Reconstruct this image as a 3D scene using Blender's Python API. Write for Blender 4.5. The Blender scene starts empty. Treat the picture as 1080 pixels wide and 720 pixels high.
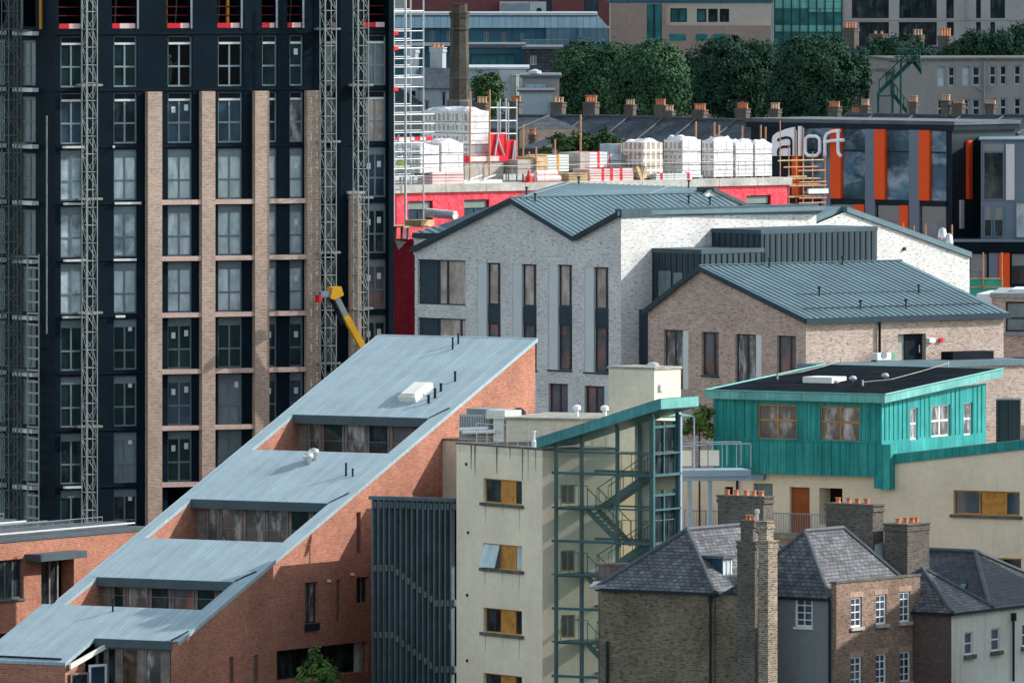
import bpy, math, random
from mathutils import Vector, Matrix
random.seed(7)
HAZE = 0
FPX = 12000.0; YH = -100.0; HC = 40.0          # lens in photo pixels, horizon row, camera height
scene = bpy.context.scene
COL = scene.collection

def P(px, py, D):
    return Vector(((px-540)*D/FPX, D, HC-(py-YH)*D/FPX))

class Face:
    """a vertical plane: s runs along it, z up, o outwards (towards the viewer)"""
    def __init__(self, px, D, a, org=None):
        a = math.radians(a)
        self.d = Vector((math.cos(a), math.sin(a), 0)); self.n = Vector((math.sin(a), -math.cos(a), 0))
        p = org if org is not None else P(px, 0, D)
        self.o = Vector((p.x, p.y, 0))
    def hit(self, px, py):
        k = (px-540)/FPX
        s = (k*self.o.y-self.o.x)/(self.d.x-k*self.d.y)
        Y = self.o.y+s*self.d.y
        return s, HC-(py-YH)*Y/FPX
    def s(self, px): return self.hit(px, 0)[0]
    def z(self, px, py): return self.hit(px, py)[1]
    def pt(self, s, z, o=0.0):
        p = self.o+self.d*s+self.n*o
        return Vector((p.x, p.y, z))
    def at(self, px, py, o=0.0):
        s, z = self.hit(px, py)
        return self.pt(s, z, o)
    def D(self, px): return self.o.y+self.s(px)*self.d.y
    def rect(self, x0, x1, y0, y1):
        xm = (x0+x1)/2
        return (self.s(x0), self.s(x1), self.z(xm, y1), self.z(xm, y0))
    def off(self, o):
        f = Face(0, 1, 0); f.d = self.d.copy(); f.n = self.n.copy(); f.o = self.o+self.n*o
        return f

class MB:
    def __init__(self): self.v = []; self.f = []; self.sm = False
    def poly(self, pts):
        i = len(self.v); self.v += [Vector(p) for p in pts]; self.f.append(list(range(i, i+len(pts))))
    def hexa(self, b, t):
        """b, t: four points each, counter-clockwise from above"""
        self.poly(list(reversed(b))); self.poly(t)
        n = len(b)
        for k in range(n): self.poly([b[k], b[(k+1) % n], t[(k+1) % n], t[k]])
    def box(self, f, s0, s1, z0, z1, o0, o1):
        if o0 > o1: o0, o1 = o1, o0
        b = [f.pt(s0, z0, o1), f.pt(s1, z0, o1), f.pt(s1, z0, o0), f.pt(s0, z0, o0)]
        t = [f.pt(s0, z1, o1), f.pt(s1, z1, o1), f.pt(s1, z1, o0), f.pt(s0, z1, o0)]
        self.hexa(b, t)
    def prism(self, f, poly, o0, o1):
        """polygon in (s,z), counter-clockwise seen from outside, from o0 (back) to o1 (front)"""
        A = [f.pt(s, z, o1) for s, z in poly]; B = [f.pt(s, z, o0) for s, z in poly]
        self.poly(A); self.poly(list(reversed(B)))
        n = len(poly)
        for k in range(n): self.poly([A[(k+1) % n], A[k], B[k], B[(k+1) % n]])
    def extrude(self, pts, z0, z1):
        b = [Vector((p[0], p[1], z0)) for p in pts]; t = [Vector((p[0], p[1], z1)) for p in pts]
        self.hexa(b, t)
    def tube(self, p, q, r, n=6, r2=None):
        p = Vector(p); q = Vector(q); r2 = r if r2 is None else r2
        a = (q-p).normalized(); h = Vector((0, 0, 1)) if abs(a.z) < .9 else Vector((1, 0, 0))
        u = a.cross(h).normalized(); w = a.cross(u)
        A = [p+(u*math.cos(2*math.pi*k/n)+w*math.sin(2*math.pi*k/n))*r for k in range(n)]
        B = [q+(u*math.cos(2*math.pi*k/n)+w*math.sin(2*math.pi*k/n))*r2 for k in range(n)]
        self.poly(A); self.poly(list(reversed(B)))
        for k in range(n): self.poly([A[(k+1) % n], A[k], B[k], B[(k+1) % n]])
    def path(self, pts, r, n=6):
        for a, b in zip(pts[:-1], pts[1:]): self.tube(a, b, r, n)
    def lathe(self, c, prof, n=12):
        c = Vector(c); i = len(self.v)
        for r, z in prof:
            for k in range(n):
                self.v.append(c+Vector((r*math.cos(2*math.pi*k/n), r*math.sin(2*math.pi*k/n), z)))
        m = len(prof)
        for j in range(m-1):
            for k in range(n):
                self.f.append([i+j*n+k, i+j*n+(k+1) % n, i+(j+1)*n+(k+1) % n, i+(j+1)*n+k])
        self.f.append([i+k for k in reversed(range(n))]); self.f.append([i+(m-1)*n+k for k in range(n)])
    def wall(self, f, s0, s1, z0, z1, holes=(), depth=.2, o=0.0):
        hs = [h for h in holes if h[1] > s0 and h[0] < s1]
        S = sorted({round(x, 4) for x in [s0, s1]+[max(s0, min(s1, v)) for h in hs for v in h[:2]]})
        Z = sorted({round(x, 4) for x in [z0, z1]+[max(z0, min(z1, v)) for h in hs for v in h[2:4]]})
        for j in range(len(Z)-1):
            zc = (Z[j]+Z[j+1])/2; run = None
            for i in range(len(S)):
                inh = True
                if i < len(S)-1:
                    sc = (S[i]+S[i+1])/2
                    inh = any(h[0] < sc < h[1] and h[2] < zc < h[3] for h in hs)
                if inh:
                    if run is not None:
                        self.poly([f.pt(run, Z[j], o), f.pt(S[i], Z[j], o), f.pt(S[i], Z[j+1], o), f.pt(run, Z[j+1], o)]); run = None
                elif run is None: run = S[i]
        for h in hs:
            a, b, c, d = h[:4]; dp = h[4] if len(h) > 4 else depth
            e = o-dp
            self.poly([f.pt(a, c, o), f.pt(b, c, o), f.pt(b, c, e), f.pt(a, c, e)])
            self.poly([f.pt(a, d, e), f.pt(b, d, e), f.pt(b, d, o), f.pt(a, d, o)])
            self.poly([f.pt(a, c, o), f.pt(a, c, e), f.pt(a, d, e), f.pt(a, d, o)])
            self.poly([f.pt(b, c, e), f.pt(b, c, o), f.pt(b, d, o), f.pt(b, d, e)])

WL = {}
def _mesh(name, mb, m, org):
    me = bpy.data.meshes.new(name)
    me.from_pydata([(p.x-org.x, p.y-org.y, p.z-org.z) for p in mb.v], [], mb.f)
    uvl = me.uv_layers.new(name='UVMap')
    me.update()
    Zup = Vector((0, 0, 1))
    for pl in me.polygons:
        n = pl.normal
        t = Zup.cross(n)
        t = t.normalized() if t.length > .05 else Vector((1, 0, 0))
        b = n.cross(t)
        for li in pl.loop_indices:
            p = mb.v[me.loops[li].vertex_index]
            uvl.data[li].uv = (p.dot(t), p.dot(b))
    if mb.sm:
        for pl in me.polygons: pl.use_smooth = True
    me.materials.append(M[m] if isinstance(m, str) else m)
    return me

def thing(name, label, cat, loc, group=None, kind=None):
    o = bpy.data.objects.new(name, None); COL.objects.link(o)
    o.empty_display_size = .3
    o.location = loc; WL[o] = Vector(loc)
    o['label'] = label; o['category'] = cat
    if group: o['group'] = group
    if kind: o['kind'] = kind
    return o

def obj(name, mb, m, parent=None, label=None, cat=None, group=None, kind=None, loc=None):
    org = WL[parent] if parent is not None else Vector(loc if loc is not None else (0, 0, 0))
    o = bpy.data.objects.new(name, _mesh(name, mb, m, org)); COL.objects.link(o)
    if parent is not None: o.parent = parent
    else: o.location = org
    WL[o] = org
    if label: o['label'] = label
    if cat: o['category'] = cat
    if group: o['group'] = group
    if kind: o['kind'] = kind
    return o

def copy_tree(o, off, label=None, parent=None):
    c = o.copy(); COL.objects.link(c)
    if parent is not None: c.parent = parent
    else: c.location = o.location+Vector(off); WL[c] = WL[o]+Vector(off)
    if label: c['label'] = label
    for ch in list(o.children): copy_tree(ch, (0, 0, 0), None, c)
    return c

# ---------------------------------------------------------------- materials
M = {}
def lin(h):
    h = h.lstrip('#'); c = [int(h[i:i+2], 16)/255 for i in (0, 2, 4)]
    return tuple(x/12.92 if x <= .04045 else ((x+.055)/1.055)**2.4 for x in c)
class NT:
    def __init__(self, name):
        self.m = bpy.data.materials.new(name); self.m.use_nodes = True
        self.t = self.m.node_tree; self.b = self.t.nodes['Principled BSDF']; M[name] = self.m
    def n(self, ty, **kw):
        x = self.t.nodes.new(ty)
        for k, v in kw.items():
            if isinstance(v, (bpy.types.NodeSocket,)): self.t.links.new(v, x.inputs[k])
            elif k in x.inputs: x.inputs[k].default_value = v
            else: setattr(x, k, v)
        return x
    def l(self, a, b): self.t.links.new(a, b)
    def uv(self): return self.n('ShaderNodeTexCoord').outputs['UV']
    def obj(self): return self.n('ShaderNodeNewGeometry').outputs['Position']
    def noise(self, vec, scale, detail=4, rough=.6):
        return self.n('ShaderNodeTexNoise', Vector=vec, Scale=scale, Detail=detail, Roughness=rough).outputs['Fac']
    def ramp(self, fac, a, b, p0=.3, p1=.7):
        r = self.n('ShaderNodeMapRange', Value=fac); r.inputs[1].default_value = p0; r.inputs[2].default_value = p1
        r.inputs[3].default_value = a; r.inputs[4].default_value = b
        return r.outputs[0]
    def mix(self, fac, a, b, mode='MIX'):
        x = self.n('ShaderNodeMix', data_type='RGBA', blend_type=mode)
        for s, v in ((0, fac), (6, a), (7, b)):
            if isinstance(v, bpy.types.NodeSocket): self.l(v, x.inputs[s])
            else: x.inputs[s].default_value = v if s == 0 else (tuple(v)+(1,) if len(v) == 3 else v)
        return x.outputs[2]
    def mul(self, col, fac):   # colour times a grey factor
        c = self.n('ShaderNodeCombineColor')
        for k in range(3): self.l(fac, c.inputs[k])
        return self.mix(1.0, col, c.outputs[0], 'MULTIPLY')
    def scalev(self, vec, s):
        return self.n('ShaderNodeVectorMath', operation='MULTIPLY', **{}).outputs[0] if False else self._sv(vec, s)
    def _sv(self, vec, s):
        x = self.n('ShaderNodeVectorMath', operation='MULTIPLY'); self.l(vec, x.inputs[0]); x.inputs[1].default_value = s
        return x.outputs[0]
    def done(self, col, rough=.8, metal=0.0, spec=.3, bump=None, bs=.3, bd=.02):
        if isinstance(col, bpy.types.NodeSocket): self.l(col, self.b.inputs['Base Color'])
        else: self.b.inputs['Base Color'].default_value = tuple(col)+(1,)
        if isinstance(rough, bpy.types.NodeSocket): self.l(rough, self.b.inputs['Roughness'])
        else: self.b.inputs['Roughness'].default_value = rough
        self.b.inputs['Metallic'].default_value = metal
        self.b.inputs['Specular IOR Level'].default_value = spec
        if bump is not None:
            bn = self.n('ShaderNodeBump', Strength=bs, Distance=bd); self.l(bump, bn.inputs['Height']); self.l(bn.outputs[0], self.b.inputs['Normal'])
        return self.m

def paint(name, col, rough=.6, metal=0.0, spec=None, var=.18, sc=.8):
    if spec is None: spec = .3 if rough < .5 else .06
    t = NT(name); p = t.obj()
    f = t.ramp(t.noise(p, sc, 6, .65), 1-var, 1+var)
    g = t.ramp(t.noise(p, sc*9, 3), 1-var*.5, 1+var*.5)
    c = t.mul(t.mul(t.mix(0.0, col, col), f), g)
    return t.done(c, rough, metal, spec)

def brick(name, c1, c2, mo, w=.24, h=.085, m=.014, blotch=.25, dark=None, darkamt=.0, bsc=.35):
    t = NT(name); uv = t.uv()
    br = t.n('ShaderNodeTexBrick', Vector=uv, Color1=tuple(c1)+(1,), Color2=tuple(c2)+(1,), Mortar=tuple(mo)+(1,), Scale=1.0)
    br.inputs['Brick Width'].default_value = w; br.inputs['Row Height'].default_value = h
    br.inputs['Mortar Size'].default_value = m; br.inputs['Mortar Smooth'].default_value = .2; br.inputs['Bias'].default_value = 0
    c = br.outputs['Color']
    if dark:
        # scattered dark headers: noise stretched along the courses
        s = t._sv(uv, (3.6, 11.5, 1)); nz = t.noise(s, 1.0, 2, .5)
        k = t.ramp(nz, 0, darkamt, .56, .66)
        c = t.mix(k, c, dark)
    c = t.mul(c, t.ramp(t.noise(uv, bsc, 5, .65), 1-blotch, 1+blotch))
    c = t.mul(c, t.ramp(t.noise(uv, 3.1, 3), 1-blotch*.45, 1+blotch*.45))
    return t.done(c, .9, 0, .2, br.outputs['Fac'], .25, -.02)

def slate(name, c1, c2, gap, w=.42, h=.26, moss=None):
    t = NT(name); uv = t.uv()
    br = t.n('ShaderNodeTexBrick', Vector=uv, Color1=tuple(c1)+(1,), Color2=tuple(c2)+(1,), Mortar=tuple(gap)+(1,), Scale=1.0)
    br.inputs['Brick Width'].default_value = w; br.inputs['Row Height'].default_value = h
    br.inputs['Mortar Size'].default_value = .025; br.inputs['Mortar Smooth'].default_value = .4
    c = t.mul(br.outputs['Color'], t.ramp(t.noise(uv, 2.4, 3), .62, 1.38))
    c = t.mul(c, t.ramp(t.noise(uv, .45, 4), .75, 1.25))
    if moss: c = t.mix(t.ramp(t.noise(uv, 1.1, 5), 0, .5, .55, .75), c, moss)
    return t.done(c, .6, 0, .15, br.outputs['Fac'], .35, -.03)

def panelled(name, c1, c2, w=.5, h=40.0, gap=.012, rough=.5, stain=.2, spec=.15, metal=0., streak=0.):
    """upright metal panels: a shade of its own for every panel"""
    t = NT(name); uv = t.uv()
    br = t.n('ShaderNodeTexBrick', Vector=uv, Color1=tuple(c1)+(1,), Color2=tuple(c2)+(1,), Mortar=tuple(x*.45 for x in c1)+(1,), Scale=1.0, offset=0.0)
    br.inputs['Brick Width'].default_value = w; br.inputs['Row Height'].default_value = h
    br.inputs['Mortar Size'].default_value = gap; br.inputs['Mortar Smooth'].default_value = .1
    c = t.mul(br.outputs['Color'], t.ramp(t.noise(uv, .5, 6, .7), 1-stain, 1+stain))
    c = t.mul(c, t.ramp(t.noise(t._sv(uv, (6, .5, 1)), 1.0, 4), 1-stain*.6, 1+stain*.6))
    if streak: c = t.mul(c, t.ramp(t.noise(t._sv(uv, (14, .25, 1)), 1.0, 3), 1-streak, 1+streak, .35, .65))
    return t.done(c, rough, metal, spec)

def render_wall(name, col, stain=(.2, .19, .15), amt=.5, blotch=.12):
    t = NT(name); uv = t.uv()
    f = t.ramp(t.noise(uv, .25, 6, .6), 1-blotch, 1+blotch)
    g = t.ramp(t.noise(uv, 3.0, 5, .7), 1-blotch*.6, 1+blotch*.6)
    c = t.mul(t.mul(t.mix(0.0, col, col), f), g)
    st = t.noise(t._sv(uv, (3.2, .10, 1)), 1.0, 5, .7)
    pat = t.noise(t._sv(uv, (.12, .2, 1)), 1.0, 3)
    k = t.ramp(st, 0, amt, .52, .78)
    k2 = t.n('ShaderNodeMath', operation='MULTIPLY'); t.l(k, k2.inputs[0]); t.l(t.ramp(pat, .2, 1, .4, .65), k2.inputs[1])
    c = t.mix(k2.outputs[0], c, stain)
    return t.done(c, .9, 0, .15)

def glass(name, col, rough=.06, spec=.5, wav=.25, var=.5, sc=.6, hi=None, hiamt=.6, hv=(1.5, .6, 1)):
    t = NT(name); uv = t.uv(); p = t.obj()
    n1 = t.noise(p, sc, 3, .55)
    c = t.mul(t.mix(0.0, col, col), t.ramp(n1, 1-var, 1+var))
    if hi: c = t.mix(t.ramp(t.noise(t._sv(uv, hv), 1.1, 4), 0, hiamt, .48, .66), c, hi)  # hi tone puts painted reflections and curtain patches into the pane colour
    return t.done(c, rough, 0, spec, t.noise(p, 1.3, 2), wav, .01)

def clear_glass(name, tint, film_fill=0):
    t = NT(name)
    tr = t.n('ShaderNodeBsdfTransparent', Color=tuple(tint)+(1,)); gl = t.n('ShaderNodeBsdfGlossy', Roughness=.03)
    mx = t.n('ShaderNodeMixShader'); fr = t.n('ShaderNodeFresnel', IOR=1.45)
    t.l(fr.outputs[0], mx.inputs[0]); t.l(tr.outputs[0], mx.inputs[1]); t.l(gl.outputs[0], mx.inputs[2])
    if film_fill:  # pale green diffuse share painted in to brighten the dark stair
        df = t.n('ShaderNodeBsdfDiffuse', Color=(.50, .62, .55, 1)); m2 = t.n('ShaderNodeMixShader'); m2.inputs[0].default_value = film_fill
        t.l(t.ramp(t.noise(t.obj(), .5, 4), film_fill*.4, film_fill*1.6), m2.inputs[0]); t.l(mx.outputs[0], m2.inputs[1]); t.l(df.outputs[0], m2.inputs[2]); mx = m2
    t.l(mx.outputs[0], t.t.nodes['Material Output'].inputs['Surface'])
    return t.m

def leafmat(name, a, b):
    t = NT(name); p = t.obj()
    c = t.mix(t.ramp(t.noise(p, .45, 3), 0, 1), a, b)
    c = t.mul(c, t.ramp(t.noise(p, 2.0, 2), .85, 1.15))
    t.done(c, .9, 0, .1)
    return t.m

# tower
paint('navy_membrane', (.0035, .011, .019), .55, var=.3, sc=.35)
paint('navy_dark', (.009, .013, .02), .6, var=.3)
brick('pink_brick', (.48, .33, .25), (.32, .20, .145), (.54, .46, .40), blotch=.16, dark=(.2, .12, .1), darkamt=.5)
brick('pink_brick_sill', (.55, .36, .30), (.45, .29, .25), (.6, .52, .47), w=.09, h=.3, blotch=.12)
paint('window_grey', (.13, .175, .20), .45)
paint('window_grey_pale', (.20, .26, .29), .5)
paint('window_dark', (.018, .027, .035), .4)
glass('glass_dark', (.010, .018, .022), var=.6, spec=.3, hi=(.05, .075, .085), hiamt=.8)  # pale reflections painted into the dark pane
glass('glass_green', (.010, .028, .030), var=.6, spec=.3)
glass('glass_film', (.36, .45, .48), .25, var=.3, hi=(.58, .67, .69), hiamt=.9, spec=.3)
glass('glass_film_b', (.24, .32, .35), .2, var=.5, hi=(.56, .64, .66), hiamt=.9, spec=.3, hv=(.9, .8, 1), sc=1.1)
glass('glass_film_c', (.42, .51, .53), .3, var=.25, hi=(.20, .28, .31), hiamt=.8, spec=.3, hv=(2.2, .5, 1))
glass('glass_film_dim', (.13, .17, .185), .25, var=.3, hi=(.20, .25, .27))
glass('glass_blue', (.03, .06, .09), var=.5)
glass('glass_brown', (.36, .29, .25), .12, var=.3, hi=(.62, .60, .58), hiamt=.6, sc=1.2)  # brown and pale reflections painted into the pane colour
glass('glass_redrefl', (.09, .095, .105), .1, var=.5, hi=(.36, .13, .10), hiamt=.8, hv=(.8, .5, 1))  # red reflections are part of the painted colour
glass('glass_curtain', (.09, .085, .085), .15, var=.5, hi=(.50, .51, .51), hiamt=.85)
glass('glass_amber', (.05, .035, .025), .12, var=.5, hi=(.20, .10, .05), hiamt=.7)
glass('glass_bluerefl', (.045, .11, .15), .05, var=.8, sc=.35, hi=(.30, .45, .54), hiamt=.85, hv=(.35, .55, 1))  # bluish window reflections painted as a noise tone
glass('glass_teal', (.02, .13, .14), .1, var=.5)
paint('sticker_white', (.62, .66, .66), .7, var=.05)
paint('white_board', (.62, .64, .64), .6, var=.15)
paint('board_red', (.62, .03, .045), .6)
paint('board_pink', (.75, .50, .50), .6)
paint('prop_orange', (.55, .23, .04), .6)
paint('prop_red', (.10, .012, .022), .6)
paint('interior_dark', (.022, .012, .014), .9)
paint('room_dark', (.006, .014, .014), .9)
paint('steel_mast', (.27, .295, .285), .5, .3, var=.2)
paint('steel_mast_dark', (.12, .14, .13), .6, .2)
paint('crane_yellow', (.62, .33, .02), .45)
paint('grey_steel', (.22, .25, .28), .5)
# red brick scheme
brick('red_brick', (.43, .15, .08), (.29, .085, .05), (.38, .25, .20), blotch=.22, dark=(.16, .05, .04), darkamt=.45)
panelled('zinc_roof', (.315, .40, .44), (.285, .37, .41), w=.43, h=60, gap=.008, rough=.55, stain=.12, spec=.15, streak=.05)
paint('zinc_fascia', (.075, .105, .12), .5, var=.15)
paint('timber_grey', (.22, .18, .165), .8, var=.35, sc=1.4)
paint('felt_dark', (.03, .04, .048), .8)
paint('pipe_dark', (.02, .03, .037), .5)
paint('fin_grey', (.10, .135, .15), .5, var=.25)
paint('white_plastic', (.72, .71, .66), .5, var=.06)
paint('steel_bright', (.55, .56, .56), .3, .6)
# cream
render_wall('cream_render', (.77, .66, .51), amt=.28, blotch=.12)
render_wall('cream_stained', (.67, .585, .465), (.10, .10, .08), amt=.75, blotch=.16)
render_wall('cream_pale', (.66, .60, .49), amt=.4, blotch=.15)
paint('sill_dirt', (.40, .36, .28), .9)
paint('concrete_cap', (.30, .29, .26), .9, var=.35, sc=1.5)
paint('concrete_dark', (.12, .12, .11), .9, var=.4, sc=1.5)
paint('timber_frame', (.40, .22, .09), .6, var=.25, sc=2)
paint('timber_orange', (.48, .225, .055), .55, var=.3, sc=2.5)
paint('door_brown', (.30, .09, .03), .5, var=.2)
# teal
panelled('copper_green', (.022, .235, .232), (.04, .305, .285), w=.42, h=50, gap=.014, rough=.6, stain=.30, spec=.12, streak=.14)
panelled('copper_edge', (.10, .32, .30), (.13, .36, .34), w=1.2, h=50, gap=.008, rough=.55, stain=.3, spec=.25)
panelled('copper_stair', (.05, .22, .23), (.065, .26, .265), w=1.2, h=50, gap=.008, rough=.5, stain=.35, spec=.3)
paint('roof_felt', (.014, .018, .023), 1.0, spec=0.0, var=.35, sc=.5)
paint('stair_green', (.035, .105, .115), .45, var=.2)
paint('steel_bluegrey', (.22, .30, .38), .4, var=.15)
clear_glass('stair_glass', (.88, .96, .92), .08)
clear_glass('window_clear', (.42, .62, .58))
# white brick
brick('white_brick', (.66, .65, .635), (.54, .535, .53), (.56, .55, .54), w=.3, h=.1, blotch=.13, dark=(.22, .22, .24), darkamt=.75, bsc=.5)
paint('pale_panel', (.56, .60, .605), .6, var=.06)
paint('seam_zinc', (.115, .18, .21), .5, spec=.15, var=.16, sc=.5)
paint('seam_edge', (.035, .055, .07), .5)
paint('seam_mid', (.065, .10, .12), .5)
panelled('dark_zinc', (.035, .058, .072), (.042, .068, .083), w=.45, h=40, gap=.03, rough=.45, stain=.12)
brick('brown_brick', (.45, .33, .275), (.27, .18, .155), (.50, .43, .38), w=.26, h=.1, m=.018, blotch=.16, dark=(.12, .08, .075), darkamt=.6)
# site
def membrane():
    t = NT('red_membrane'); p = t.obj()
    w = t.noise(t._sv(p, (1.2, 1.2, .9)), 1.4, 6, .6)
    c = t.mix(t.ramp(w, 0, 1), (.72, .02, .05), (.86, .05, .09))
    return t.done(c, .45, 0, .4, w, .9, .15)
membrane()
def crimson():  # red membrane again, with shade put into a darker red
    t = NT('shaded_red_membrane'); p = t.obj()
    w = t.noise(t._sv(p, (1.2, 1.2, .9)), 1.1, 6, .6)
    return t.done(t.mix(t.ramp(w, 0, 1), (.50, .010, .035), (.66, .02, .06)), .45, 0, .4, w, .8, .12)
crimson()
paint('concrete', (.42, .41, .38), .9, var=.3, sc=.7)
paint('block_grey', (.36, .33, .30), .9, var=.25, sc=2)
def wrapm():
    t = NT('white_wrap'); uv = t.uv()
    w = t.noise(uv, 2.2, 5, .65)
    s = t.n('ShaderNodeTexBrick', Vector=uv, Color1=(.70, .70, .71, 1), Color2=(.62, .62, .65, 1), Mortar=(.30, .29, .32, 1), Scale=1.0)
    s.inputs['Brick Width'].default_value = 1.6; s.inputs['Row Height'].default_value = .75; s.inputs['Mortar Size'].default_value = .025
    pr = t.noise(t._sv(uv, (2.5, 9, 1)), 1, 2)
    c = t.mix(t.ramp(pr, 0, .55, .56, .64), s.outputs['Color'], (.45, .2, .25))
    return t.done(c, .35, 0, .4, w, .8, .08)
wrapm()
def blockside():
    t = NT('stacked_blocks'); uv = t.uv()
    s = t.n('ShaderNodeTexBrick', Vector=uv, Color1=(.42, .35, .26, 1), Color2=(.34, .29, .22, 1), Mortar=(.72, .71, .68, 1), Scale=1.0, offset=0.0)
    s.inputs['Brick Width'].default_value = .42; s.inputs['Row Height'].default_value = .62; s.inputs['Mortar Size'].default_value = .07
    return t.done(t.mul(s.outputs['Color'], t.ramp(t.noise(uv, 1.5, 4), .75, 1.2)), .7)
blockside()
paint('timber_new', (.50, .36, .20), .75, var=.35, sc=2.5)
paint('insulation_blue', (.33, .40, .44), .5, var=.25, sc=2)
paint('strap_yellow', (.55, .45, .08), .6)
paint('scaffold_pale', (.40, .43, .45), .45, .2)
paint('scaffold_orange', (.47, .24, .13), .6)
paint('net_green', (.05, .42, .30), .7)
paint('cone_red', (.62, .04, .03), .5)
# old houses
brick('sooty_brick', (.20, .16, .115), (.11, .085, .062), (.19, .16, .12), blotch=.35, dark=(.03, .026, .026), darkamt=.75)
brick('black_brick', (.115, .10, .085), (.055, .048, .045), (.19, .17, .145), blotch=.3, dark=(.02, .02, .02), darkamt=.6)
brick('warm_brick', (.30, .18, .13), (.15, .092, .072), (.27, .22, .175), blotch=.3, dark=(.08, .055, .05), darkamt=.7)
brick('stack_brick', (.31, .235, .175), (.13, .10, .08), (.40, .35, .28), blotch=.3, dark=(.05, .045, .04), darkamt=.8, w=.28, h=.1)
brick('plum_brick', (.13, .085, .075), (.085, .055, .05), (.16, .12, .11), blotch=.3)
slate('slate_roof', (.160, .162, .172), (.088, .091, .10), (.035, .036, .045), w=.34, h=.21)
slate('slate_dark', (.06, .064, .078), (.045, .048, .058), (.016, .017, .022))
slate('slate_far', (.055, .068, .085), (.045, .057, .072), (.03, .035, .045), w=.5, h=.3)
paint('lead', (.10, .11, .125), .5, var=.25)
paint('lead_pale', (.27, .29, .30), .5, var=.2)
render_wall('grey_render', (.22, .24, .25), (.10, .11, .115), amt=.5, blotch=.12)
render_wall('white_render', (.62, .62, .56), (.12, .12, .11), amt=.65, blotch=.12)
paint('sash_white', (.78, .79, .79), .5, var=.05)
brick('arch_brick', (.40, .26, .19), (.30, .19, .14), (.38, .3, .25), w=.09, h=.4, m=.012)
paint('stone_sill', (.40, .38, .35), .85, var=.3, sc=2)
def terra():
    t = NT('terracotta'); p = t.obj()
    return t.done(t.mul(t.mix(t.ramp(t.noise(p, .9, 2), 0, 1), (.50, .155, .07), (.62, .26, .13)), t.ramp(t.noise(p, 6, 3), .6, 1.3)), .8)
terra()
paint('buff_pot', (.50, .32, .21), .8, var=.3)
glass('sash_glass', (.04, .06, .10), .06, var=.6, hi=(.16, .20, .26), hiamt=.5)
# far city
panelled('far_zinc_pale', (.10, .165, .21), (.08, .14, .18), w=.6, h=30, gap=.025, rough=.5, stain=.1)
panelled('far_zinc', (.03, .095, .145), (.027, .085, .13), w=2.2, h=30, gap=.04, rough=.4, stain=.12)
brick('far_maroon', (.16, .055, .06), (.13, .045, .05), (.15, .06, .06), blotch=.12)
brick('far_tan', (.30, .215, .175), (.25, .18, .15), (.3, .23, .2), blotch=.12)
paint('far_beige', (.42, .36, .31), .9, var=.08)
paint('far_grey_stone', (.30, .29, .30), .9, var=.14, sc=.4)
paint('far_white', (.40, .43, .45), .8, var=.1)
render_wall('far_pebble', (.23, .22, .215), (.12, .115, .11), amt=.5)
render_wall('far_cool_render', (.30, .36, .40), (.25, .27, .28), amt=.4)
brick('stack_brick_far', (.12, .095, .085), (.075, .062, .058), (.13, .115, .10), blotch=.25)
brick('industrial_brick', (.075, .066, .052), (.045, .04, .034), (.095, .085, .07), blotch=.4, w=.3, h=.12)
paint('escape_green', (.02, .075, .06), .6)
paint('hotel_grey', (.135, .20, .25), .5, var=.06)
paint('hotel_dark', (.011, .022, .032), .5, var=.2, sc=.4)
panelled('hotel_side', (.016, .03, .038), (.019, .034, .043), w=1.1, h=1.6, gap=.02, rough=.5, stain=.12)
paint('hotel_orange', (.70, .10, .025), .5, var=.06)
paint('blind_green', (.20, .25, .235), .8, var=.08)
paint('letter_white', (.84, .92, .94), .5, var=.05)
paint('bark', (.08, .06, .045), .9, var=.3)
leafmat('leaf_tree', (.018, .056, .036), (.060, .125, .058))
leafmat('leaf_tree_deep', (.013, .042, .032), (.040, .092, .050))
leafmat('leaf_bright', (.06, .12, .03), (.11, .17, .045))
leafmat('leaf_shrub', (.03, .075, .03), (.06, .11, .04))
paint('hill_green', (.05, .075, .065), .95, var=.3, sc=.004)
paint('ground_mat', (.075, .085, .09), .95, var=.3, sc=.05)
paint('skin', (.45, .27, .20), .6)
paint('hivis', (.45, .62, .05), .7)
paint('trousers', (.30, .34, .36), .8)
paint('helmet_white', (.75, .75, .72), .4)

# ---------------------------------------------------------------- common builders
def window(parent, f, r, cols=2, rows=2, depth=.2, fm='window_grey', gm='glass_dark', bar=.07, outer=.07, name='window',
           splits=None, csplits=None, thick=.07, sill=None, sillmat='stone_sill', head=0., headmat=None, label=None):
    """frame (a part of its building) with its pane (a sub-part)"""
    s0, s1, z0, z1 = r[:4]
    mb = MB(); a = -depth; b = -depth+thick
    zt = z1-head
    mb.box(f, s0, s0+outer, z0, z1, a, b); mb.box(f, s1-outer, s1, z0, z1, a, b)
    mb.box(f, s0+outer, s1-outer, z0, z0+outer, a, b); mb.box(f, s0+outer, s1-outer, zt-outer, z1, a, b)
    cs = csplits if csplits is not None else [k/cols for k in range(1, cols)]
    rs = splits if splits is not None else [k/rows for k in range(1, rows)]
    for c in cs:
        x = s0+(s1-s0)*c; mb.box(f, x-bar/2, x+bar/2, z0+outer, zt-outer, a, b-.008)
    for k in rs:
        z = z0+(zt-z0)*k; mb.box(f, s0+outer, s1-outer, z-bar/2, z+bar/2, a, b-.004)
    w = obj(name, mb, fm, parent, label=label)
    g = MB(); e = -depth+.02
    g.poly([f.pt(s0+.01, z0+.01, e), f.pt(s1-.01, z0+.01, e), f.pt(s1-.01, z1-.01, e), f.pt(s0+.01, z1-.01, e)])
    obj('pane', g, gm, w)
    if sill:
        h = MB(); h.box(f, s0-sill[0], s1+sill[0], z0-sill[1], z0-.003, -depth+.01, sill[2]); obj('sill', h, sillmat, w)
    return w

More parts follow.
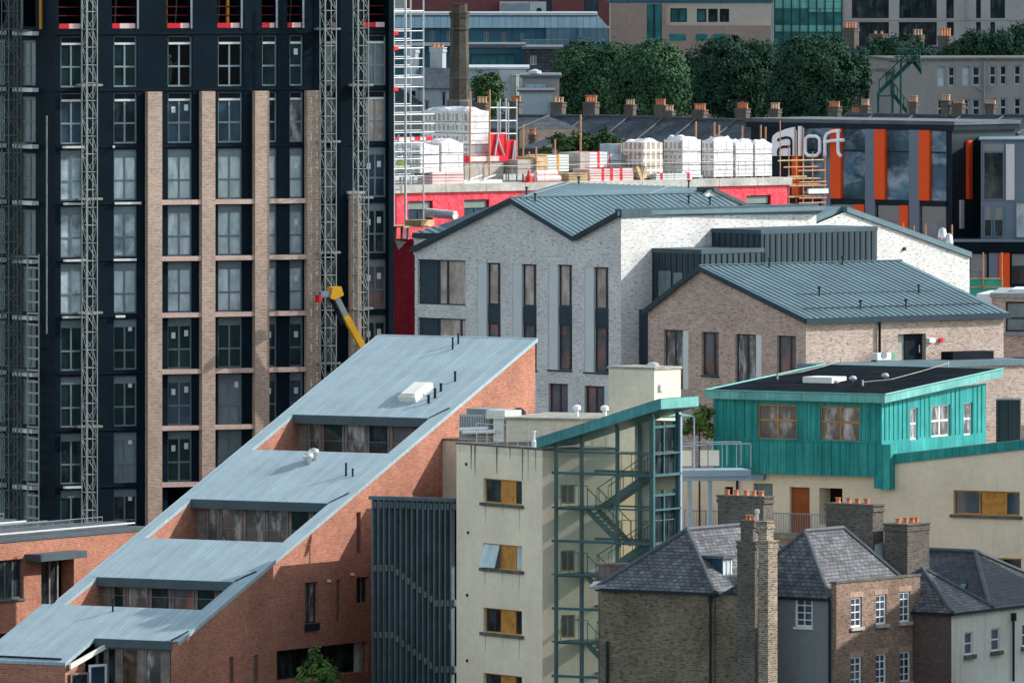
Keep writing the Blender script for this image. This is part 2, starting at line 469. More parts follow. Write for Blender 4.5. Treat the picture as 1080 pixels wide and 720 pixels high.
def body(mb, Lf, Rf, wl, wr, z0, z1, hl=(), hr=(), depth=.2, cap=True):
    mb.wall(Lf, -wl, 0, z0, z1, hl, depth); mb.wall(Rf, 0, wr, z0, z1, hr, depth)
    A = Lf.pt(-wl, 0); B = Rf.pt(wr, 0); C = A+(B-Lf.pt(0, 0))
    def q(p, r): mb.poly([Vector((p.x, p.y, z0)), Vector((r.x, r.y, z0)), Vector((r.x, r.y, z1)), Vector((p.x, p.y, z1))])
    q(C, A); q(B, C)
    if cap: mb.poly([Lf.pt(-wl, z1), Lf.pt(0, z1), Rf.pt(wr, z1), Vector((C.x, C.y, z1))])

def foot(pc, D, aL, aR, pl, pr):
    """four ground corners of a box whose near corner stands at photo column pc"""
    L = Face(pc, D, aL); R = Face(pc, D, aR)
    C = L.pt(0, 0); A = L.pt(L.s(pl), 0); B = R.pt(R.s(pr), 0)
    return [A, C, B, A+(B-C)]

def inset(pts, e):
    c = sum((Vector(p) for p in pts), Vector())/len(pts)
    return [Vector(p)+(c-Vector(p)).normalized()*e for p in pts]

def stack(parent, pc, D, aL, aR, pl, pr, yt, yb, m, pots=(), potm='terracotta', pot_r=.13, cap='stone_sill', corb=True, name='chimney', zb=None):
    """a chimney stack (part) with its pots (sub-parts); pots: (px, ytop, ybottom, depth share)"""
    pts = foot(pc, D, aL, aR, pl, pr)
    zt = P(pc, yt, D).z; z0 = P(pc, yb, D).z if zb is None else zb
    mb = MB(); h = zt-z0
    mb.extrude(pts, z0, zt-(.35 if corb else .0))
    if corb:
        mb.extrude(inset(pts, -.07), zt-.35, zt-.2); mb.extrude(inset(pts, -.02), zt-.2, zt-.08); mb.extrude(inset(pts, -.09), zt-.08, zt)
    o = obj(name, mb, m, parent)
    for q in pots:
        px, y0, k = q[0], q[1], (q[2] if len(q) > 2 else .5)
        e = (pts[1]+pts[2])/2; w = (pts[0]+pts[3])/2
        # run along the longer side, through its middle
        if (pts[1]-pts[0]).length >= (pts[2]-pts[1]).length:
            base = (pts[0]+pts[3])/2; end = (pts[1]+pts[2])/2
        else:
            base = (pts[0]+pts[1])/2; end = (pts[2]+pts[3])/2
        bx = base.x/base.y*FPX+540; ex = end.x/end.y*FPX+540
        u = max(.06, min(.94, (px-bx)/(ex-bx) if abs(ex-bx) > .01 else .5))
        c = base+(end-base)*u
        ht = max(.25, P(px, y0, c.y).z-zt)
        pm = MB(); pm.sm = False
        pm.lathe((c.x, c.y, zt), [(pot_r*1.05, 0), (pot_r*.9, ht*.3), (pot_r*.85, ht*.8), (pot_r*1.12, ht*.86), (pot_r*1.12, ht), (pot_r*.7, ht), (pot_r*.7, ht*.6)], 10)
        obj('chimney_pot', pm, potm, o)
    return o

def railing(mb, pts, h, r=.025, step=.5, bars=0, bar_r=.012):
    for a, b in zip(pts[:-1], pts[1:]):
        a = Vector(a); b = Vector(b); L = (b-a).length; n = max(1, round(L/step))
        up = Vector((0, 0, h))
        mb.tube(a+up, b+up, r)
        for k in range(n+1):
            p = a+(b-a)*(k/n); mb.tube(p, p+up, r*.8)
        for j in range(bars):
            q = Vector((0, 0, h*(j+1)/(bars+1))); mb.tube(a+q, b+q, bar_r, 4)
# ================================================================ the tall tower under construction
TF = Face(58, 640, 25); TL = Face(58, 640, -58)
tower = thing('tower_block', 'tall unfinished tower wrapped in dark navy membrane with pink brick piers', 'tower', (TF.o.x, TF.o.y, 0))
tz = lambda y: P(58, y, 640).z
ROWB = lambda k: 92.5+59.75*k
ROWT = lambda k: 39.0+59.75*k
cols = [(64, 88), (120, 145), (177, 203), (230, 256), (276.5, 292.5), (305.5, 320), (343, 357), (385.5, 407.5)]
top_open = [(62, 87), (118, 144), (176, 201), (229, 254), (276, 291), (303, 319), (349, 356), (382, 407)]
zt = tz(-32)
wr = TF.s(413); wl = -TL.s(-30)
hs = []; cells = []
for c, (a, b) in enumerate(cols):
    for k in range(9):
        r = (TF.s(a), TF.s(b), tz(ROWB(k)), tz(ROWT(k)))
        dp = 2.6 if (k == 0 and c in (2, 3)) else .24
        hs.append(r+(dp,)); cells.append((c, k, r))
for a, b in top_open: hs.append((TF.s(a), TF.s(b), tz(31), tz(-21), 2.5))
lc = [(-5, 5), (21, 37.5)]
hl = []
lcells = []
for a, b in lc:
    for k in range(9):
        r = (TL.s(a), TL.s(b), tz(ROWB(k)-1.5), tz(ROWT(k)+4)); hl.append(r); lcells.append((k, r))
    hl.append((TL.s(a), TL.s(b), tz(29), tz(-21), 2.5))
mb = MB(); body(mb, TL, TF, wl, wr, 0, zt, hl, hs, .24)
obj('wall', mb, 'navy_membrane', tower)
# dark rooms behind the open top floor and behind the two clear windows
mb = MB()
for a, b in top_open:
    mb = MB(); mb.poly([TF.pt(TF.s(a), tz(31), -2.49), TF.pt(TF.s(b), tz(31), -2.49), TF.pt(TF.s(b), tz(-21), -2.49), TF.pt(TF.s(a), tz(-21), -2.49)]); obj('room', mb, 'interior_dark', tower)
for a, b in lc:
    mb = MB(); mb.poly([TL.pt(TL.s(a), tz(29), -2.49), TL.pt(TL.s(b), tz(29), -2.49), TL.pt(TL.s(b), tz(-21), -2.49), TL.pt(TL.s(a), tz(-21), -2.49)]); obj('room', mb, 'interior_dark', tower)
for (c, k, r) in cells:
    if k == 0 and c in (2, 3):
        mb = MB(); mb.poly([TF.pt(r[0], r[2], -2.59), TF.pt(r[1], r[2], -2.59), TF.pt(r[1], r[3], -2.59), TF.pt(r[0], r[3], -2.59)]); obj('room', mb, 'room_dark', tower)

rnd = random.Random(5)
for (c, k, r) in cells:
    if c >= 2 and c <= 3 and k > 7: continue
    if c >= 4 and c < 7 and k > 6: continue
    if c >= 7 and k > 5: continue
    film_fill = (2 <= k <= 4 and c < 6) or (k == 2 and c == 0)
    if k == 0 and c in (2, 3): gm = 'window_clear'
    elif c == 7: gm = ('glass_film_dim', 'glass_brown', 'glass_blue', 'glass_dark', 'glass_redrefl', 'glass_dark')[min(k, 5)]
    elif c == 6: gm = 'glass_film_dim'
    elif film_fill: gm = rnd.choice(('glass_film', 'glass_film', 'glass_film_b', 'glass_film_c'))
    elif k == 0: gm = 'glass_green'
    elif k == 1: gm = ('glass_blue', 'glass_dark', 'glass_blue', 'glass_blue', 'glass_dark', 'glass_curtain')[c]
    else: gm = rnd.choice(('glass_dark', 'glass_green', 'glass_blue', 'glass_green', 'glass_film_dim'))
    one = (r[1]-r[0]) < 1.15
    w = window(tower, TF, r, 1 if one else 2, 1, .22, 'window_grey_pale' if k in (0, 1) else 'window_grey', gm, .1, .09, 'window', splits=[.44 if k > 1 else .46], head=.36)
    # white strip along the head of the upper rows, taped notices on some panes
    if k in (0, 1):
        m2 = MB(); m2.box(TF, r[0]+.1, r[1]-.1, r[3]-.47, r[3]-.36, -.15, -.12); obj('tape', m2, 'white_board', w)
        m2 = MB(); m2.box(TF, r[0]+.1, r[1]-.1, r[3]-.33, r[3]-.05, -.149, -.135); obj('header_gap', m2, 'navy_dark', w)
    spots = []
    if c == 2 and k in (1, 5, 6, 7): spots = [(.2, .60), (.72, .64)]
    elif c in (4, 5) and k >= 2: spots = [(.42, .58)]
    elif c == 7 and k >= 2: spots = [(.12, .56), (.62, .60)]
    elif c == 1 and k >= 5: spots = [(.66, .76)]
    elif c == 5 and k == 0: spots = [(.4, .62)]
    elif c == 3 and k == 6: spots = [(.72, .72)]
    if spots:
        m2 = MB()
        for (u, v) in spots:
            x = r[0]+(r[1]-r[0])*u; z = r[2]+(r[3]-r[2])*v
            m2.box(TF, x, x+.24, z, z+.34, -.199, -.19)
        obj('notice', m2, 'sticker_white', w)
for (k, r) in lcells:
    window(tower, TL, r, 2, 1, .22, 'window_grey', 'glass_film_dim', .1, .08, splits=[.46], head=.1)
# brick piers, with the brick bands that tie them
for a, b in ((153, 168), (210, 224), (266, 281), (321, 335.5)):
    m2 = MB(); m2.box(TF, TF.s(a), TF.s(b), 0, tz(97.5), .002, .42); obj('brick_pier', m2, 'pink_brick', tower)
m2 = MB(); m2.box(TF, TF.s(366), TF.s(377.5), 0, tz(208), .002, .5); obj('brick_pier', m2, 'pink_brick', tower, label='shorter brick pier topped by a pale cap')
m2 = MB(); m2.box(TF, TF.s(364), TF.s(381), tz(208), tz(205.5), .002, .55); obj('pier_cap', m2, 'white_board', tower)
for k in range(2, 9):
    for a, b in ((168, 210), (224, 266), (281, 321)):
        m2 = MB(); m2.box(TF, TF.s(a)+.01, TF.s(b)-.01, tz(ROWB(k)+5.2), tz(ROWB(k)+.3), .002, .36)
        obj('brick_band', m2, 'pink_brick_sill', tower)
# slab edges, joints and the end pier
m2 = MB()
for k in range(-1, 9):
    y = ROWB(k)+3
    m2.box(TF, .02, TF.s(153), tz(y)-.05, tz(y)+.05, .002, .05)
    if k < 2: m2.box(TF, TF.s(168) if k == 1 else TF.s(153), TF.s(412), tz(y)-.05, tz(y)+.05, .002, .05)
    else: m2.box(TF, TF.s(336), TF.s(366), tz(y)-.05, tz(y)+.05, .002, .05)
obj('slab_edge', m2, 'navy_dark', tower)
m2 = MB(); m2.box(TF, TF.s(408), TF.s(413), 0, zt, .002, .3); obj('end_pier', m2, 'navy_membrane', tower)
m2 = MB(); m2.box(TF, TF.s(354), TF.s(365.5), 0, tz(-28), .002, .22); obj('cladding_panel', m2, 'navy_membrane', tower)
# bits of white tape and brackets at the slab line
m2 = MB()
for k, a, b in ((1, 65, 88), (1, 118, 120), (4, 65, 92), (4, 121, 131), (3, 66, 90), (3, 119, 143), (7, 66, 86), (2, 66, 88), (2, 120, 148)):
    y = ROWB(k)+2
    m2.box(TF, TF.s(a), TF.s(b), tz(y+2.4), tz(y), .051, .16)
obj('pale_strip', m2, 'white_board', tower)
# edge protection of the open floor
for (a, b) in top_open:
    s0 = TF.s(a)+.05; s1 = TF.s(b)-.05; m = s0+(s1-s0)*rnd.choice((.33, .45, .6))
    m2 = MB(); m2.box(TF, s0, m, tz(30.5), tz(25.3), -.12, -.06); o = obj('guard_board', m2, 'board_red', tower)
    m2 = MB(); m2.box(TF, m, s1, tz(30.5), tz(25.3), -.12, -.065); obj('board_stripe', m2, 'board_pink', o)
    m2 = MB()
    for y in (8, 17): m2.tube(TF.pt(s0-.05, tz(y), -.2), TF.pt(s1+.05, tz(y), -.2), .035)
    obj('guard_rail', m2, 'prop_red', tower)
m2 = MB()
for a, b in ((64, 71), (122, 130), (272, 285), (306, 313)):
    m2.tube(TF.pt(TF.s(a), tz(10), -1.2), TF.pt(TF.s(b)+.2, tz(31), -1.6), .05)
obj('brace_tube', m2, 'prop_red', tower)
for a in (177.5, 243, 350.5):
    m2 = MB(); m2.tube(TF.pt(TF.s(a), tz(31), -.4), TF.pt(TF.s(a), tz(-21), -.4), .1, 8); obj('prop', m2, 'prop_orange', tower)
for a in (45.5,):
    m2 = MB(); m2.tube(TL.pt(TL.s(a), tz(31), .15), TL.pt(TL.s(a), tz(-25), .15), .09, 8); obj('prop', m2, 'prop_orange', tower)
m2 = MB()
for a in (128, 192, 237, 313): m2.tube(TF.pt(TF.s(a), tz(31), -1.0), TF.pt(TF.s(a)+.25, tz(-21), -1.2), .045)
obj('slim_prop', m2, 'steel_mast_dark', tower)
for a in (24, 86, 145, 201.5, 254.5, 291.5, 319.5):
    fc = TL if a < 58 else TF
    m2 = MB(); m2.box(fc, fc.s(a)-.05, fc.s(a)+.06, tz(31), tz(-21), .004, .06); obj('opening_trim', m2, 'grey_steel', tower)
# pole and ledges on the shaded side
m2 = MB(); m2.tube(TL.pt(TL.s(57.5), tz(352), .5), TL.pt(TL.s(57.5), tz(122), .5), .045, 8); obj('service_pole', m2, 'steel_mast', tower)
for k in range(-1, 8):
    for a, b in ((-8, 7), (20.5, 41)):
        y = ROWB(k)+1+(2 if k > 2 else 0)
        m2 = MB(); m2.box(TL, TL.s(a), TL.s(b), tz(y+4.2), tz(y), .01, .45); obj('ledge_board', m2, 'white_board', tower)
mb = MB()
for x in (38, 50): mb.tube(TL.pt(TL.s(x), 0, .55), TL.pt(TL.s(x), tz(268), .55), .05)
y = 270
while y < 560:
    mb.box(TL, TL.s(38), TL.s(50), tz(y+2), tz(y), .52, .6); y += 12
obj('access_ladder', mb, 'steel_mast', loc=TL.pt(TL.s(44), 0, .55), label='pale rung ladder fixed up the shaded left side of the tower', cat='ladder')

def mast(px, w, f, mat, label, ties, off=.95):
    s = f.off(off).s(px); root = thing('mast_climber', label, 'construction mast', f.pt(s, 0, off), 'lattice masts climbing the tower')
    cs = [(s-w/2, off-w/2), (s+w/2, off-w/2), (s+w/2, off+w/2), (s-w/2, off+w/2)]
    z1 = tz(-40)
    for a, o in cs:
        m2 = MB(); m2.tube(f.pt(a, 0, o), f.pt(a, z1, o), .036, 6); obj('mast_chord', m2, mat, root)
    m2 = MB(); z = 0.0; st = 1.0; k = 0
    while z < z1-st:
        for i in range(4):
            a, o = cs[i]; b, q = cs[(i+1) % 4]
            m2.tube(f.pt(a, z, o), f.pt(b, z, q), .024, 4)
            if (k+i) % 2: a, o, b, q = b, q, a, o
            m2.tube(f.pt(a, z, o), f.pt(b, z+st, q), .02, 4)
        z += st; k += 1
    obj('lattice_bracing', m2, mat, root)
    m2 = MB(); m2.box(f, s-.03, s+.03, 0, z1, off-w/2-.03, off-w/2+.03); obj('rack', m2, mat, root)
    for y in ties:
        m2 = MB(); m2.box(f, s-.5, s+.95, tz(y)-.06, tz(y)+.06, .1, off-w/2); obj('wall_tie', m2, mat, root)
    return root
mast(94.5, .66, TF, 'steel_mast', 'pale lattice mast in front of the left window column beside the plain navy wall', (90, 210, 330, 450))
mast(346, .70, TF, 'steel_mast', 'pale lattice mast just right of the last full-height brick pier', (32, 152, 270, 388))
mast(380.5, .66, TF, 'steel_mast', 'pale lattice mast in front of the short brick pier at the right end', (92, 212, 330))
mast(12, .8, TL, 'steel_mast_dark', 'dark lattice mast on the shaded left side of the tower', (33, 152, 272, 392))  # darker steel colour stands in for shade on this mast
for k in (1,):
    m2 = MB(); f = TF; s = f.s(353)

# ---------------------------------------------------------------- telescopic handler boom
ha = TF.at(337, 318, 1.6); 
hr = thing('telescopic_handler', 'yellow telescopic boom with orange head raised beside the tower mast', 'telehandler', (TF.at(400, 430, 2.2).x, TF.at(400, 430, 2.2).y, 0))
def quadtube(mb, p, q, w, h):
    p = Vector(p); q = Vector(q); a = (q-p).normalized(); sd = TF.n.copy(); up = a.cross(sd).normalized()
    A = [p-sd*w+up*h*-1, p+sd*w-up*h, p+sd*w+up*h, p-sd*w+up*h]; B = [x+(q-p) for x in A]
    mb.poly(A); mb.poly(list(reversed(B)))
    for k in range(4): mb.poly([A[(k+1) % 4], A[k], B[k], B[(k+1) % 4]])
TO = TF.off(1.9); p0 = TO.at(440, 470); p1 = TO.at(364, 333); p2 = TO.at(353, 311)
m2 = MB(); quadtube(m2, p0, p1, .17, .18); obj('boom', m2, 'crane_yellow', hr)
m2 = MB(); quadtube(m2, p1, p2, .17, .16); obj('inner_boom', m2, 'grey_steel', hr)
m2 = MB(); quadtube(m2, p1+(p0-p1)*.05-Vector((.33, 0, .1)), p2-Vector((.3, 0, .1)), .1, .07); obj('hydraulic_ram', m2, 'pipe_dark', hr)
m2 = MB(); m2.prism(TF.off(1.9), [TO.hit(346, 314), TO.hit(350, 316), TO.hit(360, 311), TO.hit(357.5, 302), TO.hit(348, 303)], -.35, .35)
obj('boom_head', m2, 'crane_yellow', hr)
m2 = MB(); m2.box(TF, TO.s(336.5), TO.s(347), TO.z(340, 313), TO.z(340, 307), 1.7, 2.2); o = obj('fork_carriage', m2, 'grey_steel', hr)
m2 = MB(); m2.box(TF, TO.s(334), TO.s(336.3), TO.z(333, 319), TO.z(333, 311), 1.7, 2.25); obj('hazard_plate', m2, 'board_red', o)
m2 = MB()
for (a, b, c, d) in ((400, 446, 430, 470),):
    bse = TF.at(440, 470, 1.9); m2.box(TF, TF.s(425), TF.s(462), .9, 2.4, .9, 3.0)
obj('chassis', m2, 'crane_yellow', hr)
for dx in (428, 458):
    for oo in (.75, 2.85):
        m2 = MB(); c = TF.pt(TF.s(dx), .55, oo); m2.tube(c, c+TF.n*.3, .55, 14); obj('wheel', m2, 'pipe_dark', hr)
m2 = MB(); b = p0; m2.tube(TF.pt(TF.s(440), 2.2, 1.9), p0, .3, 8); obj('boom_pivot', m2, 'crane_yellow', hr)

# ---------------------------------------------------------------- people
def person(loc, ang, h, label, reach, mats, sit=False):
    """standing figure: one continuous body grown from a skeleton, clothes as children"""
    root = thing('person', label, 'person', loc)
    k = h/1.76; ca, sa = math.cos(ang), math.sin(ang)
    def W(x, y, z): return (k*(x*ca-y*sa), k*(x*sa+y*ca), k*z)   # x: to the side, y: forward
    def skin(name, pts, edges, rad, m, par, sub=2):
        me = bpy.data.meshes.new(name); me.from_pydata([W(*p) for p in pts], edges, [])
        me.materials.append(M[m]); o = bpy.data.objects.new(name, me); COL.objects.link(o); o.parent = par; WL[o] = WL[root]
        md = o.modifiers.new('Skin', 'SKIN'); md.use_smooth_shade = True
        for i, r in enumerate(rad):
            rr = r if isinstance(r, tuple) else (r, r)
            me.skin_vertices[0].data[i].radius = (rr[0]*k, rr[1]*k); me.skin_vertices[0].data[i].use_root = (i == 0)
        s = o.modifiers.new('Subdivision', 'SUBSURF'); s.levels = sub; s.render_levels = sub
        return o
    hl, hr_ = reach
    pts = [(0, 0, .95), (0, 0, 1.15), (0, .0, 1.38), (0, .01, 1.5), (0, .02, 1.58), (0, .02, 1.68), (0, .02, 1.74),
           (.18, 0, 1.41), (.24, .05, 1.15)]
    pts += [(.26, hl[1]*.5+.1, (1.15+hl[2])/2), hl] if False else [hl, (hl[0], hl[1]+.09, hl[2]-.01)]
    pts += [(-.18, 0, 1.41), (-.25, .05, 1.15), hr_, (hr_[0], hr_[1]+.09, hr_[2]-.01)]
    pts += [(.10, 0, .88), (.11, .02, .5), (.11, -.02, .09), (.12, .13, .04), (-.10, 0, .88), (-.12, .02, .5), (-.12, -.02, .09), (-.13, .13, .04)]
    ed = [(0, 1), (1, 2), (2, 3), (3, 4), (4, 5), (5, 6), (2, 7), (7, 8), (8, 9), (9, 10), (2, 11), (11, 12), (12, 13), (13, 14),
          (0, 15), (15, 16), (16, 17), (17, 18), (0, 19), (19, 20), (20, 21), (21, 22)]
    rad = [(.15, .11), (.15, .11), (.16, .11), .07, .07, (.085, .1), .06, .065, .05, .038, .035, .065, .05, .038, .035, .09, .062, .045, .04, .09, .062, .045, .04]
    b = skin('person_body', pts, ed, rad, 'skin', root)
    skin('vest', [(0, 0, .93), (0, 0, 1.15), (0, 0, 1.36), (0, 0, 1.44), (.18, 0, 1.40), (.235, .045, 1.18), (-.18, 0, 1.40), (-.245, .045, 1.18)],
         [(0, 1), (1, 2), (2, 3), (2, 4), (4, 5), (2, 6), (6, 7)], [(.175, .135), (.175, .135), (.185, .14), .09, .085, .068, .085, .068], mats[0], root)
    skin('trousers', [(0, 0, .93), (.10, 0, .86), (.11, .02, .5), (.11, -.02, .12), (-.10, 0, .86), (-.12, .02, .5), (-.12, -.02, .12)],
         [(0, 1), (1, 2), (2, 3), (0, 4), (4, 5), (5, 6)], [(.165, .13), .11, .08, .068, .11, .08, .068], mats[1], root)
    m2 = MB(); m2.sm = True
    m2.lathe(Vector(loc)+Vector(W(0, .02, 1.675)), [(.135*k, 0), (.132*k, .03*k), (.12*k, .09*k), (.08*k, .13*k), (.01, .15*k)], 12)
    c = Vector(loc)+Vector(W(0, .15, 1.69)); 
    obj('helmet', m2, mats[2], root)
    for sx in (-.035, .035):
        m3 = MB(); m3.lathe(Vector(loc)+Vector(W(sx, .108, 1.645)), [(.004, -.009*k), (.012*k, 0), (.004, .009*k)], 6); obj('eye', m3, 'pipe_dark', root)
    m3 = MB(); m3.tube(Vector(loc)+Vector(W(0, .10, 1.64)), Vector(loc)+Vector(W(0, .135, 1.605)), .012*k, 6, .018*k); obj('nose', m3, 'skin', root)
    return root
r = [x for c, k, x in cells if c == 2 and k == 0][0]
p = TF.pt(r[0]+(r[1]-r[0])*.36, r[2], -1.1)
person((p.x, p.y, r[2]+.02), math.radians(-60), 1.72, 'worker in yellow-green vest reaching to the window behind the second brick pier bay', ((.42, .35, 1.42), (-.2, .3, 1.1)), ('hivis', 'trousers', 'helmet_white'))

# ================================================================ low brick building on the left
LB = Face(0, 590, 59); LU = Face(0, 590, -31)
lb = thing('brick_building', 'low red brick building with flat grey roof at the left edge', 'building', (LB.o.x, LB.o.y, 0))
zp = P(0, 569.5, 590).z
s0 = LB.s(-60); s1 = LB.s(165)
hw = LB.rect(-6, 25, 590, 632); hd = LB.rect(43.5, 78, 588, 700); hb = (LB.s(-40), LB.s(30), .4, LB.z(0, 668))
mb = MB(); mb.wall(LB, s0, s1, 0, zp-.14, [hw+(.3,), hd+(.8,), hb+(.5,)], .3)
E0 = LB.pt(s1, 0); E1 = LB.pt(s1, 0, -16); E2 = LB.pt(s0, 0, -16)
for a, b in ((E0, E1), (E1, E2), (E2, LB.pt(s0, 0))): mb.poly([a, b, b+Vector((0, 0, zp-.14)), a+Vector((0, 0, zp-.14))])
obj('wall', mb, 'red_brick', lb)
mb = MB(); mb.box(LB, s0-.1, s1+.1, zp-.14, zp, -16, .06); rf = obj('roof', mb, 'zinc_fascia', lb)
# roof decking, low rooflight strips and rails
mb = MB(); mb.box(LB, s0+.2, s1-.2, zp+.002, zp+.03, -15.8, -.3); obj('roof_deck', mb, 'lead', rf)
for i, o in enumerate((-1.2, -4.2, -7.4, -11.0)):
    mb = MB()
    mb.prism(LB, [(0, 0)]*0 or [(s0+1, zp+.03), (s1-1-i*.6, zp+.03), (s1-1-i*.6, zp+.30), (s0+1, zp+.30)], o-.9, o)
    obj('rooflight_strip', mb, 'slate_far' if i % 2 else 'lead', rf)
for i, o in enumerate((-2.9, -9.2, -13.5)):
    mb = MB(); railing(mb, [LB.pt(s0+.5, zp+.03, o), LB.pt(s1-.8, zp+.03, o)], .45, .022, 1.6, 1); obj('roof_rail', mb, 'grey_steel', rf)
for i, o in enumerate((-.7, -2.2, -5.6, -6.6, -8.6, -10.2, -12.4, -14.4)):
    mb = MB(); mb.box(LB, s0+.4, s1-1-i*.5, zp+.2, zp+.27, o-.12, o); obj('glazing_bar', mb, 'lead_pale' if i % 3 else 'pale_panel', rf)
window(lb, LB, hw, 3, 1, .25, 'zinc_fascia', 'glass_dark', .14, .1, csplits=[.45, .72], sill=(.05, .12, .08), sillmat='zinc_fascia')
mb = MB(); mb.box(LB, hd[0]+.3, hd[1]-.3, 0, hd[3]-.05, -.78, -.7); o = obj('door', mb, 'glass_dark', lb)
mb = MB()
for u in (.25, .55, .8): x = hd[0]+(hd[1]-hd[0])*u; mb.box(LB, x-.06, x+.06, 0, hd[3]-.05, -.7, -.6)
obj('door_frame', mb, 'timber_grey', o)
mb = MB(); LC = LB.off(1.0); mb.box(LB, LC.s(43), LC.s(92), LC.z(67, 590), LC.z(67, 582.5), .003, 1.0); obj('canopy', mb, 'zinc_fascia', lb)
mb = MB(); mb.box(LB, hb[0], hb[1], .4, hb[3], -.5, -.45); obj('window', mb, 'glass_dark', lb)
# ================================================================ the stepped red brick scheme with its long zinc roof
W = Face(188, 560, 59); RU = Face(188, 560, -31)
rb = thing('stepped_building', 'red brick building whose long zinc roof steps down past window strips', 'building', (W.o.x, W.o.y, 0))
zA = W.z(188, 676); slope = (W.z(564, 358)-zA)/W.s(564); SE = W.s(564.5)
ang_s = math.atan(slope); cs_ = math.cos(ang_s)
U = RU.d   # across, rising to the right; the roof runs to t = -9.6
def R3(s, t, h=0.0):    # s: metres along the slope's foot line (horizontal), t: across
    p = W.o+W.d*s+U*t
    return Vector((p.x, p.y, zA+slope*s+h))
sh = lambda x: x*cs_     # sloping metres to horizontal metres
T0 = -9.6
slots = [(sh(22.45), sh(26.85), -8.95, -.72), (sh(11.62), sh(16.35), -8.95, -.72), (sh(3.62), sh(6.92), -8.95, -.80)]
FS = sh(-2.85); FT = -4.92
# --- long sunlit wall with its slits and the recessed strip
hw = []
def wh(a, b, c, d, dp=.3): h = W.rect(a, b, c, d)+(dp,); hw.append(h); return h
w1 = wh(321.5, 335.5, 613.5, 657); w2 = wh(355, 359.5, 610.5, 654.5); w3 = wh(376, 380.5, 540, 583); w4 = wh(376, 389.5, 608, 636.5)
w5 = wh(292, 388, 681, 713, .9); w6 = wh(267.5, 272.5, 690, 760); w7 = wh(242, 246.5, 692.5, 760)
SB = W.s(430)
mb = MB()
zs = W.z(300, 665)   # wall grid reaches up to here where the roof allows it; above it the wall follows the slope
def zroof(s): return zA+slope*s-.02
# the rectangular part in strips whose top follows the slope
edges = sorted({0.0, SE}|{h[0] for h in hw}|{h[1] for h in hw}|{SE*k/14 for k in range(15)})
for a, b in zip(edges[:-1], edges[1:]):
    if b-a < .001: continue
    m_ = (a+b)/2; hh = sorted([h for h in hw if h[0] < m_ < h[1]], key=lambda h: h[2]); z = 0.0
    for h in hh:
        mb.poly([W.pt(a, z), W.pt(b, z), W.pt(b, h[2]), W.pt(a, h[2])]); z = h[3]
    mb.poly([W.pt(a, z), W.pt(b, z), W.pt(b, zroof(b)), W.pt(a, zroof(a))])
for a, b, c, d, dp in hw:
    e = -dp
    mb.poly([W.pt(a, c), W.pt(b, c), W.pt(b, c, e), W.pt(a, c, e)]); mb.poly([W.pt(a, d, e), W.pt(b, d, e), W.pt(b, d), W.pt(a, d)])
    mb.poly([W.pt(a, c), W.pt(a, c, e), W.pt(a, d, e), W.pt(a, d)]); mb.poly([W.pt(b, c, e), W.pt(b, c), W.pt(b, d), W.pt(b, d, e)])
# far end wall, left wall and the low front wall
def v(p, z): return Vector((p.x, p.y, z))
e0, e1 = R3(SE, 0), R3(SE, T0)
mb.poly([v(e0, 0), v(e1, 0), v(e1, e1.z-.02), v(e0, e0.z-.02)])
l0 = R3(FS, T0)
mb.poly([v(e1, 0), v(l0, 0), v(l0, l0.z-.02), v(e1, e1.z-.02)])
f0, f1 = R3(FS, T0-.6), R3(FS, FT)
l0 = R3(FS, T0-.6)
mb.poly([v(f0, 0), v(f1, 0), v(f1, f1.z-.15), v(f0, f0.z-.15)])
g1 = R3(sh(-.9), FT)
mb.poly([v(f1, 0), v(g1, 0), v(g1, f1.z+.25), v(f1, f1.z-.15)])
# short pier beside the front glazing
q0 = R3(0, -.42); q1 = R3(0, 0)
mb.poly([v(q0, 0), v(q1, 0), v(q1, zA-.02), v(q0, zA-.02)])
q2 = R3(sh(.9), -.42); mb.poly([v(q2, 0), v(q0, 0), v(q0, zA-.02), v(q2, zA-.02)])
obj('wall', mb, 'red_brick', rb)
# --- the zinc roof: one sloping sheet with the window strips cut out of it
TH = .2
cells_s = sorted({FS, 0.0, SE}|{x for s in slots for x in s[:2]})
mb = MB()
def slab(mb, s0, s1, t0, t1, th=TH, top=0.0):
    a = [R3(s0, t0, top), R3(s0, t1, top), R3(s1, t1, top), R3(s1, t0, top)]
    b = [p-Vector((0, 0, th)) for p in a]
    mb.hexa(b, a)
for a, b in zip(cells_s[:-1], cells_s[1:]):
    sl = [s for s in slots if s[0] <= a+.001 and s[1] >= b-.001]
    if b <= .001: slab(mb, a, b, T0-.6, FT); continue
    tl = T0-(.6 if b < sh(4) else 0)
    if sl:
        slab(mb, a, b, tl, sl[0][2]); slab(mb, a, b, sl[0][3], .06)
    else: slab(mb, a, b, tl, .06)
roof = obj('roof', mb, 'zinc_roof', rb)
# fine standing seams up the slope
mb = MB()
t = T0+.35
while t < -.1:
    for a, b in zip(cells_s[:-1], cells_s[1:]):
        if b <= .001 and t > FT: continue
        if any(s[0] <= a+.001 and s[1] >= b-.001 and s[2]-.05 < t < s[3]+.05 for s in slots): continue
        slab(mb, a+.03, b-.03, t-.008, t+.008, .02, .016)
    t += .86
obj('roof_seam', mb, 'zinc_roof', roof)
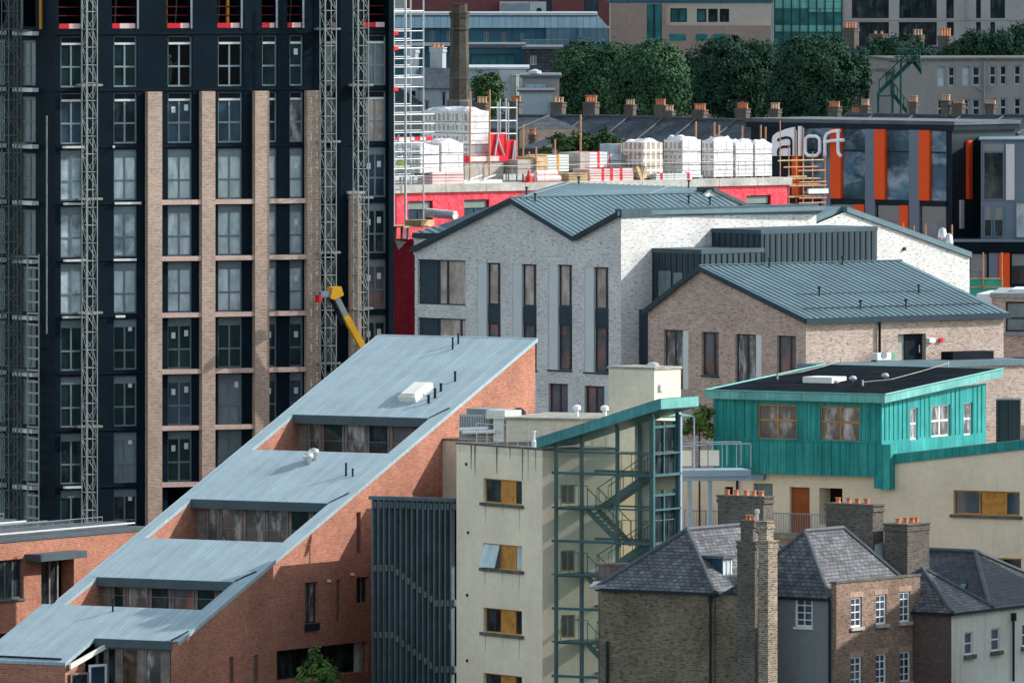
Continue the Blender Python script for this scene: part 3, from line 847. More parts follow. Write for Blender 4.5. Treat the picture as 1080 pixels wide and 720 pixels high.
# flashing along the verges
for q_ in ((0, SE, .061, .10), (sh(4), SE, T0-.05, T0-.001), (SE+.001, SE+.1, T0, .1)): mb = MB(); slab(mb, *q_, .2, .02); obj('verge_flashing', mb, 'zinc_roof', roof)
glz = ['glass_curtain', 'glass_redrefl', 'glass_green', 'glass_green', 'glass_curtain', 'glass_amber', 'glass_dark']
for n, (sb, st, ta, tb) in enumerate(slots):
    zf = R3(st, 0).z-TH; zb = R3(sb, 0).z; zfl = zb-.9
    # cheeks and terrace floor in brick
    mb = MB()
    for tt in (ta, tb):
        p, q = R3(sb, tt), R3(st+.75, tt)
        mb.poly([v(p, zfl), v(q, zfl), v(q, R3(st+.75, tt).z-TH-.004), v(p, p.z-TH-.004)])
    p = R3(sb, ta); q = R3(sb, tb); mb.poly([v(p, zfl), v(q, zfl), v(q, zb-TH), v(p, zb-TH)])
    obj('terrace_cheek', mb, 'red_brick', rb)
    mb = MB(); a = [R3(sb, ta), R3(sb, tb), R3(st+.75, tb), R3(st+.75, ta)]; mb.poly([v(x, zfl) for x in a]); obj('terrace_floor', mb, 'felt_dark', rb)
    # eaves fascia
    mb = MB(); F2 = Face(0, 0, -31, org=R3(st, 0)); mb.box(F2, T0+.25 if n < 3 else ta, tb+.05, zf-.26, zf+TH-.012, -.1, .05); obj('eaves_fascia', mb, 'zinc_fascia', roof)
    # window wall under the eaves
    F3 = Face(0, 0, -31, org=R3(st+.55, 0)); ztop = zf-.02
    npane = 6; wd = (tb-ta)/npane; rr = random.Random(n)
    for k in range(npane):
        x0 = ta+wd*k; x1 = x0+wd
        if k == 0:
            mb = MB(); mb.box(F3, x0, x0+wd*.36, zfl, ztop, -.1, 0); obj('timber_panel', mb, 'timber_grey', rb); x0 += wd*.36
        window(rb, F3, (x0+.02, x1-.02, zfl, ztop), 1, 1, .08, 'timber_grey', glz[(k*2+n) % 7] if n != 1 else 'glass_curtain' if k < 4 else 'glass_green', .08, .11 if k % 2 else .16)
    mb = MB(); mb.tube(F3.pt(ta, zb+.35, .5), F3.pt(tb, zb+.30, .5), .012, 4); obj('guard_wire', mb, 'steel_mast', rb)
# fine black gutter kicks at the ends of the strips
mb = MB()
for (sb, st, ta, tb) in slots:
    mb = MB(); mb.tube(R3(st, tb, .03), R3(st+1.1, -.22, .05), .035, 5); obj('gutter_kick', mb, 'pipe_dark', roof)
mb = MB(); mb.tube(R3(0, -.42, .03), R3(1.0, -.05, .05), .035, 5); obj('gutter_kick', mb, 'pipe_dark', roof)
mb = MB(); mb.tube(R3(FS+.3, T0-.3, .05), R3(FS+.25, -5.3, .05), .05, 5)
obj('gutter_kick', mb, 'pipe_dark', roof)
# --- front glazing under the lowest edge
zf = zA-TH
F2 = Face(0, 0, -31, org=R3(0, 0))
mb = MB(); mb.box(F2, FT+.05, -.4, zf-.22, zf+TH-.012, -.08, .06); obj('eaves_fascia', mb, 'zinc_fascia', roof)
F3 = Face(0, 0, -31, org=R3(.35, 0))
for k, (a, b, g) in enumerate(((101, 112, 'glass_dark'), (112, 124, 'glass_dark'), (127, 147, 'glass_amber'), (152, 172, 'glass_curtain'))):
    window(rb, F3, (F3.s(a), F3.s(b), .2, zf-.2), 1, 1, .06, 'timber_grey', g, .08, .14)
mb = MB(); mb.box(F3, F3.s(146.5), F3.s(152.5), .2, zf-.2, -.1, .03); mb.box(F3, F3.s(172), F3.s(180), .2, zf-.2, -.1, .03); mb.box(F3, F3.s(123.5), F3.s(127.2), .2, zf-.2, -.1, .03); obj('timber_panel', mb, 'timber_grey', rb)
# angled corner glazing on the left of it and its white edge
a0 = R3(FS+.2, FT+.12); b0 = R3(.3, FT+.62)
dv = b0-a0; aa = math.degrees(math.atan2(dv.y, dv.x)); F4 = Face(0, 0, aa, org=a0); L = Vector((dv.x, dv.y, 0)).length
window(rb, F4, (.1, L*.5, .2, zA-1.6), 1, 1, .06, 'timber_grey', 'glass_dark', .06, .1); window(rb, F4, (L*.5+.03, L-.1, .2, zA-1.25), 1, 1, .06, 'sash_white', 'glass_blue', .06, .12)
mb = MB(); mb.prism(F4, [(0, a0.z-.42), (L, zA-.42), (L, zA-.2), (0, a0.z-.16)], -.02, .1); obj('edge_flashing', mb, 'white_plastic', roof)
# --- windows of the long wall
window(rb, W, w1, 2, 1, .25, 'pipe_dark', 'glass_curtain', .05, .06, sill=(.03, .35, .1), sillmat='pipe_dark')
for h in (w2, w3, w6, w7): window(rb, W, h, 1, 1, .25, 'timber_grey', 'glass_dark', .05, .08, splits=[])
window(rb, W, w4, 2, 1, .25, 'timber_grey', 'glass_dark', .05, .06, csplits=[.62])
mb = MB(); mb.box(W, w5[0], w5[1], w5[2], w5[3], -.9, -.85); o = obj('window', mb, 'glass_dark', rb, label='long dark recessed window strip low on the wall')
mb = MB(); mb.box(W, W.s(382), W.s(386), w5[2]+.01, w5[3]-.01, -.5, -.2); obj('pillar', mb, 'concrete', o)
mb = MB()
for (x, y) in ((369.5, 604), (345, 611)): mb.box(W, W.s(x), W.s(x)+.2, W.z(x, y+2.4), W.z(x, y), .003, .12)
obj('wall_lamp', mb, 'sash_white', rb)
# --- what stands on the zinc
def on_roof(px, py):
    d = Vector(((px-540)/FPX, 1, -(py-YH)/FPX)); C = Vector((0, 0, HC)); A = R3(0, 0)
    n = (R3(1, 0)-A).cross(R3(0, -1)-A); k = (A-C).dot(n)/d.dot(n)
    return C+d*k
for i, (x, y, h, r) in enumerate(((477.5, 368.5, .62, .05), (483.3, 362.5, .55, .05), (480, 402, .52, .06), (465, 412.5, .42, .07), (458.8, 419.5, .5, .07), (452, 425, .42, .07), (365, 501.5, .65, .055), (372, 502, .4, .05), (119, 644.5, .66, .05))):
    p = on_roof(x, y); mb = MB(); mb.tube(p-Vector((0, 0, .1)), p+Vector((0, 0, h)), r, 8); mb.tube(p+Vector((0, 0, h-.05)), p+Vector((0, 0, h)), r*1.25, 8)
    obj('vent_pipe', mb, 'pipe_dark', roof)
for (x, y) in ((325, 489), (331, 484.5)):
    p = on_roof(x, y); mb = MB(); mb.sm = True
    mb.lathe(p, [(.16, -.1), (.16, .2), (.27, .28), (.29, .42), (.22, .55), (.02, .6)], 12); obj('roof_cowl', mb, 'steel_bright', roof)
# big white rooflight box
p = on_roof(431, 423); a = R3(0, 0); 
dS = (R3(1, 0)-R3(0, 0)).normalized(); dT = U.copy(); nn = dT.cross(dS).normalized()
mb = MB()
b = [p-dT*.55-dS*.1, p+dT*.5-dS*.1, p+dT*.5+dS*1.75, p-dT*.55+dS*1.75]
mb.hexa([x-nn*.05 for x in b], [x+nn*.30 for x in b]); o = obj('rooflight', mb, 'white_plastic', roof)
mb = MB(); c = [x+nn*.301 for x in inset(b, .22)]; mb.hexa(c, [x+nn*.09 for x in c]); obj('dome', mb, 'white_plastic', o)
mb = MB()
for (x0, y0, x1, y1) in ((452, 428, 484, 404), (362, 503, 380, 492)):
    mb.tube(on_roof(x0, y0)+Vector((0, 0, .06)), on_roof(x1, y1)+Vector((0, 0, .06)), .012, 4)
obj('lightning_tape', mb, 'grey_steel', roof)

# ---------------------------------------------------------------- dark fin screen between the red and the cream walls
FN = Face(479, 565.4, -31)
fs = thing('fin_screen', 'dark grey screen of upright metal fins between red wall and cream building', 'screen', FN.pt(FN.s(392), 0))
zt = FN.z(435, 524.5)
sL = FN.s(391); sR = FN.s(479.5); nf = 15
mb = MB(); mb.box(FN, sL, sR, 0, zt-.1, -.5, -.45); obj('backing', mb, 'navy_dark', fs)
mb = MB(); mb.box(FN, sL-.05, sR, zt-.16, zt+.02, -.45, .12); obj('top_rail', mb, 'fin_grey', fs)
pit = (sR-sL)/nf
for k in range(nf):
    x = sL+pit*(k+.12)
    mb = MB()
    mb.hexa([FN.pt(x, 0, .0), FN.pt(x+pit*.5, 0, .1), FN.pt(x+pit*.62, 0, -.14), FN.pt(x+pit*.12, 0, -.24)],
            [FN.pt(x, zt-.17, .0), FN.pt(x+pit*.5, zt-.17, .1), FN.pt(x+pit*.62, zt-.17, -.14), FN.pt(x+pit*.12, zt-.17, -.24)])
    obj('fin', mb, 'fin_grey', fs)
for yl, yr in ((532, 534), (598.5, 635.5), (669, 705.5)):
    mb = MB()
    for k in range(nf):
        u = k/(nf-1); q = 0 if u < .22 else (1 if u > .78 else (u-.22)/.56)
        x = sL+pit*(k+.80); y = yl+(yr-yl)*q
        z = FN.z(391+88*u, y); mb.box(FN, x-pit*.22, x+pit*.3, z-.16, z+.16, -.18, .06)
    obj('fin_bracket', mb, 'steel_mast_dark' if yl > 540 else 'fin_grey', fs)
# unseen stepped brick mass added behind the screen to shade the red wall
mb = MB()
for (sa, sb_, zt_) in ((12.6, 20.6, 10.0), (20.8, 31, 12.5)): mb.box(W, sa, sb_, 0, zt_, 3.8, 8.0)
obj('added_shade_mass', mb, 'red_brick', fs)
mb = MB(); mb.tube(FN.at(471.5, 660.5, -.3), FN.at(471.5, 660.5, -.2), .14, 10); obj('lamp', mb, 'white_plastic', fs)
# ================================================================ cream rendered block
CF = Face(572, 556, -57); CR = Face(572, 556, 14)
cb = thing('rendered_block', 'cream rendered block with streaked parapet and small orange-framed windows', 'building', (CF.o.x, CF.o.y, 0))
zt = CF.z(528, 469.5)
wl = -CF.s(481.5); wr = CR.s(650)
wins = [(510, 550.5, 505.5, 531), (509.5, 550.5, 574, 600), (510, 550.5, 642, 668), (510, 550.5, 711, 738)]
hs = [CF.rect(*w) for w in wins]
# storey windows behind the stair glass
hr = [(CR.s(592), CR.s(607), CR.z(600, b), CR.z(600, a)) for a, b in ((511, 531), (580, 602), (648, 672))]
mb = MB(); body(mb, CF, CR, wl, wr, 0, zt-.45, hs, hr, .22)
obj('wall', mb, 'cream_render', cb)
# stained band under the parapet
mb = MB(); body(mb, CF, CR, wl, wr, zt-.45, zt-.09); obj('parapet', mb, 'cream_stained', cb)
def ring(f, g, wl, wr, z0, z1, m, nm, par, ov=.07):
    mb = MB(); A = f.pt(-wl, 0); C = f.pt(0, 0); B = g.pt(wr, 0); pts = inset([A, C, B, A+(B-C)], -ov); mb.extrude(pts, z0, z1); return obj(nm, mb, m, par)
ring(CF, CR, wl, wr, zt-.088, zt, 'concrete_dark', 'coping', cb)
# streaks running down from the coping: long dirty tongues
mb = MB(); rr = random.Random(5)
for x in (497, 501, 524, 538, 551, 557, 565):
    s = CF.s(x); L = rr.uniform(.5, 1.6); w = rr.uniform(.03, .08)
    mb = MB(); mb.poly([CF.pt(s-w, zt-.09, .004), CF.pt(s-w*.3, zt-.09-L, .004), CF.pt(s+w*.3, zt-.09-L, .004), CF.pt(s+w, zt-.09, .004)]); obj('dirt_streak', mb, 'concrete_dark', cb)
for i, h in enumerate(hs):
    s0, s1, z0, z1 = h
    m_ = s0+(s1-s0)*.40
    w = window(cb, CF, (s0, s1, z0, z1), 1, 1, .2, 'timber_orange', 'glass_dark' if i != 1 else 'glass_film', .06, .06, csplits=[.40, .78], sill=(.18, .16, .14), sillmat='concrete_dark')
    mb = MB(); mb.box(CF, m_+.03, s0+(s1-s0)*.78-.03, z0+.06, z1-.06, -.195, -.15); obj('shutter', mb, 'timber_orange', w)
    if i == 1:
        mb = MB(); mb.hexa([CF.pt(s0, z0+.05, .25), CF.pt(m_, z0+.05, .25), CF.pt(m_, z0+.05, .2), CF.pt(s0, z0+.05, .2)],
                           [CF.pt(s0, z1-.05, -.05), CF.pt(m_, z1-.05, -.05), CF.pt(m_, z1-.05, -.1), CF.pt(s0, z1-.05, -.1)])
        obj('tilted_sash', mb, 'glass_film', w)
for h in hs:
    for u, L in ((.05, .9), (.5, .45), (.93, 1.1)):
        x = h[0]+(h[1]-h[0])*u; z = h[2]-.17; mb = MB(); mb.poly([CF.pt(x-.035, z, .004), CF.pt(x-.01, z-L, .004), CF.pt(x+.012, z-L, .004), CF.pt(x+.04, z, .004)]); obj('sill_stain', mb, 'sill_dirt', cb)
for i, h in enumerate(hr): window(cb, CR, h, 2, 1, .2, 'timber_orange', 'glass_blue', .06, .07)
mb = MB()
for (x, y) in ((494, 561), (493, 627), (493, 696), (492, 489)): mb.box(CF, CF.s(x)-.07, CF.s(x)+.07, CF.z(x, y+1.6), CF.z(x, y-1.2), .003, .05)
obj('wall_vent', mb, 'pipe_dark', cb)
# narrow recessed piece at its left
LP = Face(481, 581, -33)
mb = MB(); s0 = LP.s(449.5); zl_ = LP.z(465, 464); mb.box(LP, s0, 2.5, 0, zl_, -6, 0); obj('side_wall', mb, 'cream_stained', cb)
mb = MB(); mb.box(LP, s0-.05, 2.55, zl_+.002, zl_+.09, -6, .06); obj('coping', mb, 'concrete_dark', cb)
mb = MB(); mb.tube(LP.pt(LP.s(451.5), LP.z(451, 525), .1), LP.pt(LP.s(451.5), LP.z(451, 491), .1), .08, 8); mb.tube(LP.pt(LP.s(459), LP.z(459, 526), .1), LP.pt(LP.s(458.5), LP.z(459, 507), .1), .07, 8)
obj('drainpipe', mb, 'sash_white', cb)
mb = MB(); mb.tube(LP.pt(LP.s(451), LP.z(451, 491), .1), LP.pt(LP.s(451), LP.z(451, 478), .1), .12, 8); obj('pipe_hopper', mb, 'pipe_dark', cb)
# set-back rooftop storey and lift shaft
PH = Face(620, 563, -20)
mb = MB(); mb.box(PH, PH.s(534), PH.s(645), zt-.6, PH.z(580, 443), -6, 0); obj('rooftop_storey', mb, 'cream_stained', cb)
mb = MB(); mb.box(PH, PH.s(534)-.1, PH.s(645)+.1, PH.z(580, 443)+.003, PH.z(580, 440.5), -6.1, .1); obj('coping', mb, 'concrete_cap', cb)
SL = Face(690, 560, -38); SR = Face(690, 560, 52)
zsh = SL.z(690, 390)
mb = MB(); body(mb, SL, SR, -SL.s(642), SR.s(718), 0, zsh); obj('lift_shaft', mb, 'cream_pale', cb)
ring(SL, SR, -SL.s(642), SR.s(718), zsh+.002, zsh+.12, 'concrete_cap', 'shaft_coping', cb, .08)
mb = MB(); c = SL.pt(SL.s(676), zsh+.12, -1); mb.lathe(c, [(.3, 0), (.3, .12), (.16, .2), (.05, .22)], 10); obj('roof_vent', mb, 'steel_bright', cb)
mb = MB(); mb.box(SR, SR.s(695), SR.s(699), SR.z(697, 412), SR.z(697, 405), .003, .12); obj('wall_lamp', mb, 'sash_white', cb)
# rooftop plant: louvred box, white ducts, rails, dish
f = Face(517, 566, -38)
t = thing('plant_unit', 'grey louvred plant box on the cream block roof in front of red brick', 'plant unit', f.pt(f.s(500), zt, -1))
mb = MB(); mb.box(f, f.s(484.5), f.s(517), zt-.1, f.z(500, 437), -1.6, 0); obj('casing', mb, 'concrete', t)
mb = MB(); z = zt+.1
x0, x1 = f.s(485.5), f.s(516)
for k in range(13):
    x = x0+(x1-x0)*k/12; mb.box(f, x-.015, x+.015, zt, f.z(500, 439), .003, .04)
obj('louvre', mb, 'grey_steel', t)
mb = MB(); mb.box(f, f.s(490), f.s(513), f.z(500, 437)+.002, f.z(500, 431), -1.5, -.15); obj('fan_housing', mb, 'grey_steel', t)
f2 = Face(534, 565, -38)
t = thing('ventilation_duct', 'white ventilation ducts lying on the cream roof beside the plant box', 'duct', f2.pt(f2.s(525), zt, -1))
mb = MB(); mb.box(f2, f2.s(519), f2.s(530), zt-.1, f2.z(525, 441), -1.4, -.1); obj('riser', mb, 'white_plastic', t)
mb = MB(); mb.box(f2, f2.s(513), f2.s(533), f2.z(522, 441.5)+.002, f2.z(522, 432.5), -1.3, .05); obj('cowl', mb, 'steel_bright', t)
for (a, b, y) in ((490, 519, 452.5), (493, 528, 455.5)):
    mb = MB(); mb.tube(f.at(a, y, .35), f.at(b, y-1, .35), .1, 8); obj('pipe', mb, 'sash_white', t)
mb = MB(); zr = zt
railing(mb, [CF.pt(CF.s(492), zt, -.6), CF.pt(CF.s(568), zt, -.6)], .95, .022, 1.0, 2)
obj('roof_railing', mb, 'steel_bright', loc=CF.pt(CF.s(530), zt, -.6), label='thin steel railing along the cream block roof edge', cat='railing')
dd = Face(547, 572, -30)
t = thing('satellite_dish', 'pale grey round dish against the red brick gable end', 'satellite dish', dd.at(547, 452))
mb = MB(); mb.sm = True
c = dd.at(546.5, 439); ax = (dd.n+Vector((.1, 0, .25))).normalized()
pts = []
for j, (r, h) in enumerate(((.02, -.14), (.22, -.11), (.38, -.04), (.46, .02))):
    u = ax.cross(Vector((0, 0, 1))).normalized(); w = u.cross(ax)
    pts.append([c+ax*h+(u*math.cos(k*math.pi/9)+w*math.sin(k*math.pi/9))*r for k in range(18)])
for a, b in zip(pts[:-1], pts[1:]):
    for k in range(18): mb.poly([a[k], a[(k+1) % 18], b[(k+1) % 18], b[k]])
obj('reflector', mb, 'far_zinc_pale', t)
mb = MB(); mb.tube(c-ax*.12, Vector((c.x, c.y, zt-.2))-ax*.12, .05, 6); mb.tube(c-ax*.1, c+ax*.45, .02, 5); obj('dish_arm', mb, 'grey_steel', t)
for i, (x, y) in enumerate(((594, 434), (623.5, 436.5))):
    mb = MB(); c = PH.pt(PH.s(x), PH.z(580, 440.4), -2.0); mb.lathe(c, [(.1, 0), (.1, .3), (.2, .32), (.2, .5), (.1, .56)], 10)
    obj('roof_vent', mb, 'sash_white', cb)
mb = MB(); c = CF.pt(CF.s(556), zt, -.4); mb.lathe(c, [(.12, 0), (.12, .3), (.06, .34), (.06, .7), (.1, .72), (.1, .8)], 8); obj('flue', mb, 'sash_white', cb)

# ================================================================ glazed escape stair with its tilted copper roof
GF = Face(688, 552, -31); GR = Face(688, 552, 59)
gs = thing('stair_tower', 'glazed green steel stair tower under a tilted copper roof', 'stair tower', (GF.o.x, GF.o.y, 0))
sL = GF.s(585); wR = GR.s(717); dep = -wR
def gz(y): return GF.z(688, y)
ztop = gz(433)
# roof slab
rf = GF.off(.55)
a, b = rf.hit(565.5, 461.5), rf.hit(697, 420.5); c, d = rf.hit(697, 431.5), rf.hit(565.5, 472.5)
mb = MB(); mb.prism(rf, [d, c, b, a], -wR-1.0, 0); rfo = obj('roof', mb, 'copper_stair', gs)
mb = MB(); mb.prism(rf, [(d[0]+.15, d[1]+.1), (c[0]+.003, c[1]+.02), (b[0]+.003, b[1]-.01), (b[0]-.02, b[1]-.01), (c[0]-.02, c[1]+.02)][1:], -wR-.99, -.01); obj('roof_end', mb, 'copper_edge', rfo)
mb = MB(); 
p = [rf.pt(a[0]+.1, a[1]+.012, -.1), rf.pt(b[0]-.1, b[1]+.012, -.1), rf.pt(b[0]-.1, b[1]+.012, -wR-.9), rf.pt(a[0]+.1, a[1]+.012, -wR-.9)]
mb.hexa([x-Vector((0, 0, .01)) for x in p], p); obj('roof_cover', mb, 'felt_dark', rfo)
def roofz(s): return c[1]+(s-c[0])*(b[1]-a[1])/(b[0]-a[0])-.03
# posts
posts = [(GF.s(586), -.06), (GF.s(586), dep+.1), (GF.s(650.5), -.06), (GF.s(650.5)-.2, dep+.1), (-.08, -.06), (-.08, dep+.1), (GF.s(608), -.5)]
for s, o in posts:
    mb = MB(); mb.box(GF, s-.075, s+.075, 0, roofz(s), o-.075, o+.075); obj('post', mb, 'stair_green', gs)
# beams: landings on the right at these rows, half landings on the left between them
rows = [500, 537, 572, 608, 643.5, 679, 715, 750]
fr = []
for i, y in enumerate(rows):
    z = gz(y); h = .13 if i % 2 == 0 else .08
    mb = MB(); mb.box(GF, sL-.12, .04, z-h, z, -.02, .1); mb.box(GF, sL-.12, .04, z-h, z, dep-.02, dep+.1)
    mb.box(GR, .05, wR, z-h, z, .0, .1); obj('beam', mb, 'stair_green', gs)
mb = MB(); z = gz(478); mb.box(GF, sL, .04, z-.08, z, -.02, .08); mb.box(GR, .05, wR, z-.08, z, 0, .08); obj('beam', mb, 'stair_green', gs)
sm = GF.s(650.5)
for i, y in enumerate(rows):
    z = gz(y)-.02
    if i % 2 == 0:   # right landing
        mb = MB(); mb.box(GF, sm, -.02, z-.14, z-.004, dep+.12, -.04); obj('landing', mb, 'stair_green', gs)
        mb = MB(); railing(mb, [GF.pt(sm+.1, z, -.25), GF.pt(-.15, z, -.25), GF.pt(-.15, z, dep+.3)], 1.05, .022, .55, 0); obj('handrail', mb, 'steel_mast_dark', gs)
    else:
        mb = MB(); mb.box(GF, sL+.12, GF.s(618), z-.14, z-.004, dep+.12, -.04); obj('landing', mb, 'stair_green', gs)
        mb = MB(); railing(mb, [GF.pt(sL+.2, z, -.25), GF.pt(GF.s(617), z, -.25)], 1.05, .022, .5, 0); obj('handrail', mb, 'steel_mast_dark', gs)
# flights between the landings
def flight(sa, za, sb, zb, o0, o1):
    mb = MB(); n = 9
    for o in (o0, o1):
        mb.prism(GF, [(sa, za-.28), (sb, zb-.28), (sb, zb+.06), (sa, za+.06)] if sa < sb else [(sb, zb-.28), (sa, za-.28), (sa, za+.06), (sb, zb+.06)], o-.03, o+.03)
    for k in range(n):
        s = sa+(sb-sa)*(k+.5)/n; z = za+(zb-za)*(k+.5)/n; mb.box(GF, s-.16, s+.16, z-.04, z, o0+.03, o1-.03)
    o = obj('flight', mb, 'stair_green', gs)
    mb = MB(); up = Vector((0, 0, .95))
    for oo in (o0, o1):
        A = GF.pt(sa, za, oo); B = GF.pt(sb, zb, oo); mb.tube(A+up, B+up, .025)
        for k in range(5): q = A+(B-A)*(k/4); mb.tube(q, q+up, .018, 4)
    obj('flight_rail', mb, 'steel_mast_dark', o)
    mb = MB()
    for k in range(n):
        s = sa+(sb-sa)*(k+.5)/n; z = za+(zb-za)*(k+.5)/n; mb.box(GF, s-.15, s+.15, z+.002, z+.02, o0+.08, o1-.08)
    obj('tread', mb, 'grey_steel', o)
sa = GF.s(618); sb = sm+.4
mid = dep/2
for i in range(len(rows)-1):
    if i % 2 == 0: flight(sb+.5, gz(rows[i])-.03, sa-.1, gz(rows[i+1])-.03, dep+.35, mid-.1)
    else: flight(sa-.1, gz(rows[i])-.03, sm+.05, gz(rows[i+1])-.03, mid+.1, -.3)
# glass panes
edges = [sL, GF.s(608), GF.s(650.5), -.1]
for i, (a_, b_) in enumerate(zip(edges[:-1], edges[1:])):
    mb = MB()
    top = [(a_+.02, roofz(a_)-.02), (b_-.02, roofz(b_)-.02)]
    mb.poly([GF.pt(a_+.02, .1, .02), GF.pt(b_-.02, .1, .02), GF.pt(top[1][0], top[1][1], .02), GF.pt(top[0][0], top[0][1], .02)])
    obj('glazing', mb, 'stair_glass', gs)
# back wall of the right bay: doors on every landing
mb = MB(); mb.box(GF, sm-.6, -.05, .0, ztop-.6, dep-.3, dep-.1); obj('lobby_wall', mb, 'cream_render', gs)
for i, y in enumerate(rows):
    if i % 2 == 0 and y < 720:
        z = gz(y); f = GR
        a_, b_ = GF.s(669), GF.s(683)
        mb = MB(); mb.box(GR, .35, wR-.25, z, z+2.2, -.25, -.18); o = obj('door', mb, 'glass_dark', gs)
        mb = MB(); mb.box(GR, .25, .36, z, z+2.5, -.25, -.1); mb.box(GR, wR*.5-.05, wR*.5+.05, z, z+2.5, -.25, -.1); mb.box(GR, wR-.26, wR-.15, z, z+2.5, -.25, -.1); mb.box(GR, .361, wR-.261, z+2.2, z+2.32, -.25, -.1)
        obj('door_frame', mb, 'stair_green', o)
        mb = MB(); mb.box(GF, GF.s(677), GF.s(683), z+1.9, z+2.25, dep-.095, dep-.05); obj('exit_plate', mb, 'net_green', gs)
for (s, o) in ((.02, .02), (wR-.02, .02)):
    mb = MB(); mb.box(GR, s-.08, s+.08, 0, roofz(-.1)-.1, o-.08, o+.08); obj('post', mb, 'stair_green' if s < 1 else 'steel_bluegrey', gs)

# ================================================================ teal copper-clad top floor on a cream base
QF = Face(930, 570, -31); QR = Face(930, 570, 59)
base = QF.off(-.45)
tb = thing('copper_clad_building', 'teal copper-clad top storey with black felt roof above cream walls', 'building', (QF.o.x, QF.o.y, 0))
zb0 = QF.z(930, 503); zlip = QF.z(930, 466.5); ztw = QF.z(930, 419)
sl = QF.s(752); wr = QR.s(1040)
wl_ = [QF.rect(799, 840.5, 426.5, 463), QF.rect(865, 906.5, 428.5, 465)]
wr_ = [QR.rect(960, 968, 430, 463.5), QR.rect(982.5, 1002, 427, 460), QR.rect(1016.5, 1025.5, 424.5, 458.5)]
mb = MB()
mb.wall(QF, sl, 0, zlip, ztw+.05, wl_, .2); mb.wall(QF, sl, 0, zb0, zlip, (), .2, o=.02)
mb.poly([QF.pt(sl, zlip, 0), QF.pt(sl, zlip, .02), QF.pt(0, zlip, .02), QF.pt(0, zlip, 0)][::-1])
# right wall follows the rising roof
zr1 = QR.z(1040, 404); 
mb.wall(QR, 0, wr, zb0-.2, ztw-.35, wr_, .2)
mb.poly([QR.pt(0, ztw-.35), QR.pt(wr, ztw-.35), QR.pt(wr, zr1), QR.pt(0, ztw+.05)])
A = QF.pt(sl, 0); B = QR.pt(wr, 0); C = A+(B-QF.pt(0, 0))
for p, q in ((C, A), (B, C)): mb.poly([Vector((p.x, p.y, zb0)), Vector((q.x, q.y, zb0)), Vector((q.x, q.y, ztw)), Vector((p.x, p.y, ztw))])
mb.poly([QF.pt(sl, zb0, .02), Vector((C.x, C.y, zb0)), QR.pt(wr, zb0), QF.pt(0, zb0, .02)])
tw = obj('copper_wall', mb, 'copper_green', tb)
# upright seams of the cladding
mb = MB(); x = sl+.25
while x < -.1:
    if not any(h[0]-.05 < x < h[1]+.05 for h in wl_): mb.box(QF, x-.015, x+.015, zlip+.06, ztw, .001, .035)
    x += .52
x = sl+.1
while x < -.1: mb.box(QF, x-.015, x+.015, zb0, zlip-.05, .021, .055); x += .52
x = .3
while x < wr-.1:
    if not any(h[0]-.05 < x < h[1]+.05 for h in wr_): mb.box(QR, x-.015, x+.015, zlip+.1, ztw-.35+(zr1-ztw+.3)*x/wr, .001, .035)
    x += .46
mb.box(QF, sl, .03, zlip-.04, zlip+.05, .021, .08)
obj('standing_seam', mb, 'copper_green', tw)
mb = MB(); mb.box(QF, QF.s(922), -.02, QF.z(930, 515), zb0+.3, -.6, .024); mb.box(QF, -.02, .5, QF.z(930, 516), zlip-.1, -.7, .026)
obj('corner_drop', mb, 'copper_green', tb, label='dropped copper corner piece')
for h in wl_:
    w = window(tb, QF, h, 2, 2, .16, 'timber_frame', 'glass_curtain', .1, .07, splits=[.55])
for h in wr_: window(tb, QR, h, 2 if h[1]-h[0] > 1 else 1, 2, .16, 'sash_white', 'glass_curtain', .09, .07, splits=[.5])
# roof: a thin felt-covered slab rising to the back, copper edged
rl = QF.off(.5); rr_ = Face(0, 0, 59, org=rl.pt(.45, 0, 0))
zf1 = QF.z(930, 415.5); rise = (rr_.z(1058, 388.5)-zf1); Lr = rr_.s(1058); sl2 = rl.s(743.5)
def T(s, w, h=0.0):   # s along the front edge from the corner, w back
    p = rl.pt(.45+s, 0)+rr_.d*w; return Vector((p.x, p.y, zf1+rise*w/Lr+h))
mb = MB(); p = [T(sl2-.45, 0), T(0, 0), T(0, Lr), T(sl2-.45, Lr)]; mb.hexa([x-Vector((0, 0, .42)) for x in p], p); ro = obj('roof', mb, 'copper_edge', tb)
mb = MB(); p = [T(sl2-.25, .25, .004), T(-.22, .25, .004), T(-.22, Lr-.2, .004), T(sl2-.25, Lr-.2, .004)]; mb.hexa([x-Vector((0, 0, .003)) for x in p], [x+Vector((0, 0, .012)) for x in p]); obj('felt', mb, 'roof_felt', ro)
mb = MB()
for (a_, b_) in ((T(sl2-.45, 0, .003), T(0, 0, .003)), (T(0, 0, .003), T(0, Lr, .003)), (T(sl2-.45, Lr, .003), T(sl2-.45, 0, .003))):
    mb.tube(a_, b_, .05, 6)
obj('edge_roll', mb, 'copper_edge', ro)
def on_teal(px, py):
    A = T(0, 0); n = (T(1, 0)-A).cross(T(0, 1)-A); C = Vector((0, 0, HC)); d = Vector(((px-540)/FPX, 1, -(py-YH)/FPX)); return C+d*((A-C).dot(n)/d.dot(n))
p = on_teal(868, 403); mb = MB(); dx = rl.d; dy = rr_.d
b_ = [p-dx*.9-dy*.5, p+dx*.8-dy*.5, p+dx*.8+dy*1.0, p-dx*.9+dy*1.0]; mb.hexa([x-Vector((0, 0, .05)) for x in b_], [x+Vector((0, 0, .28)) for x in b_]); obj('rooflight', mb, 'white_plastic', ro)
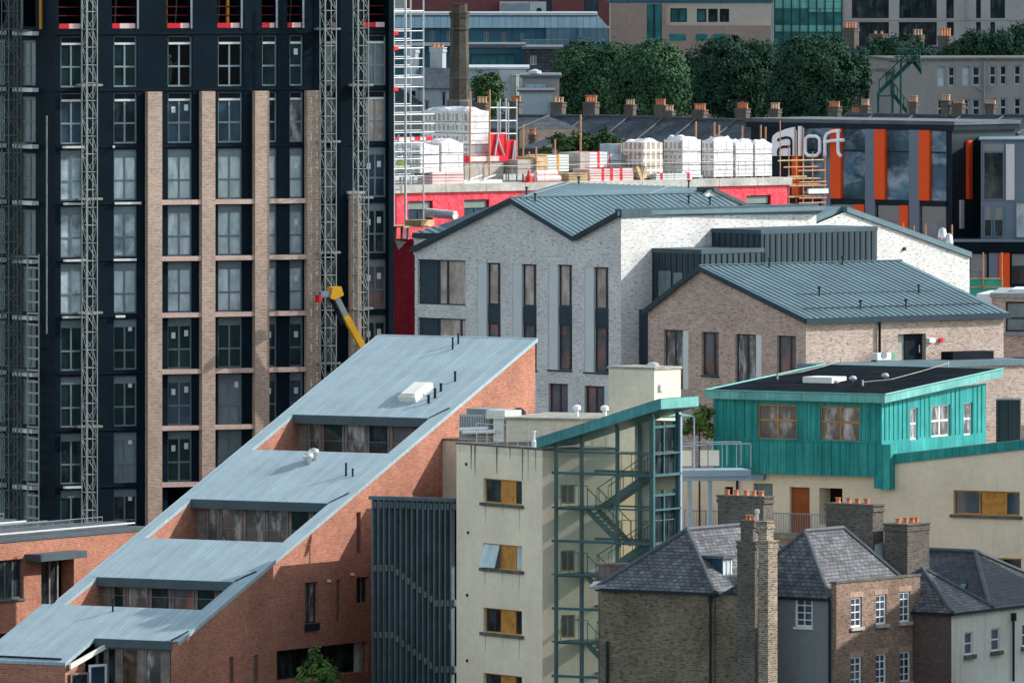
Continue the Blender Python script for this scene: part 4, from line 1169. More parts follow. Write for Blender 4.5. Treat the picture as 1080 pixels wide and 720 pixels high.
for (x, y) in ((899.5, 402.5), (933.5, 399.5), (882, 405)):
    p = on_teal(x, y); mb = MB(); mb.sm = True; k = .7 if x != 882 else .45; mb.lathe(p, [(.1*k, -.05), (.1*k, .12*k), (.27*k, .16*k), (.28*k, .28*k), (.2*k, .40*k), (.02, .44*k)], 10); obj('roof_vent', mb, 'far_white', ro)
for q in (((820, 400), (845, 396), (870, 390), (887, 384)), ((910, 407), (940, 404), (970, 396), (1000, 387))):
    mb = MB(); mb.path([on_teal(*e)+Vector((0, 0, .2)) for e in q], .018, 5)
    for e in (q[0], q[-1]): c_ = on_teal(*e); mb.tube(c_, c_+Vector((0, 0, .3)), .06, 6)
    obj('safety_cable', mb, 'stone_sill', ro)
# cream base: long wall with door, openings and windows
sb0 = base.s(716); sb1 = base.s(1110)
hd = base.rect(833, 854, 513.5, 562); ho = base.rect(864, 888.5, 514.5, 553); hw = base.rect(794.5, 815, 509.5, 536)
h1 = base.rect(1005.5, 1075.5, 517.5, 543); h2 = base.rect(1032, 1077, 588, 612); h0 = base.rect(764, 773, 513, 522)
zpar = base.z(942, 488)
mb = MB(); mb.wall(base, sb0, base.s(938), 0, zb0+.05, [hd, ho+(1.2,), hw, h0], .25)
mb.wall(base, base.s(938), sb1, 0, zpar-.12, [h1, h2], .25)
zpe = base.z(1080, 470)
sk = base.s(1080); s9 = base.s(942)
mb.poly([base.pt(s9, zpar-.12), base.pt(sk, zpar-.12), base.pt(sk, zpe), base.pt(s9, zpar)])
mb.poly([base.pt(sk, zpar-.12), base.pt(sb1, zpar-.12), base.pt(sb1, zpe+.2), base.pt(sk, zpe)])
L0 = base.pt(sb0, 0); L1 = base.pt(sb0, 0, -7); R1 = base.pt(sb1, 0, -7); R0 = base.pt(sb1, 0)
for p, q, zz in ((L1, L0, zb0), (R1, L1, zb0), (R0, R1, zb0)): mb.poly([p, q, q+Vector((0, 0, zz)), p+Vector((0, 0, zz))])
mb.poly([base.pt(sb0, zb0), base.pt(base.s(938), zb0), base.pt(base.s(938), zb0, -7), base.pt(sb0, zb0, -7)])
obj('base_wall', mb, 'cream_render', tb)
mb = MB(); mb.box(base, s9, base.s(975), zpar-.15, zpar-.12+.02, .003, .05)
mb = MB(); mb.prism(base, [(s9-.05, zpar-.05), (sb1, zpe+.02), (sb1, zpe+.5), (s9-.05, zpar+.42)], -9, .12); obj('parapet_flashing', mb, 'copper_green', tb)
mb = MB(); mb.prism(base, [(s9, zpar+.425), (sb1, zpe+.505), (sb1, zpe+.53), (s9, zpar+.45)], -8.9, .13); obj('lower_roof', mb, 'lead_pale', tb)
mb = MB(); mb.box(base, hd[0], hd[1], hd[2], hd[3], -.24, -.18); o = obj('door', mb, 'door_brown', tb)
mb = MB(); mb.box(base, ho[0], ho[1], ho[2], ho[3], -1.2, -1.15); obj('opening', mb, 'interior_dark', tb)
mb = MB(); mb.box(base, h0[0], h0[1], h0[2], h0[3], -.25, -.2); obj('opening', mb, 'interior_dark', tb)
window(tb, base, hw, 1, 1, .2, 'grey_steel', 'glass_film_dim', .06, .08)
for h, am in ((h1, (.4, .78)), (h2, (.0, .52))):
    w = window(tb, base, h, 1, 1, .2, 'timber_orange', 'glass_blue' if h is h1 else 'glass_dark', .07, .08, csplits=[.38, .78] if h is h1 else [.52], sill=(.15, .16, .14), sillmat='concrete_dark')
    mb = MB(); x = h[1]-h[0]; mb.box(base, h[0]+x*am[0]+.04, h[0]+x*am[1]-.04, h[2]+.08, h[3]-.08, -.195, -.15); obj('shutter', mb, 'timber_orange', w)
# balcony along the base wall
bf = base.off(1.2); zfl = base.z(840, 562)
mb = MB(); mb.box(base, base.s(716), base.s(905), zfl-.2, zfl, .003, 1.3); bo = obj('balcony', mb, 'concrete_cap', tb)
mb = MB(); railing(mb, [bf.pt(bf.s(722), zfl, 0), bf.pt(bf.s(900), zfl, 0)], 1.05, .03, 1.2); 
x = bf.s(722)
while x < bf.s(900): mb.tube(bf.pt(x, zfl), bf.pt(x, zfl+1.05), .012, 4); x += .14
obj('balustrade', mb, 'steel_bluegrey', bo)
mb = MB(); f = base.off(.02)
for a_, b_ in ((762, 774), (795, 808)): mb = MB(); mb.box(base, base.s(a_), base.s(b_), zb0-.32, zb0-.02, .003, .3); obj('gutter_box', mb, 'steel_bluegrey', tb)
mb = MB(); mb.tube(base.at(778.5, 502, .1), base.at(778.5, 560, .1), .06, 8); obj('drainpipe', mb, 'pipe_dark', tb)
# ---------------------------------------------------------------- bridge from the stair to the teal storey
br = thing('footbridge', 'blue-grey steel footbridge with railings from stair tower to teal storey', 'footbridge', (QF.pt(sl, 0, .6).x, QF.pt(sl, 0, .6).y, 0))
BD = Face(727, 556, 12)
zd = BD.z(727, 496)
a_ = BD.s(716); b_ = BD.s(792)
b_far = QF.pt(QF.s(775), 0, -1.0)
mb = MB(); mb.box(BD, a_, b_, zd-.3, zd, -2.2, 0); obj('deck', mb, 'steel_bluegrey', br)
mb = MB(); mb.box(BD, a_, b_, zd-.52, zd-.30, -.25, -.05); mb.box(BD, a_, b_, zd-.52, zd-.30, -2.1, -1.9); obj('girder', mb, 'steel_bluegrey', br)
for x in (728, 749.5):
    mb = MB(); mb.box(BD, BD.s(x)-.1, BD.s(x)+.1, 0, zd-.52, -.3, -.1); obj('column', mb, 'steel_bluegrey', br)
for o in (-.05, -2.15):
    mb = MB(); railing(mb, [BD.pt(a_, zd, o), BD.pt(BD.s(747), zd+.12, o), BD.pt(b_, zd+.12, o)], 1.15, .035, .85, 0); obj('handrail', mb, 'steel_bluegrey', br)
for x0, x1 in ((721, 739), (748, 768)):
    mb = MB(); mb.box(BD, BD.s(x0), BD.s(x1), zd+.12, zd+.88, -2.0, -1.95); obj('screen_panel', mb, 'cream_pale', br)
mb = MB(); f = Face(700, 556, 12)
mb.prism(f, [(f.s(700), f.z(700, 441)), (f.s(733), f.z(733, 440)), (f.s(733), f.z(733, 438.5)), (f.s(700), f.z(700, 439))], -2.6, -.1)
cn = obj('glass_canopy', mb, 'copper_edge', gs)
mb = MB()
for x in (718, 733): mb.tube(f.pt(f.s(x), f.z(x, 440.5), -.2), f.pt(f.s(x), zd, -.2), .05, 6)
obj('canopy_post', mb, 'steel_bluegrey', cn)
# ================================================================ white brick building with the folded standing-seam roof
HL = Face(655, 620, -47); HR = Face(655, 620, 45)
wb = thing('white_brick_building', 'white brick building with zigzag gables and folded slate-blue metal roof', 'building', (HL.o.x, HL.o.y, 0))
sl = HL.s(437.5); wr = HR.s(861)
pk = HL.hit(541, 213); vl = HL.hit(607.5, 253.5); cn = (0, HL.z(655, 227)); el = HL.hit(437.5, 266)
zg = min(vl[1], el[1])-.35
hs = []
def wv(a, b, c, d, dp=.28): r = HL.rect(a, b, c, d); hs.append(r+(dp,)); return r
# left pair of big windows; three slim bays with pale reveals
bigs = [wv(440.5, 491, 274, 321.5), wv(440.5, 491, 335.5, 390)]
slim = []
for (x0, xm, x1, yt) in ((503, 513, 528, 277), (540.5, 550, 566, 278.5), (578.5, 588, 603.5, 279), (616.5, 626, 642, 281.5)):
    for dy in (0, 125.5):
        a = wv(x0, x1, yt+dy, yt+dy+(111 if dy == 0 else 60)); slim.append((a, x0, xm, x1, yt+dy, dy))
mb = MB()
mb.wall(HL, sl, 0, 0, zg, hs, .28)
mb.poly([HL.pt(sl, zg), HL.pt(vl[0], zg), HL.pt(*vl), HL.pt(*pk), HL.pt(*el)])
mb.poly([HL.pt(vl[0], zg), HL.pt(0, zg), HL.pt(*cn), HL.pt(*vl)])
zr = cn[1]
mb.wall(HR, 0, HR.s(930), 0, zr-2.2, ()); mb.poly([HR.pt(0, zr-2.2), HR.pt(wr, zr-2.2), HR.pt(wr, zr), HR.pt(0, zr)])
# gable further right in the same plane
gp = [HR.hit(861, 236), HR.hit(891.5, 223.5), HR.hit(1022.5, 271.5)]
s5 = HR.s(1022.5)
mb.wall(HR, HR.s(930), s5, 0, gp[2][1]-1.2, ())
mb.poly([HR.pt(wr, zr-2.2), HR.pt(HR.s(930), zr-2.2), HR.pt(HR.s(930), HR.z(930, 237.5)), HR.pt(*gp[1]), HR.pt(*gp[0])])
mb.poly([HR.pt(HR.s(930), gp[2][1]-1.2), HR.pt(s5, gp[2][1]-1.2), HR.pt(*gp[2]), HR.pt(HR.s(930), HR.z(930, 237.5))])
A = HL.pt(sl, 0); B = HR.pt(s5, 0); C = A+(B-HL.pt(0, 0))
for p, q in ((C, A), (B, C)): mb.poly([p, q, q+Vector((0, 0, zg)), p+Vector((0, 0, zg))])
obj('wall', mb, 'white_brick', wb)
# lower seam roof: two folds running back
e_ = HL.hit(436, 265.5); th = .30; BK = -15.5
up = lambda p, h: (p[0], p[1]+h)
pr = [e_, pk, vl, (0.02, cn[1]+.0)]
mb = MB()
bot = [up(p, -.02) for p in pr]; top = [up(p, .22) for p in pr]
for i in range(3): mb.prism(HL, [bot[i], bot[i+1], top[i+1], top[i]], BK, .22)
rf = obj('roof', mb, 'seam_zinc', wb)
mb = MB()
for i in range(3): mb.prism(HL, [up(pr[i], -.05), up(pr[i+1], -.05), up(pr[i+1], .225), up(pr[i], .225)], .221, .30)
obj('verge_trim', mb, 'seam_edge', rf)
mb = MB()
for i in range(3):
    o = .0; a, b = top[i], top[i+1]
    while o > BK+.3:
        mb.prism(HL, [a, b, up(b, .04), up(a, .04)], o-.022, o); o -= .46
obj('standing_seam', mb, 'seam_mid', rf)
mb = MB(); mb.tube(HL.pt(pk[0], pk[1]+.25, .2), HL.pt(pk[0], pk[1]+.25, BK), .045, 6); obj('ridge_roll', mb, 'seam_mid', rf)
mb = MB(); mb.box(HR, -.06, wr+.1, zr-.12, zr+.34, -.4, .1); obj('parapet_coping', mb, 'seam_mid', rf)
mb = MB(); x = 1.3
while x < wr: mb.box(HR, x-.012, x+.012, zr-.121, zr+.341, -.39, .104); x += 2.1
obj('coping_joint', mb, 'seam_edge', rf)
# upper sheet rising behind the ridge: a folded plane from the left eave and the ridge up to the back edge
PA = P(434.5, 245.5, 635.5); PP = HL.pt(pk[0], pk[1]+.20, .1); PR = HL.pt(pk[0], pk[1]+.20, BK); PQ = P(597, 192.5, 641.0); PT = P(750, 198.2, PR.y+2.0)
dn = Vector((0, 0, -.16))
mb = MB()
PB = P(482, 245.6, HL.D(482)+2.2); PM = P(463, 237.6, 638)
for t3 in ((PA, PB, PM), (PM, PB, PP), (PM, PP, PQ)): mb.poly(list(t3)); mb.poly([p+dn for p in reversed(t3)])
mb.poly([PP, PR, PT, PQ]); mb.poly([PQ+dn, PT+dn, PR+dn, PP+dn])
for p, q in ((PA, PB), (PB, PP), (PP, PR), (PR, PT), (PT, PQ), (PQ, PM), (PM, PA)): mb.poly([p+dn, q+dn, q, p])
uf = obj('upper_roof', mb, 'seam_zinc', wb)
mb = MB()
def seam(mb, a, b):
    n = Vector((0, 0, .045)); w = Vector((.016, -.016, 0)); z = Vector((0, 0, .002))
    mb.hexa([a-w+z, b-w+z, b+w+z, a+w+z], [a-w+n, b-w+n, b+w+n, a+w+n])
for k in range(26): u = k/25; seam(mb, PP+(PR-PP)*(.906*u), PQ+(PT-PQ)*u)
obj('standing_seam', mb, 'seam_mid', uf); mb = MB()
for k in range(1, 11): u = k/11; seam(mb, PB+(PP-PB)*u, PM+(PQ-PM)*u)
for k in range(1, 4): u = k/4; seam(mb, PA+(PB-PA)*u, PA+(PM-PA)*u)
obj('standing_seam', mb, 'seam_mid', uf)
mb = MB(); up3 = Vector((0, 0, .07))
for u in (.06, .74): mb.tube(PP+(PR-PP)*(.906*u)+up3, PQ+(PT-PQ)*u+up3, .022, 4)
obj('cable_line', mb, 'lead_pale', uf)
fd = Vector((0, -.03, 0)); d1 = Vector((0, 0, -.30)); d0 = Vector((0, 0, -.02))
mb = MB(); mb.hexa([PA+d1+fd, PB+d1+fd, PB+d1, PA+d1], [PA+d0+fd, PB+d0+fd, PB+d0, PA+d0]); obj('eaves_fascia', mb, 'seam_edge', uf)
bk = Vector((0, .25, 0)); i0 = PA+(PB-PA)*.04+bk; i1 = PB+bk
mb = MB(); mb.hexa([Vector((p.x, p.y, PA.z-1.25)) for p in (i0, i1, i1+Vector((1.5, 2.5, 0)), i0+Vector((1.2, 2.0, 0)))], [Vector((p.x, p.y, PA.z-.31)) for p in (i0, i1, i1+Vector((1.5, 2.5, 0)), i0+Vector((1.2, 2.0, 0)))]); obj('upper_wall', mb, 'white_brick', uf)
# small lit gable end at the right of the upper roof
gf = Face(748, 636, 45)
mb = MB(); mb.prism(gf, [gf.hit(738, 222), gf.hit(790, 222), gf.hit(787, 217), gf.hit(751, 200.5), gf.hit(744, 206)], -.3, 0); obj('gable_end', mb, 'white_brick', wb)
mb = MB(); b = gf.hit(751, 199.5); c = gf.hit(791, 218.5)
mb.prism(gf, [up(b, -.12), up(c, -.12), up(c, .1), up(b, .1)], -1.2, .15); obj('gable_roof', mb, 'seam_mid', wb)
# right gable roof
mb = MB(); g = gp
mb.prism(HR, [up(g[1], 0), up((g[2][0]+.05, g[2][1]), 0), up((g[2][0]+.05, g[2][1]), .3), up(g[1], .3)], -9, .15)
mb.prism(HR, [up(g[0], 0), up(g[1], 0), up(g[1], .3), up(g[0], .3)], -9, -.3); obj('gable_roof', mb, 'seam_zinc', wb)
# dark standing-seam boxes against the lit side
def zbox(name, pc, pl, pr_, D, yt, zb, wins=()):
    L = Face(pc, D, -47); R = Face(pc, D, 45); z = L.z(pc, yt)
    wl = -L.s(pl); w2 = R.s(pr_)
    mb = MB(); body(mb, L, R, wl, w2, zb, z-.18); o = obj(name, mb, 'dark_zinc', wb)
    pts = inset([L.pt(-wl, 0), L.pt(0, 0), R.pt(w2, 0), L.pt(-wl, 0)+R.pt(w2, 0)-L.pt(0, 0)], -.05)
    mb = MB(); mb.extrude(pts, z-.178, z+.06); obj('coping', mb, 'seam_mid', o)
    mb = MB(); x = -wl+.3
    while x < -.1: mb.box(L, x-.02, x+.02, zb, z-.19, .002, .05); x += .45
    x = .25
    while x < w2: mb.box(R, x-.02, x+.02, zb, z-.19, .002, .05); x += .45
    obj('standing_seam', mb, 'seam_edge', o)
    return L, R, o
D2 = HR.D(749)-2.75
zbox('zinc_box', 803, 749, 925, D2, 243.5, 14.0)
D1 = HR.D(685)-2.7
L, R, o = zbox('zinc_box', 740, 685.5, 806, D1, 264.5, 8.0)
for a, b in ((695.5, 708.5), (711, 720.5)):
    r = L.rect(a, b, 285.5 if a < 700 else 287.5, 315); mb = MB(); mb.box(L, *r, .055, .075); obj('box_window', mb, 'glass_film_dim', o)
mb = MB(); mb.box(HR, HR.s(674), HR.s(684), 0, HR.z(679, 326), .003, 1.2); obj('cladding_strip', mb, 'seam_edge', wb)
# windows
for i, r in enumerate(bigs):
    window(wb, HL, r, 1, 1, .24, 'seam_edge', 'glass_brown', .14, .07, csplits=[.40, .58] if i == 0 else [.40, .86], splits=[])
    mb = MB(); mb.box(HL, r[0]+.07, r[0]+(r[1]-r[0])*.40-.06, r[2]+.07, r[3]-.07, -.235, -.14); obj('solid_panel', mb, 'seam_edge', wb)
for (r, x0, xm, x1, yt, dy) in slim:
    sm = HL.s(xm) if dy == 0 else HL.s(x1-(xm-x0)*.55)
    z0, z1 = r[2], r[3]
    if dy == 0:
        mb = MB(); mb.box(HL, r[0], sm-.02, z0, z1, -.27, -.03); obj('pale_reveal', mb, 'pale_panel', wb)
        h = z1-z0
        zs = [(z0, z0+h*.43), (z0+h*.60, z1)]
        for j, (za, zb) in enumerate(zs):
            window(wb, HL, (sm, r[1], za, zb), 1, 1, .24, 'seam_edge', 'glass_redrefl' if j == 0 else 'glass_brown', .12, .08, csplits=[.70], splits=[])
        mb = MB(); mb.box(HL, sm, r[1], z0+h*.43+.005, z0+h*.60-.005, -.24, -.13); obj('spandrel', mb, 'seam_edge', wb)
        mb = MB(); mb.box(HL, r[0]-.06, r[1]+.02, z0-.09, z0-.003, -.2, .08); obj('sill', mb, 'seam_edge', wb)
    else:
        mb = MB(); mb.box(HL, sm+.02, r[1], z0, z1, -.27, -.03); obj('pale_reveal', mb, 'pale_panel', wb)
        window(wb, HL, (r[0], sm, z0, z1), 1, 1, .24, 'seam_edge', 'glass_redrefl', .1, .08, csplits=[.5], splits=[])
# roof anchors and the fall-arrest line
mb = MB()
def anchor(mb, p): mb.tube(p-Vector((0, 0, .1)), p+Vector((0, 0, .42)), .05, 6); mb.tube(p+Vector((0, 0, .36)), p+Vector((0, 0, .46)), .1, 6)
i = 1
mid = lambda t: (pk[0]+(vl[0]-pk[0])*t, pk[1]+(vl[1]-pk[1])*t+.22)
for t, o in ((.1, -1.2), (.25, -12.2), (.3, -13.6)): anchor(mb, HL.pt(*mid(t), o))
for k, j in ((.12, .9), (.85, .85), (.02, .2)):
    g_ = PP+(PR-PP)*k; anchor(mb, g_+(PQ+(PT-PQ)*k-g_)*j)
obj('roof_anchor', mb, 'pipe_dark', rf)
mb = MB(); c = HR.pt(HR.s(953), HR.z(953, 262.5)); mb.tube(c, c+HR.n*.12, .1, 8); obj('wall_vent', mb, 'pipe_dark', wb)

# ================================================================ brown brick building in front of it
NL = Face(850, 600, -49); NR = Face(850, 600, 37)
nb = thing('brown_brick_building', 'brown brick gabled building with seamed metal roof and open roof door', 'building', (NL.o.x, NL.o.y, 0))
sl = NL.s(683.5); wr = NR.s(1058.5)
el = NL.hit(683.5, 329); pk = NL.hit(740.5, 284.5); er = (0, NL.z(850, 337))
hs = []; slw = []
for (a, b, p, yt, pn) in ((700, 720, 726, 348, 1), (740, 758, 758, 350, 0), (775.5, 797, 803, 352.5, 1), (819.5, 839.5, 839.5, 354, 0)):
    r = NL.rect(a, p, yt, yt+46 if not pn else yt+62); hs.append(r+(.25,)); slw.append((r, NL.s(b), pn))
zg = er[1]-.25
ho = NR.rect(947, 976.5, 352, 392)
mb = MB(); mb.wall(NL, sl, 0, 0, zg, hs, .25)
mb.poly([NL.pt(sl, zg), NL.pt(0, zg), NL.pt(*er), NL.pt(*pk), NL.pt(*el)])
mb.wall(NR, 0, wr, 0, er[1], [ho+(.5,)], .3)
A = NL.pt(sl, 0); B = NR.pt(wr, 0); C = A+(B-NL.pt(0, 0))
for p, q in ((C, A), (B, C)): mb.poly([p, q, q+Vector((0, 0, zg)), p+Vector((0, 0, zg))])
obj('wall', mb, 'brown_brick', nb)
BK = -wr-.15
# the roof runs back along the right wall: sheared prism
def rp(p, w, h=0): q = NL.pt(p[0], p[1]+h)+NR.d*w; return q
def sheet(mb, a, b, w0, w1, h0, h1):
    mb.hexa([rp(a, w0, h0), rp(b, w0, h0), rp(b, w1, h0), rp(a, w1, h0)], [rp(a, w0, h1), rp(b, w0, h1), rp(b, w1, h1), rp(a, w1, h1)])
e0 = (sl-.15, el[1]-.1); e1 = (.25, er[1]-.15)
mb = MB(); sheet(mb, e0, pk, -.2, wr+.2, 0, .22); sheet(mb, pk, e1, -.2, wr+.2, 0, .22); rf = obj('roof', mb, 'seam_zinc', nb)
mb = MB(); sheet(mb, e0, pk, -.28, -.2, -.06, .225); sheet(mb, pk, e1, -.28, -.2, -.06, .225); obj('verge_trim', mb, 'seam_edge', rf)
mb = MB(); w = 0
while w < wr+.1: sheet(mb, pk, e1, w, w+.022, .22, .262); sheet(mb, e0, pk, w, w+.022, .22, .262); w += .44
obj('standing_seam', mb, 'seam_mid', rf)
mb = MB(); mb.tube(rp(pk, -.2, .25), rp(pk, wr+.2, .25), .05, 6); obj('ridge_roll', mb, 'seam_mid', rf)
mb = MB(); mb.box(NR, -.2, wr+.25, er[1]-.22, er[1]+.08, .02, .32); obj('gutter', mb, 'seam_edge', rf)
mb = MB()
lerp = lambda a, b, t: (a[0]+(b[0]-a[0])*t, a[1]+(b[1]-a[1])*t)
for t in (.86,): mb.tube(rp(lerp(pk, e1, t), .6, .34), rp(lerp(pk, e1, t), wr-.6, .34), .025, 4)
for t in (.6,): mb.tube(rp(lerp(pk, e1, t), 2, .34), rp(lerp(pk, e1, t), wr-2, .34), .015, 4)
obj('snow_rail', mb, 'pipe_dark', rf)
mb = MB()
for t, w in ((.05, 4.2), (.05, 9.2), (.6, 3.6), (.6, 10.4), (.86, 4.5), (.86, 7.6)):
    p = rp(lerp(pk, e1, t), w, .2); mb.tube(p, p+Vector((0, 0, .45)), .05, 6); mb.tube(p+Vector((0, 0, .4)), p+Vector((0, 0, .5)), .1, 6)
obj('roof_anchor', mb, 'pipe_dark', rf)
for i, (r, sm, pn) in enumerate(slw):
    if pn:
        mb = MB(); mb.box(NL, sm+.01, r[1], r[2], r[3], -.24, -.02); obj('pale_reveal', mb, 'pale_panel', nb)
    window(nb, NL, (r[0], sm if pn else r[1], r[2], r[3]), 1, 1, .22, 'seam_edge', 'glass_curtain' if i % 2 == 0 else 'glass_redrefl', .12, .07, csplits=[.5 if pn else .62], splits=[],
           sill=None if pn else (.03, .08, .08), sillmat='seam_edge')
# open doorway onto the low roof, pipe, lamp, alarm bell
mb = MB(); mb.box(NR, ho[0], ho[1], ho[2], ho[3], -.5, -.45); o = obj('doorway', mb, 'interior_dark', nb)
mb = MB(); mb.box(NR, ho[0]+.12, ho[0]+(ho[1]-ho[0])*.36, ho[2], ho[3]-.02, -.44, -.36); obj('inner_panel', mb, 'concrete', o)
mb = MB(); mb.box(NR, ho[0]+(ho[1]-ho[0])*.36, ho[1]-.05, ho[2], ho[3]-.05, -.35, -.29); d = obj('door', mb, 'navy_dark', nb)
mb = MB(); x = ho[1]-.25; mb.tube(NR.pt(x, ho[2]+1.0, -.24), NR.pt(x, ho[2]+1.4, -.24), .03, 6); obj('handle', mb, 'steel_bright', d)
mb = MB(); mb.tube(NR.pt(NR.s(926.3), NR.z(926, 381), .12), NR.pt(NR.s(926.3), er[1]-.2, .12), .07, 8); obj('drainpipe', mb, 'navy_dark', nb)
mb = MB(); mb.box(NR, NR.s(977.5), NR.s(983.5), NR.z(980, 361), NR.z(980, 356.5), .003, .25); obj('wall_lamp', mb, 'sash_white', nb)
mb = MB(); c = NR.at(991.5, 358.5); mb.tube(c, c+NR.n*.15, .13, 10); obj('alarm_bell', mb, 'board_red', nb)
mb = MB(); mb.box(NR, NR.s(937.5), NR.s(942), NR.z(940, 377), NR.z(940, 373.5), .003, .2); obj('vent_cover', mb, 'net_green', nb)
# low flat roof with its metal edge in front of the doorway
LRf = NR.off(3.2); zl = NR.z(955, 379.5)
mb = MB(); mb.box(NR, -.5, NR.s(1046), zl-3.5, zl-.3, .004, 3.0); o = obj('low_annex', mb, 'brown_brick', nb)
mb = MB(); mb.box(NR, -.6, NR.s(1050), zl-.3, zl, .004, 3.15); obj('annex_roof', mb, 'seam_zinc', o)
mb = MB(); mb.box(NR, NR.s(985), NR.s(1028), zl+.003, zl+.42, .6, 1.6); obj('roof_upstand', mb, 'navy_dark', o)
t = thing('air_conditioner', 'white air conditioning box on the low roof beside the drainpipe', 'air conditioner', NR.pt(NR.s(920), zl, .7))
mb = MB(); mb.box(NR, NR.s(913), NR.s(927.5), zl+.08, NR.z(920, 371.5), .4, 1.0); obj('casing', mb, 'white_plastic', t)
mb = MB(); c = NR.pt(NR.s(920), zl+.35, 1.0); mb.tube(c, c+NR.n*.02, .2, 12); obj('fan_grille', mb, 'grey_steel', t)
mb = MB(); mb.box(NR, NR.s(913), NR.s(927), zl+.003, zl+.08, .45, .55); mb.box(NR, NR.s(913), NR.s(927), zl+.003, zl+.08, .85, .95); obj('foot', mb, 'grey_steel', t)
# ---------------------------------------------------------------- building at the right edge behind it
KF = Face(1060, 616, -6)
kb = thing('office_building', 'brick and glass building cut off by the right edge beside the brown gable', 'building', KF.at(1075, 400).xy.to_3d())
s0 = KF.s(1046); s1 = KF.s(1130)
zz = lambda y: KF.z(1070, y)
hw = [(KF.s(1060.5), s1-.2, zz(350), zz(318)), (KF.s(1061), s1-.2, zz(388), zz(377))]
mb = MB(); mb.wall(KF, s0, s1, 0, zz(314), [h+(.3,) for h in hw], .3)
p = [KF.pt(s0, 0), KF.pt(s1, 0), KF.pt(s1, 0, -9), KF.pt(s0, 0, -9)]
for a, b in ((p[1], p[2]), (p[2], p[3]), (p[3], p[0])): mb.poly([a, b, b+Vector((0, 0, zz(314))), a+Vector((0, 0, zz(314)))])
obj('wall', mb, 'brown_brick', kb)
mb = MB(); mb.box(KF, s0-.1, s1, zz(314)+.002, zz(309), -9, .15); obj('roof', mb, 'lead_pale', kb)
mb = MB(); mb.box(KF, s0+1, s1, zz(309)+.003, zz(305.5), -5, -1.2); obj('roof_plant', mb, 'white_board', kb)
for i, h in enumerate(hw): window(kb, KF, h, 3, 1, .25, 'window_dark', 'glass_film_dim' if i == 0 else 'glass_dark', .09, .1, splits=[.45] if i == 0 else [])
mb = MB(); mb.box(KF, KF.s(1059), s1, zz(354), zz(350.5), .003, .12); obj('sill', mb, 'grey_steel', kb)
mb = MB(); mb.box(KF, KF.s(1059), s1, zz(393), zz(389), .003, .5); obj('ledge', mb, 'white_board', kb)
K2 = Face(1050.5, 583, -4)
mb = MB(); mb.box(K2, K2.s(1050.5), K2.s(1076), 0, K2.z(1063, 421.5), -2, 0)
x = K2.s(1052)
while x < K2.s(1075): mb.box(K2, x-.02, x+.02, 0, K2.z(1063, 422), .002, .04); x += .25
obj('plant_enclosure', mb, 'dark_zinc', loc=K2.pt(K2.s(1063), 0, -1), label='dark ribbed metal enclosure at right edge behind the teal storey', cat='plant enclosure')
# ================================================================ red-wrapped building under construction
CL = Face(412, 690, 41)
sb = thing('construction_block', 'unfinished block wrapped in bright red membrane under a pale concrete deck', 'building', (CL.o.x, CL.o.y, 0))
zs1 = CL.z(620, 191.5)-.0; zs0 = CL.z(620, 199.5)
sR = CL.s(830.5); s0 = CL.s(400)
hs = [CL.rect(430.5, 456.5, 212, 240), CL.rect(489.5, 516, 210.5, 240), CL.rect(787, 813, 206, 232)]
mb = MB(); mb.wall(CL, s0, sR, 0, zs0, [h+(.3,) for h in hs], .3)
E0, E1, E2 = CL.pt(sR, 0), CL.pt(sR, 0, -18), CL.pt(s0, 0, -18)
for a, b in ((E0, E1), (E1, E2), (E2, CL.pt(s0, 0))): mb.poly([a, b, b+Vector((0, 0, zs0)), a+Vector((0, 0, zs0))])
obj('wall', mb, 'red_membrane', sb)
mb = MB(); mb.box(CL, s0-.2, sR+.25, zs0+.002, zs1, -18.2, .18); obj('deck', mb, 'concrete', sb)
mb = MB(); x = s0+2
while x < sR: mb.box(CL, x-.015, x+.015, zs0+.01, zs1-.02, .181, .19); x += 3.2
obj('deck_joint', mb, 'concrete_cap', sb)
for h in hs:
    w = window(sb, CL, h, 2, 1, .26, 'window_dark', 'glass_blue', .08, .1, head=.0)
    m2 = MB(); m2.box(CL, h[0]+.1, h[1]-.1, h[3]-.5, h[3]-.08, -.2, -.16); obj('blind_box', m2, 'blind_green', w)
for (x0, x1, z0, z1) in ((416, 428, zs0-.9, zs0-.3), (520, 560, zs0-1.0, zs0-.5)):
    pass
# lower flank in front of it, its shade painted as darker red
CM = Face(441, 655, -38)
mb = MB(); mb.box(CM, CM.s(411), 0, 0, CM.z(426, 252), -3, 0); obj('shaded_red_flank', mb, 'shaded_red_membrane', sb)
t = thing('timber_platform', 'timber loading platform jutting over the shaded red flank beside the white roof', 'platform', CM.at(425, 240))
zp = CM.z(425, 238)
mb = MB(); mb.box(CM, CM.s(409), CM.s(436), zp-.08, zp, -1.8, .9); obj('boards', mb, 'timber_new', t)
mb = MB()
for x in (415, 421, 428, 434): mb.box(CM, CM.s(x)-.06, CM.s(x)+.06, CM.z(425, 252), zp-.08, .3, .42)
obj('legs', mb, 'timber_grey', t)
mb = MB(); mb.box(CM, CM.s(425), CM.s(442), zp+.003, zp+.33, -1.4, -.2); obj('stacked_timber', mb, 'timber_new', loc=CM.pt(CM.s(433), zp, -.8), label='short stack of fresh timber on the loading platform', cat='timber')
m2 = MB(); m2.sm = True
a = CM.pt(CM.s(440), zp+.75, -.9); b = CM.pt(CM.s(470), zp+.62, -.9)
m2.tube(a, b, .26, 12); o = obj('wrapped_roll', m2, 'white_wrap', loc=CM.pt(CM.s(455), zp+.3, -.9), label='white wrapped roll with brown end beside the timber stack', cat='roll')
